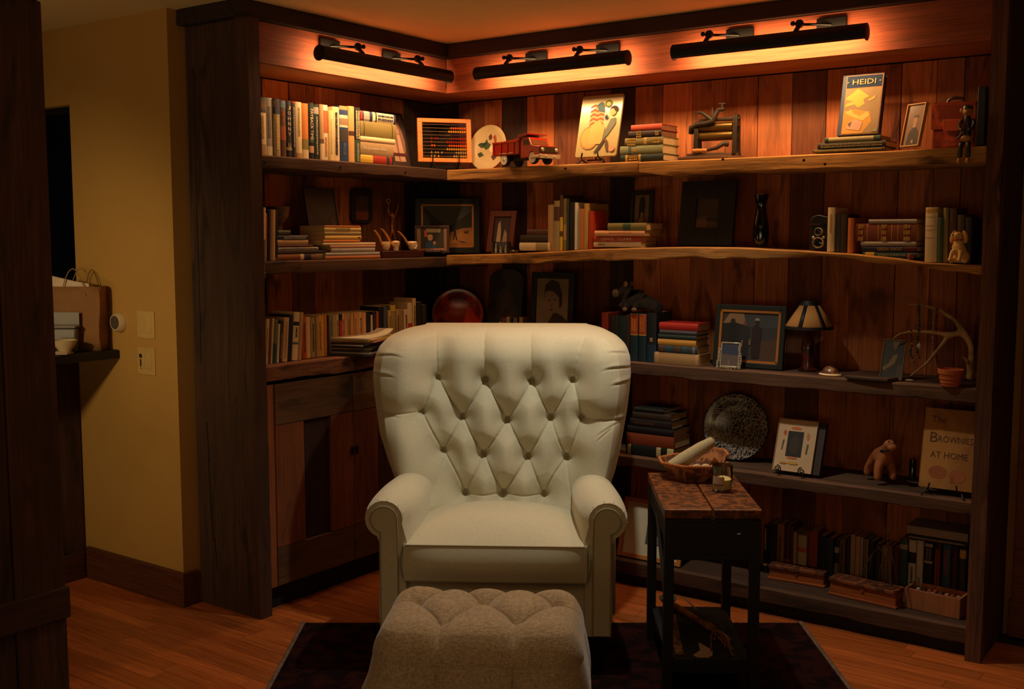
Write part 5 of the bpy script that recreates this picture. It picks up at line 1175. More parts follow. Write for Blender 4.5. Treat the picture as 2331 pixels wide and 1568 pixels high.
pile('R', z2(.95, .06)+.001, .002, .15, 'flat pile with the red-brown lettered spine, second shelf', 'the second shelf lettered pile', [
 (1351, 1458, 12, 'cream', 'cream', (('l', .1, .25, 'grey'),), dict(df=-.01)), (1351, 1460, 13.5, (178, 66, 40), 'red-brown white-lettered', (('t', 'LEWIS', .30, .26, 'cream', 'up', .5), ('t', 'CLARK', .66, .30, 'cream', 'up', .5)), dict(df=-.01)),
 (1353, 1467, 12.5, (236, 172, 124), 'peach-cream', (('l', .3, .75, (206, 130, 90)),)), (1383, 1471, 17, 'olive', 'olive-green', (('b', .4, .6, 'green'),))])
frame('R', (1430, 530), (1481, 530), (1437, 434), -.17, 'small dark framed photo of a man in a cap, above the lettered pile', fw=.014, col=(18, 16, 14), z=z2(1.15, .06), dep=.012, mount='black', mw=.008,
      polys=[((120, 100, 74), SQ), ((30, 24, 24), [(.3, .5), (.7, .5), (.75, .85), (.6, .98), (.38, .95), (.28, .8)]), ((160, 120, 90), [(.42, .45), (.62, .45), (.6, .62), (.45, .62)]), ((26, 22, 20), [(.3, 0), (.85, 0), (.8, .35), (.4, .35)]), ((190, 160, 110), [(.35, .3), (.6, .3), (.6, .46), (.35, .46)])])
frame('R', (1541, 561), (1665, 562), (1554, 410), -.09, 'large wide black frame with a small dim seascape print, second shelf right of centre', fw=.075, col=(14, 14, 14), z=z2(1.35, .06), dep=.02, H=.275,
      polys=[((58, 44, 36), SQ), ((84, 62, 46), [(0, 0), (1, 0), (1, .3), (.4, .4), (0, .36)]), ((40, 30, 28), [(.4, .25), (1, .2), (1, .34), (.5, .36)]), ((110, 74, 48), [(0, 0), (.5, 0), (.5, .3), (0, .28)])])
uv, _ = uz('R', 1727, 562, -.10)
t = thing('vase', 'tall slim glossy black vase with a brass rim, second shelf right', 'vase', wl('R', uv, -.12, z2(uv)), 0)
b = MB(); b.lathe([(0, 0), (.026, 0), (.028, .008), (.034, .05), (.030, .10), (.020, .145), (.018, .17), (.026, .20), (.030, .212), (.026, .212), (.0, .20)], 28); b.build('body', mat('black_glaze', (10, 12, 12), .12, coat=.8, bump=0), t)
b = MB(); b.tube([(.029*math.cos(k*2*PI/24), .029*math.sin(k*2*PI/24), .213) for k in range(25)], .002, 6); b.build('rim', M_gi, t)
# --- old camera
u0, _ = uz('R', 1836, 570, -.03); u1, _ = uz('R', 1882, 570, -.03)
t = thing('camera', 'vintage black box camera with two silver lens rings, second shelf right', 'camera', wl('R', (u0+u1)/2+.004, -.03, z2(u0)-.004+.0035), 0)
W_ = u1-u0; b = MB(); b.box(-W_*.42, W_*.45, 0, .08, 0, .115); b.build('body', mat('leatherette', (20, 16, 16), .6, kind='mottle', c2=(12, 10, 10), scale=3), t, bev=.004)
b = MB(); b.prism([(-W_*.48, .100), (W_*.5, .098), (W_*.5, .128), (.0, .138), (-W_*.3, .130)], -.004, .08); b.build('hood', cmat('black', .4), t, bev=.003)
b = MB(); b.box(-W_*.46, W_*.1, -.006, -.003, .098, .103); b.build('gilt_mark', M_gi, t, smooth=False)
for z, r_ in ((.072, .016), (.030, .022)):
    b = MB(); b.lathe([(r_, 0), (r_, .010), (r_*.86, .014), (r_*.78, .010), (r_*.76, .004), (.0, .004)], 28, ax='y', c=(.004, 0, z)); b.build('lens_ring', M_chr, t)
    b = MB(); b.lathe([(r_*.74, .006), (r_*.4, .009), (0, .010)], 20, ax='y', c=(.004, 0, z)); b.build('lens_glass', mat('lens_glass', (10, 12, 18), .08, coat=1), t)
for s in (-1, 1):
    b = MB(); b.ball((.004+s*.020, -.006, .050), (.006, .006, .006), 10); b.build('knob', M_chr, t)
row('R', z2, -.02, .15, 'upright books beside the camera, second shelf', 'right of the box camera, second shelf', [
 (1885, 1901, 472, 'cream', 'tall cream-white', (('l', .45, .85, 'tan'),)), (1902, 1914, 487, 'dgrey', 'dark grey'), (1914, 1928, 487, (60, 40, 28), 'dark brown'), (1930, 1944, 496, (206, 112, 44), 'orange')])
pile('R', z2(2.2, .06), -.028, .13, 'flat pile with the thick decorated leather volume, second shelf right', 'the second shelf right pile', [
 (1963, 2087, 13, (24, 70, 84), 'teal yellow-labelled', (('b', .05, .22, 'yellow'), ('l', .3, .8, 'lgreen'))), (1961, 2087, 13.5, 'navy', 'dark blue yellow-lettered', (('t', 'GREEN GHOST', .52, .46, (206, 160, 60), 'up', .5), ('b', .78, .98, 'maroon'))),
 (1959, 2084, 10, 'palegrey', 'pale page-edged'), (1946, 2086, 41, (128, 58, 28), 'thick brown leather gilt-starred', (('l', .06, .14, 'gold', 3), ('b', .20, .21, 'gold'), ('b', .38, .39, 'gold'), ('l', .44, .52, 'gold', 3), ('b', .6, .61, 'gold'), ('b', .7, .71, 'gold'), ('l', .80, .90, 'gold', 3))),
 (1977, 2086, 9.5, 'palegrey', 'thin cream-grey')])
uu, zz_ = uz('R', 2071, 590, -.003)
b = MB(); b.lathe([(0, 0), (.010, .0), (.013, .010), (.011, .018), (0, .021)], 16, c=(0, 0, 0)); o = b.build('pebble', mat('red_stone', (150, 70, 50), .5), loc=(uu, .012, z2(uu)+.0005)); o['label'] = 'small reddish pebble at the front edge below the right-hand pile, second shelf'; o['category'] = 'pebble'
row('R', z2, -.02, .15, 'upright books behind the dog figurine, second shelf', 'of the row behind the dog figurine', [
 (2109, 2137, 472, 'cream', 'thick cream ruled', (('b', .9, .97, 'gold'), ('b', .82, .825, 'grey'), ('b', .66, .665, 'grey'), ('b', .58, .585, 'grey'), ('b', .44, .445, 'grey'))), (2137, 2149, 494, 'green', 'green'), (2149, 2161, 473, 'olive', 'olive'), (2162, 2180, 474, 'brown', 'brown'), (2181, 2198, 489, (86, 62, 40), 'dull brown'), (2199, 2214, 494, 'dbrown', 'dark brown')], lean=.8)
ud, _ = uz('R', 2180, 600, .005)
t = thing('dog_figurine', 'cream ceramic sitting puppy with long ears and a red collar, second shelf right end', 'figurine', wl('R', ud, -.005, z2(ud)+.001), R(-18))
M_dog = mat('dog_glaze', (232, 184, 112), .35, coat=.4, bump=0)
skin('body', [(0, .018, .012, .024), (0, .012, .035, .024), (0, -.002, .062, .019), (0, -.004, .082, .014), (0, -.008, .105, .019), (0, -.030, .098, .011), (-.016, -.012, .045, .009), (-.018, -.022, .020, .007), (-.018, -.030, .006, .008), (.016, -.012, .045, .009), (.018, -.022, .020, .007), (.018, -.030, .006, .008), (-.024, .010, .014, .014), (-.028, -.012, .007, .009), (.024, .010, .014, .014), (.028, -.012, .007, .009)],
     [[0, 1, 2, 3, 4, 5], [2, 6, 7, 8], [2, 9, 10, 11], [0, 12, 13], [0, 14, 15]], M_dog, t)
for s in (-1, 1):
    skin('ear', [(s*.015, -.002, .116, .006), (s*.024, .0, .102, .009), (s*.027, -.002, .082, .010), (s*.026, -.004, .070, .006)], [[0, 1, 2, 3]], mat('dog_ear', (206, 150, 80), .4, coat=.3), t)
    b = MB(); b.ball((s*.009, -.024, .112), .0022, 8); b.build('eye', cmat('black', .2), t)
b = MB(); b.ball((0, -.040, .101), (.004, .003, .003), 8); b.build('nose', cmat('black', .2), t)
b = MB(); b.tube([(.0165*math.cos(k*2*PI/20), -.004+.0165*math.sin(k*2*PI/20), .083) for k in range(21)], .0025, 6); b.build('collar', cmat('red', .4), t)
# ================================================================== CABINET COUNTER BOOKS
G = 'upright paperbacks and books on the cabinet counter'
PH2 = 'from the left post on the cabinet counter'
row('L', CZ, -.045, .13, G, PH2, [
 (598, 607, 727, 'cream', 'cream', (('b', 0, .12, 'white'), ('l', .2, .8, 'tan'))), (607.5, 613, 726, (130, 60, 30), 'brown-red'), (613.5, 617, 725, 'cream', 'very thin cream'), (617.5, 627, 728, (112, 112, 84), 'grey-green teal-footed', (('b', 0, .45, 'teal'),)),
 (627.5, 632.5, 738, 'cream', 'thin short cream'), (633, 640, 731, 'dgrey', 'dark spotted', (('l', .1, .7, 'tan'),)), (641, 653, 724, (222, 178, 130), 'peach-cream', (('l', .1, .9, 'tan'),)), (653.5, 663, 718, 'navy', 'navy'),
 (664, 677, 712, 'cream', 'cream black-marked', (('b', .72, .80, 'black'), ('l', .48, .68, 'black'), ('b', .33, .38, 'steel'))), (677.5, 686, 712, 'tan', 'tan')], lean=-5, hard=False)
lst = [(687, 697, 721, (200, 84, 34), 'orange-red'), (697.5, 708, 722, (226, 186, 130), 'cream'), (708.5, 719, 724, 'khaki', 'grey-cream'), (719.5, 726, 721, 'tan', 'tan'), (726.5, 732, 719, (224, 170, 80), 'yellow'), (732.5, 739, 718, (226, 170, 70), 'pale yellow'), (739.5, 746, 717, 'orange', 'orange'),
 (746.5, 751, 717, 'dgrey', 'black-spotted'), (751.5, 755, 718, 'palegrey', 'thin pale'), (755.5, 763, 717, 'khaki', 'khaki'), (763.5, 771, 716, (206, 170, 110), 'buff'), (772, 779, 715, 'black', 'black red-footed', (('b', 0, .84, 'red'),)), (779.5, 786, 713.5, (220, 160, 110), 'pinkish-tan'), (786.5, 792, 713, (206, 150, 100), 'light brown'),
 (792.5, 798, 712.5, 'tan', 'narrow tan'), (798.5, 806, 712.5, (196, 144, 92), 'tan spotted'), (806.5, 811, 711.5, (214, 150, 96), 'narrow orange-tan'), (811.5, 818, 711, 'tan', 'second tan'), (818.5, 826, 710, (226, 170, 112), 'peach'), (826.5, 834.5, 711, (220, 160, 104), 'spotted peach'),
 (835, 844, 709, 'black', 'black'), (844.5, 848, 717, 'cream', 'thin cream'), (848.5, 856, 709, 'navy', 'blue-black'), (856.5, 862, 709, (186, 80, 30), 'rust-orange'), (862.5, 874, 698, 'black', 'tall black'), (874.5, 882, 697, (70, 90, 112), 'tall grey-blue'), (884, 890, 707, (224, 170, 96), 'yellow-tan'),
 (890.5, 902, 695, 'khaki', 'tall khaki', (('b', .86, 1, 'yellow'),)), (902.5, 910, 705, 'tan', 'tan'), (910.5, 919, 705, (170, 130, 90), 'dull tan'), (919.5, 929, 704.5, 'cream', 'cream'), (929.5, 940, 689, 'cream', 'tall cream red-footed', (('b', 0, .52, (220, 70, 20)),)), (940.5, 949, 679, (226, 186, 130), 'tallest cream'), (951, 963, 688, (50, 42, 26), 'dark olive'), (964, 973, 694, 'dgrey', 'dark grey')]
def titled(l_):
    out = []
    for i, it in enumerate(l_):
        if len(it) == 5 and i % 2 == 0 and it[4] not in ('black', 'tall black', 'orange'): it = it+((('l', .15, .85, 'brown'),),)
        out.append(it)
    return out
row('L', CZ, -.075, .12, G, PH2, titled(lst), start=10, hard=False)
# --- stack of papers and magazines
pp = hit(781, 818, 2, CZ); 
pc = [('dgrey', 'dark glossy magazine'), ('palegrey', 'grey magazine'), ('dgrey', 'dark folder'), ('tan', 'tan brochure'), ('black', 'black folder'), ('palegrey', 'pale brochure'), ('dbrown', 'brown folder'), ('pink', 'peach sheet stack'), ('yellow', 'yellow-edged sheets'), ('cream', 'cream curled sheets'), ('white', 'topmost white sheets')]
z = CZ+.0006
for i, (c, nm) in enumerate(pc):
    th = (.009, .007, .011, .004, .010, .005, .008, .004, .004, .005, .006)[i]; a_ = R(random.uniform(-7, 7)+18); ox, oy = random.uniform(-.012, .012), random.uniform(-.015, .015)
    t = thing('magazine' if i < 7 else 'paper_sheets', '%s, %s in the paper pile on the cabinet counter' % (nm, 'bottom' if i == 0 else ('top' if i == len(pc)-1 else ordn(i)+' up')), 'magazine' if i < 7 else 'papers', (-.055+ox, -.56+oy, z), a_, 'papers and magazines piled on the cabinet counter')
    Lx, Ly = .115, .142; nx, ny = 10, 12; curl = .022 if i == 10 else 0
    top = np.zeros((nx, ny, 3)); 
    for q in range(nx):
        for w__ in range(ny):
            u_, v_ = -1+2*q/(nx-1), -1+2*w__/(ny-1); top[q, w__] = (Lx*u_, Ly*v_, th+curl*max(0, v_)**3*(1 if u_ > -.2 else .5)+ (curl*.6*max(0, u_*-1)**4))
    bot = top.copy(); bot[..., 2] -= th-.0004
    b = MB(); b.grid(top, flip=True); b.grid(bot)
    ring = [(q, 0) for q in range(nx)]+[(nx-1, q) for q in range(1, ny)]+[(q, ny-1) for q in range(nx-2, -1, -1)]+[(0, q) for q in range(ny-2, -1, -1)]
    G_ = np.array([[bot[r_] for r_ in ring], [top[r_] for r_ in ring]]); b.grid(G_, flip=True)
    b.build('sheets', cmat(c, .5) if i < 7 else mat('paper_'+c, CN[c], .8, kind='stripe', axis=2, c2=tuple(int(q*.85) for q in CN[c])), t, fix=True); z += th+.0004
# --- red plate and arched plaque, tiny books, portrait
cp = atdepth(1042, 745, 5.43)
t = plate_thing('R', cp.x, -cp.y, CZ+.001, .128, 'large glossy red and black glazed plate standing in the corner behind the armchair', mat('red_glaze', (236, 60, 20), .25, kind='mottle', c2=(120, 24, 12), coat=.4, bump=0, scale=.35), rim=mat('red_rim', (120, 24, 10), .2, coat=.6), lean=R(10), depth=.022, yaw=YAW)
b = MB(); b.box(-.05, .05, -.03, .03, 0, .004); 
for s in (-1, 1): b.tube([(s*.05, .05, .006), (s*.05, -.02, .008), (s*.05, -.034, .03)], .004, 8)
o = b.build('plate_stand', M_black, loc=(cp.x, cp.y-.0, CZ+.001)); o.rotation_euler = (0, 0, YAW); o['label'] = 'black stand under the large red plate'; o['category'] = 'stand'
u0, _ = uz('R', 1106, 700, -.20); u1, _ = uz('R', 1182, 700, -.20); _, zt_ = uz('R', 1140, 612, -.22)
t = thing('arched_plaque', 'dim painted slate plaque with an arched top, between the red plate and boy portrait', 'plaque', wl('R', (u0+u1)/2, -.20, S3+.004), (-R(6), 0, 0))
W_, H_ = u1-u0, zt_-S3; arch = [(-W_/2, 0), (W_/2, 0), (W_/2, H_*.86)]+[(W_/2*math.cos(a), H_*.86+H_*.14*math.sin(a)) for a in np.linspace(.2, PI-.2, 9)]+[(-W_/2, H_*.86)]
b = MB(); b.prism(arch, 0, .012); b.build('slab', mat('slate_painted', (62, 52, 40), .6, kind='mottle', c2=(44, 40, 34), scale=.5), t)
picture(t, W_*.7, H_*.7, [((72, 60, 36), ell(.5, .55, .4, .35)), ((84, 70, 34), ell(.45, .6, .2, .16)), ((70, 40, 24), ell(.6, .4, .18, .14))], -.0006, 0, H_*.12)
row('R', S3, -.12, .06, 'tiny books in a row behind the armchair, third shelf', 'of the tiny books behind the armchair', [
 (1134, 1141, 722, 'dgrey', 'tiny dark grey', (('b', .8, .86, 'gold'),)), (1141.5, 1146, 722.5, 'red', 'tiny red'), (1146.5, 1152, 723, 'steel', 'tiny blue-grey'), (1152.5, 1160, 721, (206, 160, 80), 'tiny yellow'), (1160.5, 1166, 723, 'dbrown', 'tiny brown'), (1166.5, 1176, 723, 'grey', 'tiny grey'), (1176.5, 1180, 723, 'black', 'tiny black'), (1180.5, 1189, 722, 'tan', 'tiny tan')])
frame('R', (1203, 800), (1300, 800), (1208, 619), -.12, 'dark framed black and white portrait of a boy, behind the armchair back', fw=.030, col=(18, 16, 14), z=S3, dep=.016, lean=R(4),
      polys=[((134, 112, 84), SQ), ((52, 42, 34), [(.25, 0), (1, 0), (1, .36), (.8, .46), (.55, .5), (.35, .3)]), ((140, 112, 86), [(.26, .62), (.30, .86), (.5, .95), (.7, .85), (.72, .66), (.6, .5), (.45, .44), (.32, .5)]), ((46, 36, 30), [(.24, .68), (.26, .9), (.45, .99), (.68, .95), (.80, .76), (.80, .60), (.72, .56), (.70, .72), (.56, .80), (.42, .82), (.28, .8)]), ((60, 46, 38), [(.36, .66), (.44, .67), (.44, .69), (.36, .68)]), ((60, 46, 38), [(.54, .68), (.63, .67), (.63, .69), (.54, .70)]), ((90, 66, 52), [(.40, .54), (.54, .55), (.50, .52)]), ((96, 76, 58), [(.46, .58), (.50, .58), (.49, .65)])])
# ================================================================== THIRD SHELF, right of the armchair
zP = S3
row('R', S3, -.035, .15, 'upright books right of the armchair, third shelf', 'right of the armchair back, third shelf', [
 (1369, 1384, 711, (150, 40, 16), 'red yellow-footed', (('b', 0, .62, (190, 130, 50)),)), (1386, 1398, 718, (40, 26, 24), 'dark brown'), (1398, 1406, 718, (50, 30, 26), 'brown-black'), (1406, 1423, 719, (24, 40, 38), 'dark teal'), (1424, 1433, 716, 'dbrown', 'dim brown'),
 (1434, 1451.5, 712, (22, 46, 50), 'teal orange-labelled', (('b', .56, .98, (176, 72, 24)), ('b', .54, .56, 'gold'), ('b', .97, .985, 'gold'), ('l', .62, .92, 'orange', 2))), (1452.5, 1470, 713, (22, 46, 50), 'second teal orange-labelled', (('b', .56, .98, (176, 72, 24)), ('b', .54, .56, 'gold'), ('b', .97, .985, 'gold'), ('l', .62, .92, 'orange', 2))),
 (1472, 1493, 711, (20, 24, 28), 'thick black-blue', (('l', .42, .5, 'tan'), ('b', 0, .36, (26, 50, 66))))])
pile('R', S3, -.02, .12, 'flat pile with a red book on top, third shelf', 'the third shelf red-topped pile', [
 (1489, 1591, 26, (170, 132, 84), 'thick beige cloth', (('b', .03, .10, 'tan'), ('b', .92, .97, 'tan'))), (1498, 1587, 17, 'dgrey', 'marbled', (('b', .04, .14, 'brown'), ('b', .22, .34, 'teal'), ('b', .48, .56, 'brown'), ('b', .62, .74, 'teal'), ('b', .88, .94, 'steel'))),
 (1497, 1584, 14.5, (196, 140, 54), 'yellow-tan'), (1498, 1585, 11, 'dgreen', 'dark green'), (1501, 1586, 10, (66, 66, 72), 'dim grey-blue'), (1500, 1589, 17, (170, 28, 12), 'bright red')])
# dark plush animal lying on the books
zb = uz('R', 1440, 712, -.06)[1]
ua, _ = uz('R', 1446, 700, -.07)
t = thing('stuffed_animal', 'dark brown stuffed animal with a pale muzzle sprawled on top of the upright books', 'stuffed animal', wl('R', ua, -.085, zb+.003), R(-10))
M_pl = mat('plush_dark', (46, 32, 20), .95, kind='mottle', c2=(32, 22, 16), bump=1, scale=2.5)
skin('body', [(.085, .02, .025, .030), (.045, .015, .040, .038), (.0, .005, .055, .040), (-.040, .0, .070, .032), (-.065, -.010, .090, .034), (-.088, -.030, .082, .017), (-.03, -.03, .035, .017), (-.015, -.055, .016, .014), (.02, -.03, .030, .017), (.035, -.055, .018, .014), (-.055, -.02, .04, .015), (-.06, -.045, .018, .012), (.12, .01, .020, .018)],
     [[0, 1, 2, 3, 4, 5], [2, 6, 7], [1, 8, 9], [3, 10, 11], [0, 12]], M_pl, t)
pale = mat('plush_pale', (124, 96, 62), .95, kind='mottle', c2=(96, 72, 46), bump=1, scale=3)
b = MB(); b.ball((-.090, -.036, .080), (.018, .015, .020), 14); b.build('muzzle', pale, t)
for s, y in ((-1, -.02), (1, .02)):
    b = MB(); b.ball((-.045, y-.004, .120), (.012, .006, .014), 12); b.build('ear', pale, t)
    b = MB(); b.ball((-.078, y*.7-.022, .098), .003, 8); b.build('eye', cmat('black', .2), t)
for x in (-.015, .036):
    b = MB(); b.ball((x, -.064, .014), (.014, .008, .010), 12); b.build('paw_pad', pale, t)
# --- big photo of three men
t, W_, H_, le = frame('R', (1621, 816), (1780, 828), (1632, 679), -.075, 'large dark green frame with a gilt border around a photo of three standing men', fw=.021, col=(22, 30, 22), inner=((186, 112, 44), .010), z=S3, dep=.02, H=.258,
      polys=[((58, 54, 50), SQ), ((150, 112, 76), [(0, .75), (.12, .98), (.38, .98), (.42, .75)]), ((64, 66, 70), [(.42, .72), (1, .68), (1, .95), (.40, .95)]), ((30, 26, 22), [(0, .0), (.38, 0), (.42, .72), (.25, .78), (0, .76)]), ((80, 56, 36), [(.66, 0), (1, 0), (1, .45), (.66, .42)]),
             ((24, 20, 18), [(.12, .1), (.24, .1), (.26, .74), (.22, .80), (.16, .80), (.12, .74)]), ((46, 40, 36), [(.14, .80), (.24, .80), (.22, .86), (.16, .86)]), ((36, 32, 34), [(.32, .05), (.48, .05), (.50, .66), (.44, .72), (.38, .72), (.32, .66)]), ((120, 70, 44), ell(.42, .77, .035, .05)), ((40, 20, 22), [(.56, .05), (.70, .05), (.72, .66), (.66, .74), (.58, .74), (.54, .64)]), ((60, 34, 28), ell(.63, .80, .035, .05)), ((170, 150, 110), [(.58, .84), (.68, .84), (.66, .89), (.60, .89)]),
             ((140, 100, 60), [(.34, .2), (.37, .2), (.40, .42), (.37, .42)]), ((130, 92, 56), [(.50, .32), (.54, .32), (.53, .44), (.50, .44)])])
# --- silver ornate frame
us, _ = uz('R', 1654, 837, .0); 
t = thing('framed_picture', 'small ornate silver frame with a seascape, in front of the three-men photo', 'frame', wl('R', us, -.02, S3), (-R(10), 0, R(4)))
W_, H_ = .083, .110; M_si = mat('silver', (196, 184, 164), .32, metal=.55, bump=0)
b = MB()
for x0, x1, z0, z1 in ((-W_/2, -W_/2+.006, .006, H_), (W_/2-.006, W_/2, .006, H_), (-W_/2, W_/2, .006, .012), (-W_/2, W_/2, H_-.006, H_)): b.box(x0, x1, 0, .006, z0, z1)
b.build('frame', M_si, t, bev=.0015)
picture(t, W_-.012, H_-.018, [((60, 62, 70), SQ), ((40, 52, 78), [(0, .55), (1, .5), (1, .85), (0, .95)]), ((86, 76, 70), [(0, 0), (1, 0), (1, .5), (0, .52)]), ((130, 90, 84), [(.4, .1), (.5, .08), (.48, .25), (.42, .3)])], .003, 0, .012)
r_ = random.Random(3)
def scroll(n, f_):
    for q in range(n):
        x, z = f_(q/(n-1)); b = MB(); s_ = r_.uniform(.005, .008)
        b.tube([(x+s_*(1-k/12)*math.cos(k*.7+q), -.003, z+s_*(1-k/12)*math.sin(k*.7+q)) for k in range(12)], .0016, 6); b.ball((x, -.003, z), .0028, 8); b.build('scroll_ornament', M_si, t)
scroll(9, lambda q: (-W_/2-.002-.006*(1-q), .004+q*.075)); scroll(11, lambda q: (W_/2+.004+.004*math.sin(q*6), .004+q*.098)); scroll(7, lambda q: (-W_/2+.008+q*(W_-.016), .006))
# --- table lamp
ul, zl = uz('R', 1832, 838, -.14); 
t = thing('table_lamp', 'unlit small table lamp with a black and cream panelled cone shade and dark red base', 'lamp', wl('R', ul+.012, -.14, S3), 0)
k = 4.36/FOC
b = MB(); b.lathe([(0, 0), (.038, 0), (.040, .008), (.026, .016), (.022, .05), (.030, .09), (.024, .125), (.010, .150), (.006, .175), (.006, .215), (0, .215)], 28); b.build('base', mat('lamp_red', (84, 20, 12), .3, kind='mottle', c2=(34, 14, 12), coat=.5, bump=.1, scale=.6), t)
z0_, z1_ = .180, .285; r0_, r1_ = .096, .030
M_sh = mat('shade_cream', (214, 152, 82), .8, trans=0); 
for i in range(6):
    a0, a1 = i*60+4-30, i*60+56-30; P_ = []
    for q in range(9):
        a = R(a0+(a1-a0)*q/8); P_.append([(r0_*math.cos(a), r0_*math.sin(a), z0_), (r1_*math.cos(a)*1.25, r1_*math.sin(a)*1.25, z1_-.018)])
    b = MB(); b.grid(np.array(P_)); o = b.build('shade_panel', M_sh, t); sd = o.modifiers.new('s', 'SOLIDIFY'); sd.thickness = .0015
for i in range(6):
    a0, a1 = i*60-30-5, i*60-30+5; P_ = [[((r0_+.001)*math.cos(R(a)), (r0_+.001)*math.sin(R(a)), z0_), ((r1_*1.25+.001)*math.cos(R(a+ (a-(i*60-30))*1.2)), (r1_*1.25+.001)*math.sin(R(a+(a-(i*60-30))*1.2)), z1_-.018)] for a in np.linspace(a0, a1, 4)]
    b = MB(); b.grid(np.array(P_)); o = b.build('shade_rib', cmat('black'), t); sd = o.modifiers.new('s', 'SOLIDIFY'); sd.thickness = .0015
for (ra_, za), (rb_, zb2) in (((r0_+.002, z0_-.008), (r0_+.001, z0_+.004)), ((r1_*1.25+.003, z1_-.020), (r1_, z1_))):
    b = MB(); b.lathe([(ra_-.003, za), (ra_, za), (rb_, zb2), (rb_-.003, zb2)], 48); b.build('shade_band', cmat('black'), t)
b = MB(); b.lathe([(0, .285), (.004, .287), (.003, .293), (0, .296)], 10); b.build('finial', M_black, t)
# --- tortoise shell, flat plaque, small frame
ush, _ = uz('R', 1886, 856, .0); p = onz('R', 1885, 855, S3)
t = thing('shell', 'small mottled tortoise shell with a white rim, at the front of the third shelf', 'shell', (p[0], -p[1]+.022, S3), R(-10))
b = MB(); b.lathe([(.036, .003), (.034, .012), (.026, .026), (.012, .034), (0, .036)], 28, sx=1.05, sy=.8); b.build('carapace', mat('shell_mottled', (176, 120, 74), .35, kind='mottle', c2=(96, 56, 34), scale=1.6, coat=.4), t)
b = MB(); b.lathe([(0, 0), (.040, .0), (.043, .003), (.036, .008), (0, .006)], 28, sx=1.1, sy=.8); b.build('rim', cmat((226, 200, 160)), t)
p0 = onz('R', 1915, 862, S3); 
b = MB(); b.prism([(0, 0), (.165, -.012), (.185, .06), (.03, .085)], 0, .012, plane='xy'); o = b.build('flat_box', mat('flat_box', (66, 46, 30), .5), bev=.002, loc=(p0[0]+.01, -p0[1]+.01, S3+.0006)); o['label'] = 'flat dark wooden box lid lying between the shell and the small green photo'; o['category'] = 'box'
frame('R', (2001, 858), (2052, 862), (2013, 774), -.045, 'small thin-framed greenish photo of a crouching figure, left of the antler', fw=.003, col=(120, 92, 50), z=S3, dep=.008,
      polys=[((52, 44, 26), SQ), ((112, 84, 40), [(.5, .75), (.7, .9), (.7, .99), (.4, .98)]), ((124, 96, 46), [(.1, .2), (.6, .4), (.72, .65), (.5, .62), (.3, .4), (.05, .3)]), ((80, 66, 44), [(.7, 0), (1, 0), (1, .4), (.75, .35)])])
# --- antler
def A3(px, py, f): p = hit(px, py, 1, -f); return Vector((p.x, p.y, p.z))
org = A3(2206, 874, -.10); org.z = S3
t = thing('antler', 'large pale deer antler standing at the right end of the third shelf', 'antler', org, 0)
M_ant = mat('antler_bone', (188, 148, 96), .5, kind='mottle', c2=(150, 112, 70), scale=.7)
def AP(px, py, f, r_): p = A3(px, py, f)-org; return (p.x, p.y, p.z, r_)
J = [AP(2206, 868, -.10, .014), AP(2211, 832, -.11, .0125), AP(2211, 790, -.13, .011), AP(2197, 757, -.14, .012), AP(2173, 728, -.14, .009), AP(2137, 705, -.13, .0075), AP(2100, 695, -.12, .005), AP(2068, 692, -.11, .002),
     AP(2160, 762, -.12, .009), AP(2119, 756, -.10, .007), AP(2074, 754, -.08, .005), AP(2048, 760, -.07, .0035), AP(2031, 771, -.07, .0015), AP(2140, 790, -.10, .007), AP(2110, 826, -.07, .0055), AP(2072, 856, -.05, .002), AP(2200, 820, -.09, .008), AP(2192, 812, -.08, .003)]
J[0] = (J[0][0], J[0][1], .014, .014)
skin('antler_body', J, [[0, 1, 2, 3, 4, 5, 6, 7], [3, 8, 9, 10, 11, 12], [8, 13, 14, 15], [1, 16, 17]], M_ant, t)
# bead strands hung on the antler
def strand(label, pts, cols, rad, seed, gap=1.0, m=None):
    r2 = random.Random(seed); o3 = A3(*pts[0]); t = thing('bead_strand', label, 'beads', o3, 0, None)
    P_ = [A3(*q)-o3 for q in pts]; L_ = [0]
    for a_, c_ in zip(P_, P_[1:]): L_.append(L_[-1]+(c_-a_).length)
    b = MB(); b.tube(P_, .0008, 5); b.build('thread', cmat('dgrey'), t); s_ = 0; groups = {}
    while s_ < L_[-1]:
        i = max(j for j in range(len(L_)) if L_[j] <= s_); i = min(i, len(P_)-2); q = P_[i].lerp(P_[i+1], (s_-L_[i])/(L_[i+1]-L_[i]))
        c_ = r2.choice(cols); rr_ = rad*r2.uniform(.7, 1.3); b = MB(); b.ball((q.x, q.y, q.z), rr_, 8); b.build('bead', cmat(c_, .2), t); s_ += rr_*2.0*gap
strand('strand of dark teal and clear beads hanging from the antler tip, leftmost strand', [(2091, 696, -.10), (2093, 735, -.095), (2090, 760, -.075), (2088, 800, -.065), (2094, 818, -.065)], ['teal', 'dgreen', (60, 90, 90)], .0045, 1)
strand('strand of dark red beads hanging from the upper antler beam', [(2133, 702, -.115), (2131, 745, -.11), (2130, 800, -.105), (2134, 830, -.10)], ['maroon', (120, 30, 16)], .0045, 2)
strand('strand of small white and silver beads beside the dark red strand', [(2125, 705, -.115), (2124, 750, -.09), (2122, 800, -.085), (2116, 845, -.085)], ['palegrey', 'tan'], .0026, 3, 1.2)
strand('strand of green glass beads on the middle antler tine', [(2074, 752, -.065), (2076, 785, -.06), (2072, 800, -.06), (2078, 822, -.06)], ['dgreen', 'teal', 'olive'], .0045, 4)
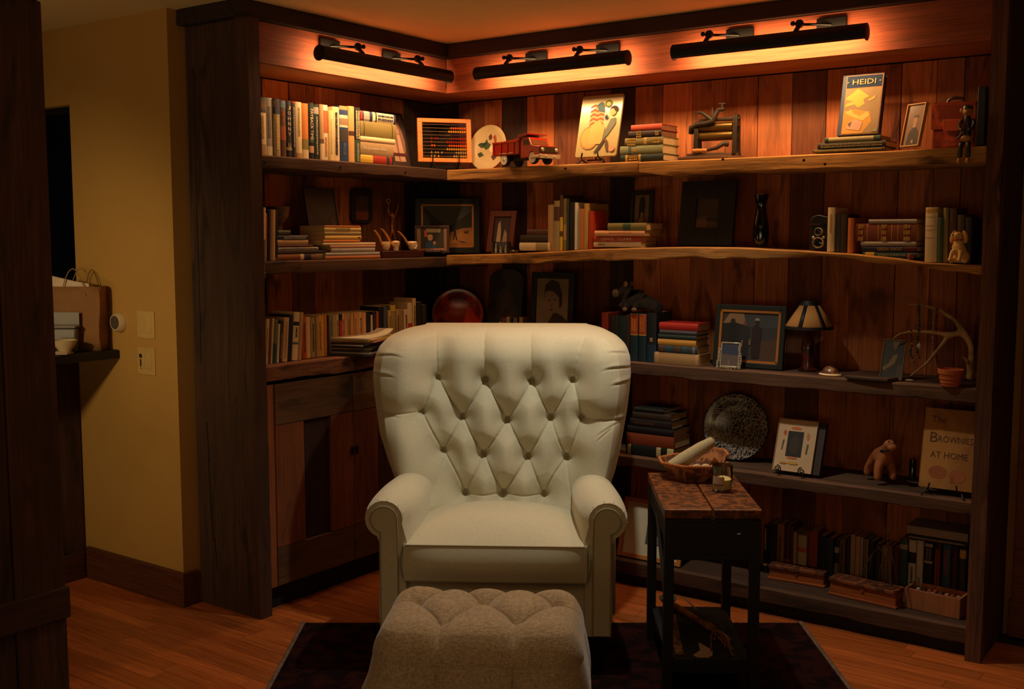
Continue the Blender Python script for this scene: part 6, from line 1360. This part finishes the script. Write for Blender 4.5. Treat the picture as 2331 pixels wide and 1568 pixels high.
pcx = A3(2092, 787, -.06); b = MB(); b.lathe([(0, -.014), (.008, -.004), (.008, .003), (0, .012)], 6); o = b.build('crystal_pendant', mat('crystal', (226, 210, 190), .08, metal=.3, coat=1), smooth=False, loc=pcx); o['label'] = 'faceted clear crystal pendant catching the light on the bead strands'; o['category'] = 'pendant'
pe = onz('R', 2070, 867, S3); b = MB(); b.lathe([(0, .0), (.010, .0), (.012, .003), (.006, .006), (0, .006)], 14, sx=1.4); o = b.build('pale_pebble', cmat((206, 180, 140)), loc=(pe[0], -pe[1], S3+.0006)); o['label'] = 'small pale flat stone on the third shelf edge left of the terracotta pot'; o['category'] = 'pebble'
# --- terracotta pot
p = onz('R', 2157, 881, S3)
t = thing('flower_pot', 'small terracotta pot with a banded rim at the right end of the third shelf', 'pot', (p[0], -p[1]+.036, S3), 0)
b = MB(); b.lathe([(0, 0), (.031, 0), (.040, .042), (.040, .045), (.044, .046), (.045, .062), (.041, .063), (.036, .04), (0, .01)], 36); b.build('body', mat('terracotta', (186, 96, 40), .8), t)
b = MB(); b.lathe([(.037, .026), (.0395, .028), (.038, .032)], 36); b.lathe([(.034, .012), (.0365, .014), (.035, .018)], 36); b.build('ridge', mat('terracotta'), t)

# ================================================================== FOURTH SHELF
pile('R', S4, -.03, .16, 'dark pile with a rust-red book, fourth shelf', 'the fourth shelf dark pile', [
 (1424, 1534, 24, (16, 20, 16), 'black pale-labelled', (('b', .04, .11, (196, 176, 120)), ('b', .64, .73, (196, 176, 120)), ('b', .86, .99, (206, 190, 130)))), (1426, 1534, 27, (140, 58, 26), 'rust-red'), (1428, 1532, 16, (20, 14, 14), 'black'), (1434, 1528, 18, (34, 22, 16), 'dark brown', (('l', .1, .6, 'brown'),)), (1440, 1526, 16, (60, 44, 28), 'dull brown'), (1443, 1510, 10, (26, 28, 24), 'dark grey-green')])
uu, _ = uz('R', 1672, 1040, -.17)
t = plate_thing('R', uu, -.165, S4, .143, 'large blue and white marbled enamel plate standing on the fourth shelf', mat('enamel_marbled', (30, 38, 50), .2, kind='swirl', c2=(186, 164, 140), coat=.6, scale=1.15, bump=0), rim=mat('enamel_rim', (16, 20, 30), .2, coat=.5), lean=R(9), depth=.018, m2=None, yaw=R(8))
t, W_, H_, le = frame('R', (1757, 1047), (1846, 1061), (1800, 921), -.03, 'cream card with a small dark portrait and painted wreath, on a scroll easel', fw=.002, col=(196, 160, 120), z=S4+.012, dep=.012, H=.213,
      polys=[((214, 178, 138), SQ), ((36, 28, 22), [(.27, .28), (.68, .28), (.68, .78), (.27, .78)]), ((58, 44, 34), ell(.48, .52, .13, .18)), ((214, 110, 50), ell(.47, .84, .14, .03)), ((200, 80, 50), ell(.19, .74, .04, .05)), ((206, 130, 60), ell(.8, .7, .04, .07)), ((90, 90, 50), [(.14, .4), (.17, .4), (.2, .6), (.16, .6)]), ((90, 90, 50), [(.78, .36), (.82, .36), (.84, .55), (.8, .55)]), ((214, 120, 60), ell(.45, .26, .14, .02)), ((206, 160, 60), ell(.5, .16, .14, .03)), ((200, 140, 70), ell(.25, .15, .1, .02))])
b = MB(); b.box(-W_/2+.02, W_/2+.03, .012, .035, 0, H_); b.build('side_support', cmat((52, 34, 24)), t, smooth=False)
ue, _ = uz('R', 1798, 1060, -.01); easel('R', ue, -.022, S4, .10, 'black scrolled wire easel holding the cream card, fourth shelf', scroll=True, r=.003)
# --- tan monkey-like carved animal
p = onz('R', 2002, 1104, S4)
t = thing('toy_monkey', 'tan leather toy monkey with a dark collar walking on four legs, fourth shelf', 'toy monkey', (p[0], -p[1]+.035, S4), R(42))
t.scale = (1.13, 1.13, 1.13)
M_mk = mat('tan_suede', (176, 104, 54), .75, kind='mottle', c2=(150, 84, 42), scale=.5)
skin('body', [(0, .055, .085, .030), (0, .025, .098, .030), (0, -.010, .100, .028), (0, -.030, .125, .018), (0, -.042, .150, .022), (.004, -.060, .138, .014), (-.024, .060, .050, .015), (-.026, .066, .014, .013), (.024, .060, .050, .015), (.026, .066, .014, .013), (-.026, -.018, .058, .015), (-.028, -.022, .014, .013), (.026, -.018, .058, .015), (.028, -.022, .014, .013)],
     [[0, 1, 2, 3, 4, 5], [0, 6, 7], [0, 8, 9], [2, 10, 11], [2, 12, 13]], M_mk, t)
b = MB(); b.tube([(.021*math.cos(k*2*PI/20), -.030+.021*math.sin(k*2*PI/20), .120-.006*math.sin(k*2*PI/20)) for k in range(21)], .004, 8); b.build('collar', cmat('black'), t)
for s in (-1, 1): b = MB(); b.ball((s*.011, -.060, .157), .003, 8); b.build('eye', cmat('black', .2), t)
b = MB(); b.ball((.0, -.064, .137), (.018, .012, .013), 12); b.build('muzzle', M_mk, t)
p = onz('R', 2068, 1099, S4)
b = MB(); b.lathe([(0, 0), (.013, 0), (.013, .085), (.011, .088), (0, .088)], 18); o = b.build('glass_vial', mat('dark_glass', (24, 30, 30), .1, coat=.8), loc=(p[0], -p[1]+.05, S4+.0006)); o['label'] = 'dark glass cylinder between the toy monkey and the large tan picture book'; o['category'] = 'vial'
# --- book "The Brownies at Home"
zbk = S4+.022; u0, _ = uz('R', 2091, 1082, -.035); u1 = 2.425; pz = hit(2112, 926, 0, u0)
L_ = min(max(pz.y-.035, .0), .06); dz = pz.z-zbk; H_ = math.hypot(L_, dz)
t = thing('book', 'large tan picture book with old-style lettering, fourth shelf right end', 'book', ((u0+u1)/2, .035, zbk+.003), (-math.atan2(L_, dz), 0, 0))
W_ = u1-u0; b = MB(); b.box(-W_/2, W_/2, 0, .003, 0, H_); b.box(-W_/2, W_/2, .013, .016, 0, H_); b.box(-W_/2, -W_/2+.003, 0, .016, 0, H_); cv = b.build('cover', mat('brownies_cover', (190, 132, 62), .7, kind='mottle', c2=(164, 108, 48), scale=.3, bump=.1), t, smooth=False)
b = MB(); b.box(-W_/2+.003, W_/2-.004, .003, .013, .003, H_-.003); b.build('pages', M_paged, t, smooth=False)
for s_, x, z, w__, h_ in (('The', -.22, .86, .27, .085), ('ROWNIES', .12, .62, .64, .080), ('B', -.285, .635, .14, .125), ('AT HOME', .02, .42, .70, .080)):
    g = text_mb(s_, h_*H_, w=w__*W_); b = MB(); b.add([(v[0]+x*W_, -.0009, v[2]+z*H_) for v in g.v], g.f); b.build('lettering', cmat((92, 52, 30)), cv, smooth=False)
picture(t, W_*.8, H_*.28, [((170, 96, 48), ell(.3, .5, .22, .3)), ((176, 100, 50), ell(.75, .4, .2, .3)), ((150, 84, 44), [(.6, .1), (.7, .1), (.68, .4), (.62, .4)])], -.0006, 0, H_*.06)
easel('R', (u0+u1)/2+.0, -.02, S4, .10, 'black wire easel under the large tan picture book', r=.003)

# ================================================================== BOTTOM SHELF
p0 = onz('R', 1412, 1246, S5); 
t = thing('framed_picture', 'honey-wood frame with a white mount and grey photo, leaning on the bottom shelf', 'frame', (.985, .022, S5+.006), (-R(16), 0, 0))
pa, pb2 = uz('R', 1400, 1250, .0), uz('R', 1535, 1280, .0)
t.location = ((pa[0]+pb2[0])/2, .03, S5+.005)
fill_frame(t, pb2[0]-pa[0]+.02, .265, .020, (206, 132, 58), None, [((226, 214, 186), SQ), ((96, 90, 78), [(.40, .22), (.78, .22), (.78, .80), (.40, .80)]), ((140, 132, 112), [(.44, .26), (.74, .26), (.74, .5), (.44, .46)]), ((60, 56, 50), [(.5, .4), (.62, .4), (.6, .7), (.52, .7)])], .014)
row('R', S5, -.185, .105, 'upright books on the bottom shelf', 'on the bottom shelf, from the side table', [
 (1738, 1748, 1196, 'black', 'black yellow-lettered', (('l', .5, .95, 'yellow'), ('b', .15, .2, 'white'))), (1750, 1768, 1190, (26, 22, 30), 'dim dark'), (1769, 1785, 1191, (158, 112, 68), 'tan', (('l', .3, .75, 'brown'),)), (1787, 1799, 1194, (86, 34, 22), 'dark red-brown', (('b', 0, .34, (176, 74, 34)),)), (1800, 1806, 1196, 'brown', 'narrow brown'), (1806.5, 1814, 1210, (190, 160, 124), 'pale', (('l', .2, .7, 'tan'),)),
 (1816, 1836, 1217, (196, 180, 150), 'white orange-banded', (('b', .62, .72, (200, 88, 36)), ('l', .05, .2, 'black', 2))), (1841, 1861, 1207, (150, 62, 44), 'brick pink'), (1862, 1880, 1218, (20, 26, 38), 'dark navy'), (1881, 1897, 1225, (38, 54, 76), 'slate blue'), (1899, 1910, 1228, 'black', 'black white-labelled', (('b', .72, .84, 'palegrey'), ('b', .1, .5, 'grey'))),
 (1911, 1924, 1226, (120, 92, 56), 'dull tan', (('l', .3, .9, 'black'),)), (1925, 1935, 1228, 'dbrown', 'dark brown'), (1936, 1947, 1216, (176, 150, 124), 'pale grey-pink'), (1948, 1959, 1220, (190, 146, 108), 'peach'), (1960, 1966, 1222, 'palegrey', 'thin white'), (1967, 1971, 1226, 'olive', 'very thin olive'), (1972, 1976, 1228, 'khaki', 'very thin khaki'), (1977, 1990, 1232, 'black', 'black'), (1991, 2005, 1238, 'dbrown', 'shorter dark brown'),
 (2006, 2020, 1242, (150, 118, 82), 'tan paperback', (('l', .3, .8, 'brown'),)), (2021, 2032, 1243, (126, 98, 66), 'dull yellow-brown'), (2033, 2047, 1245, 'maroon', 'maroon')])
row('R', S5, -.185, .105, 'upright books at the right end of the bottom shelf', 'in the right end group, bottom shelf', [
 (2049, 2067, 1228, (52, 84, 96), 'grey-teal', (('b', .45, .75, 'teal'), ('b', .85, .93, 'palegrey'))), (2069, 2086, 1228, (206, 196, 180), 'white black-blocked', (('b', .62, .80, 'black'), ('l', .1, .55, 'black'))), (2088, 2103, 1227, (206, 196, 184), 'plain white', (('l', .15, .4, 'grey'),)), (2105, 2124, 1229, (22, 20, 26), 'black grey-lettered', (('b', .64, .68, 'palegrey'), ('b', .9, .95, 'palegrey'), ('l', .7, .88, 'grey', 2))),
 (2126, 2144, 1234, (44, 22, 24), 'dark red-lettered', (('l', .3, .9, (180, 60, 30), 2),)), (2146, 2165, 1236, (44, 84, 120), 'bright blue', (('l', .5, .9, 'rust', 2), ('b', .1, .28, 'palegrey'))), (2167, 2183, 1240, (46, 16, 22), 'dark maroon', (('l', .15, .9, 'maroon'),)), (2185, 2200, 1248, (60, 56, 50), 'grey yellow-capped', (('b', .84, .98, 'yellow'),))])
ztop = max(uz('R', 2076, 1228, -.185)[1], uz('R', 2095, 1227, -.185)[1], uz('R', 2058, 1228, -.185)[1])+.003
hbook('R', 2065, 2203, .020, ztop, -.15, .14, 'black', 'black book with a silver line lying flat across the upright books, bottom shelf right', 'two books laid flat over the upright ones', (('l', .03, .95, 'palegrey'),))
hbook('R', 2064, 2203, .032, ztop+.0215, -.15, .14, (156, 144, 136), 'pale grey book lying flat on the black one, bottom shelf right', 'two books laid flat over the upright ones')
# carved wooden boxes
M_bx = mat('box_wood', (196, 104, 48), .5, kind='wood', axis=0, c2=(156, 76, 32), bump=.2); M_bxd = mat('box_carved', (136, 72, 36), .6, kind='mottle', c2=(86, 44, 24), scale=1.2, bump=.8)
def wbox(bl, br, H_, dpt, label, f=0):
    q0, q1 = onz('R', *bl, S5), onz('R', *br, S5); u0, u1 = q0[0], q1[0]; fo = (q0[1]+q1[1])/2
    a_ = math.atan2(-(q1[1]-q0[1]), u1-u0); W_ = math.hypot(u1-u0, q1[1]-q0[1])
    t = thing('wooden_box', label, 'box', ((u0+u1)/2, -fo, S5+.0006), a_)
    b = MB(); b.box(-W_/2+.006, W_/2-.006, .006, dpt, .008, H_-.016); b.build('body', M_bx, t, smooth=False, bev=.002)
    b = MB(); b.box(-W_/2, W_/2, 0, dpt+.004, 0, .009); b.build('base_board', M_bx, t, smooth=False, bev=.002)
    b = MB(); b.box(-W_/2+.002, W_/2-.002, -.002, dpt+.002, H_-.015, H_); l_ = b.build('lid', M_bxd, t, smooth=False, bev=.003)
    b = MB()
    b.prism([(-.014, H_-.014), (.014, H_-.014), (.0, H_-.038)], .002, .006); b.build('latch', M_bxd, t, smooth=False)
    for q in range(7): b = MB(); x = -W_/2+.025+q*(W_-.05)/6; b.prism([(x-.008, .02), (x, .012), (x+.008, .02), (x+.008, dpt-.02), (x, dpt-.012), (x-.008, dpt-.02)], H_, H_+.0015, plane='xy'); b.build('carved_leaf', cmat((96, 50, 26)), l_, smooth=False)
    return t
wbox((1747, 1317), (1877, 1339), .062, .075, 'left carved wooden box with a darker lid on the bottom shelf, nearest the side table')
wbox((1884, 1352), (2040, 1388), .070, .080, 'middle carved wooden box with an orange lid on the bottom shelf')
q0, q1 = onz('R', 2056, 1382, S5), onz('R', 2184, 1411, S5); a_ = math.atan2(-(q1[1]-q0[1]), q1[0]-q0[0]); W_ = math.hypot(q1[0]-q0[0], q1[1]-q0[1])
t = thing('wooden_tray', 'rough pale wooden tray box with an open top, rightmost on the bottom shelf', 'box', ((q0[0]+q1[0])/2, -(q0[1]+q1[1])/2, S5+.0006), a_)
M_tray = mat('tray_wood', (206, 128, 76), .7, kind='barn', axis=2, c2=(160, 86, 46), bump=.4, scale=.7)
for nm, bx in (('front_board', (-W_/2, W_/2, 0, .012, 0, .078)), ('back_board', (-W_/2, W_/2, .10, .112, 0, .078)), ('end_board', (-W_/2, -W_/2+.010, .012, .10, 0, .078)), ('end_board', (W_/2-.010, W_/2, .012, .10, 0, .078)), ('bottom_board', (-W_/2+.01, W_/2-.01, .012, .10, 0, .008))):
    b = MB(); b.box(*bx); b.build(nm, M_tray, t, smooth=False, bev=.002)
r_ = random.Random(8)
for q in range(16):
    b = MB(); x = -W_/2+.03+(W_-.06)*(q%8)/7; b.ball((x, .035+.035*(q//8), .058+.006*r_.random()), (.010, .012, .010), 8); b.build('pebble', cmat(r_.choice(['tan', 'palegrey', 'brown', 'rust'])), t)
# dry twigs
pt_ = onz('R', 2028, 1345, S5)
t = thing('dry_twigs', 'bundle of thin dry forked twigs standing in front of the bottom shelf books', 'twigs', (pt_[0]-.01, -pt_[1]+.045, S5+.0006), 0)
M_tw = mat('twig', (70, 48, 30), .9)
def tw(px, py, f): p = A3(px, py, f)-t.location; return (p.x, p.y, p.z)
f_ = -.03
for pts in (((2028, 1330), (2022, 1250), (2020, 1222), (2012, 1195), (2008, 1165)), ((2020, 1222), (2030, 1200), (2036, 1170)), ((2030, 1335), (2024, 1270), (2000, 1245), (1985, 1262), (1978, 1300)), ((2024, 1240), (2036, 1285), (2044, 1330)), ((2022, 1250), (2004, 1290), (2000, 1330)), ((2008, 1165), (2011, 1150)), ((1985, 1262), (1965, 1295), (1952, 1288))):
    b = MB(); b.tube([tw(a, c, f_) for a, c in pts], [.0028-.0018*k/(len(pts)-1) for k in range(len(pts))], 6); b.build('twig', M_tw, t)

# ================================================================== SIDE TABLE
cs = [hit(1513, 1160, 2, .65), hit(1735, 1160, 2, .65), hit(1480, 1076, 2, .65), hit(1655, 1082, 2, .65)]
fdir = ((cs[1]-cs[0])).normalized(); W_ = (cs[1]-cs[0]).length
bdir = Vector((-fdir.y, fdir.x, 0)); mid = (cs[0]+cs[1])/2
TA = math.atan2(fdir.y, fdir.x)-R(1.5)
st = thing('side_table', 'narrow black side table with a worn brown plank top and a low shelf', 'table', (mid.x, mid.y, 0), TA)
TL = .56; TW = W_/2
M_tt = mat('worn_tabletop', (132, 74, 34), .42, kind='mottle', c2=(76, 42, 22), bump=.9, scale=1.5, coat=.15)
M_tb = mat('table_black', (24, 24, 24), .55, kind='paint', c2=(16, 16, 17), bump=.3)
for x0, x1 in ((-TW, -.003), (.003, TW)): b = MB(); b.box(x0, x1, 0, TL, .618, .65); b.build('top_plank', M_tt, st, smooth=False, bev=.004)
b = MB(); b.box(-TW, TW, .0, TL, .616, .617); 
b = MB(); b.box(-TW+.004, TW-.004, .008, .024, .478, .615); b.build('front_apron', M_tb, st, smooth=False, bev=.002)
b = MB(); b.box(-TW+.03, TW-.03, .0, .008, .500, .606); dr = b.build('drawer_front', M_tb, st, smooth=False, bev=.002)
b = MB(); b.ball((.085, -.008, .57), (.012, .008, .006), 10); b.build('pull', M_tb, dr)
for s in (-1, 1):
    b = MB(); b.box(s*(TW-.006), s*(TW-.02), .03, TL-.03, .54, .615); b.build('side_apron', M_tb, st, smooth=False)
    b = MB(); b.tube([(s*(TW-.012), .03, .36), (s*(TW-.012), .29, .56)], .010, 4); b.build('brace', M_tb, st, smooth=False)
    for y in (.0, TL-.034): b = MB(); b.box(s*(TW-.002), s*(TW-.034), y, y+.034, .0085, .615); b.build('leg', M_tb, st, smooth=False, bev=.002)
b = MB(); b.box(-TW+.02, TW-.02, .008, TL-.008, .115, .132); b.build('low_shelf', M_tb, st, smooth=False, bev=.002)
b = MB(); b.box(-TW+.034, TW-.034, .0, .014, .095, .145); b.build('shelf_rail', M_tb, st, smooth=False, bev=.002)
# basket on the table
def onT(px, py, z=.65): p = hit(px, py, 2, z); return p
p = onT(1572, 1088)
t = thing('basket', 'shallow octagonal birchbark basket with laced rim on the side table', 'basket', (p.x, p.y+.02, .6506), TA)
M_bark = mat('birchbark', (170, 108, 58), .7, kind='mottle', c2=(96, 54, 28), scale=1.4, bump=.3)
n = 8; rr0, rr1, hb = .085, .125, .062
ring0 = [(rr0*math.cos(R(22.5+45*k))*1.05, rr0*math.sin(R(22.5+45*k))) for k in range(8)]; ring1 = [(rr1*math.cos(R(22.5+45*k))*1.05, rr1*math.sin(R(22.5+45*k))) for k in range(8)]
for k in range(8):
    j = (k+1) % 8; lift = .03 if k in (0, 7) else 0
    b = MB(); b.add([(*ring0[k], 0), (*ring0[j], 0), (*ring1[j], hb+lift), (*ring1[k], hb+lift)], [(0, 1, 2, 3)]); o = b.build('side_panel', M_bark, t, smooth=False); sd = o.modifiers.new('s', 'SOLIDIFY'); sd.thickness = .004
    b = MB(); a_, c_ = Vector((*ring1[k], hb+lift)), Vector((*ring1[j], hb+lift)); b.tube([a_, c_], .0035, 6)
    for q in range(9): m_ = a_.lerp(c_, (q+.5)/9); b.ball(tuple(m_), (.0055, .0055, .0062), 6)
    b.build('laced_rim', mat('rim_lacing', (196, 118, 54), .7), t)
b = MB(); b.poly([(x, y, .001) for x, y in ring0]); o = b.build('base', M_bark, t, smooth=False); sd = o.modifiers.new('s', 'SOLIDIFY'); sd.thickness = .002
b = MB(); path = [(-.085, -.02, .040), (-.03, -.005, .070), (.03, .015, .105), (.075, .03, .128)]; o3 = (p.x, p.y+.02, .6506)
b.tube(path, [.024, .027, .024, .019], 16); o = b.build('bark_roll', mat('lichen_bark', (150, 156, 120), .9, kind='mottle', c2=(186, 150, 112), scale=6, bump=1), loc=o3); o['label'] = 'thick mottled grey-green sage bundle resting diagonally in the basket'; o['category'] = 'bundle'; o.rotation_euler = (0, 0, TA)
r_ = random.Random(2)
for q in range(9):
    b = MB(); b.ball((0, 0, 0), (r_.uniform(.010, .016), r_.uniform(.008, .012), r_.uniform(.006, .010)), 9)
    o = b.build('pale_stone', cmat((206, 176, 146) if q % 3 else (170, 120, 90)), loc=Vector(o3)+Matrix.Rotation(TA, 4, 'Z') @ Vector((.0+.012*q*.9-.01, -.055+.018*(q % 3), .046))); o['label'] = '%s pebble in the front of the basket, %s from its left' % ('tan' if q % 3 == 0 else 'pale', ordn(q)); o['category'] = 'pebble'; o['group'] = 'pebbles in the basket'
# candle glass
p = onT(1638, 1120)
t = thing('candle_glass', 'clear glass tumbler with a half-burnt white candle on the side table', 'candle', (p.x, p.y+.02, .6506), TA)
b = MB(); b.lathe([(0, .001), (.034, .001), (.0355, .004), (.036, .093), (.034, .094), (.0325, .092), (.032, .012), (0, .010)], 40); b.build('glass', mat('clear_glass', (236, 240, 230), .02, kind='glass'), t)
b = MB(); b.lathe([(0, .0115), (.0312, .0115), (.0312, .044), (.028, .042), (0, .041)], 32); wx = b.build('wax', mat('wax', (236, 196, 130), .5), t)
b = MB(); b.tube([(0, 0, .041), (.001, 0, .052)], .001, 6); b.build('wick', cmat('black'), wx)
P_ = [[(.0363*math.cos(R(a)), .0363*math.sin(R(a)), z) for z in (.022, .056)] for a in range(200, 276, 6)]
b = MB(); b.grid(np.array(P_)); b.build('paper_label', cmat((190, 160, 130)), t)
P_ = [[(.0366*math.cos(R(a)), .0366*math.sin(R(a)), z) for z in (.024, .031)] for a in range(206, 270, 6)]
b = MB(); b.grid(np.array(P_)); b.build('label_band', cmat((120, 80, 66)), t)
# things on the low shelf
zs = .1326
def onL(px, py): return hit(px, py, 2, zs)
p = onL(1520, 1372); t = thing('dish', 'small pale blue dish at the back of the side table low shelf', 'dish', (p.x, p.y, zs), 0)
b = MB(); b.lathe([(0, 0), (.02, 0), (.032, .014), (.036, .022), (.032, .022), (.02, .008), (0, .006)], 24); b.build('body', mat('pale_blue_glaze', (126, 150, 150), .3, coat=.4), t)
p = onL(1585, 1405)
t = thing('rattle', 'hide-wrapped stick rattle with fringed leather cords on the side table low shelf', 'rattle', (p.x, p.y, zs+.0005), TA)
inv = (Matrix.Translation((p.x, p.y, zs+.0005)) @ Matrix.Rotation(TA, 4, 'Z')).inverted()
def q_(px, py, dz=0): v = inv @ onL(px, py); return Vector((v.x, v.y, v.z+dz))
M_hd = mat('rawhide', (150, 92, 46), .8, kind='mottle', c2=(110, 64, 32), scale=1)
b = MB(); b.tube([q_(1533, 1388, .018), q_(1560, 1404, .019), q_(1600, 1430, .019), q_(1615, 1438, .020), q_(1626, 1443, .018)], [.011, .012, .010, .016, .010], 14); b.build('handle', M_hd, t)
b = MB(); b.tube([q_(1556, 1376, .03), q_(1585, 1400, .022)], .0028, 8); b.build('bone_pin', cmat('palegrey'), t)
r_ = random.Random(4)
for k in range(9):
    a_ = q_(1626, 1443, .016); ex_ = q_(1615+r_.uniform(0, 58), 1460+r_.uniform(-5, 45), .006); m1 = a_.lerp(ex_, .35)+Vector((r_.uniform(-.03, .03), r_.uniform(-.03, .03), .008)); m2 = a_.lerp(ex_, .7)+Vector((r_.uniform(-.03, .03), r_.uniform(-.03, .03), .002))
    pts = []
    for s_ in np.linspace(0, 1, 12): pts.append(a_*(1-s_)**3+m1*3*s_*(1-s_)**2+m2*3*s_*s_*(1-s_)+ex_*s_**3)
    b = MB(); b.tube(pts, .0025, 6); b.build('cord', M_hd, t)
v = [q_(1578, 1493), q_(1601, 1505), q_(1622, 1494), q_(1622, 1482), q_(1590, 1464), q_(1594, 1482)]
b = MB(); b.prism([(a_.x, a_.y) for a_ in v], .0, .003, plane='xy'); o = b.build('felt_tag', cmat((206, 186, 160)), loc=(p.x, p.y, zs+.001), fix=True); o.rotation_euler = (0, 0, TA); o['label'] = 'white stitched arrow-shaped leather tag on the side table low shelf'; o['category'] = 'tag'
v = [q_(1516, 1402), q_(1538, 1402), q_(1556, 1492), q_(1538, 1492)]
b = MB(); b.prism([(a_.x-.0, a_.y) for a_ in v], .0, .006, plane='xy'); o = b.build('magazine', mat('mag_print', (170, 124, 60), .5, kind='mottle', c2=(90, 74, 50), scale=2, bump=0), loc=(p.x, p.y, zs+.0005), fix=True); o.rotation_euler = (0, 0, TA); o['label'] = 'patterned gold and grey magazine along the left edge of the low shelf'; o['category'] = 'magazine'
# hanging cord at left post, second shelf
p = hit(596, 600, 0, .004); b = MB(); b.tube([(0, 0, 0), (.002, .004, -.02), (.0, .006, -.045)], .0022, 6); b.ball((0, .006, -.05), .005, 8); b.tube([(.0, .006, -.052), (.001, .009, -.07)], .002, 6)
o = b.build('beaded_cord', cmat((150, 120, 96)), loc=(.012, p.y, Z2+.002)); o['label'] = 'thin beaded cord hanging over the second shelf beside the left post'; o['category'] = 'cord'
# recessed ceiling light just above the frame
t = thing('recessed_downlight', 'recessed ceiling downlight above the armchair, at the top edge of the photo', 'ceiling light', (DL[0], DL[1], CEIL), 0)
b = MB(); b.lathe([(.075, 0), (.075, -.004), (.058, -.006), (.055, -.001)], 32); b.build('trim_ring', cmat('white'), t)
b = MB(); b.lathe([(0, -.002), (.05, -.002), (.05, -.001), (0, -.001)], 32); b.build('lamp_face', mat('lamp_face', (255, 205, 130), kind='emit', scale=6), t)
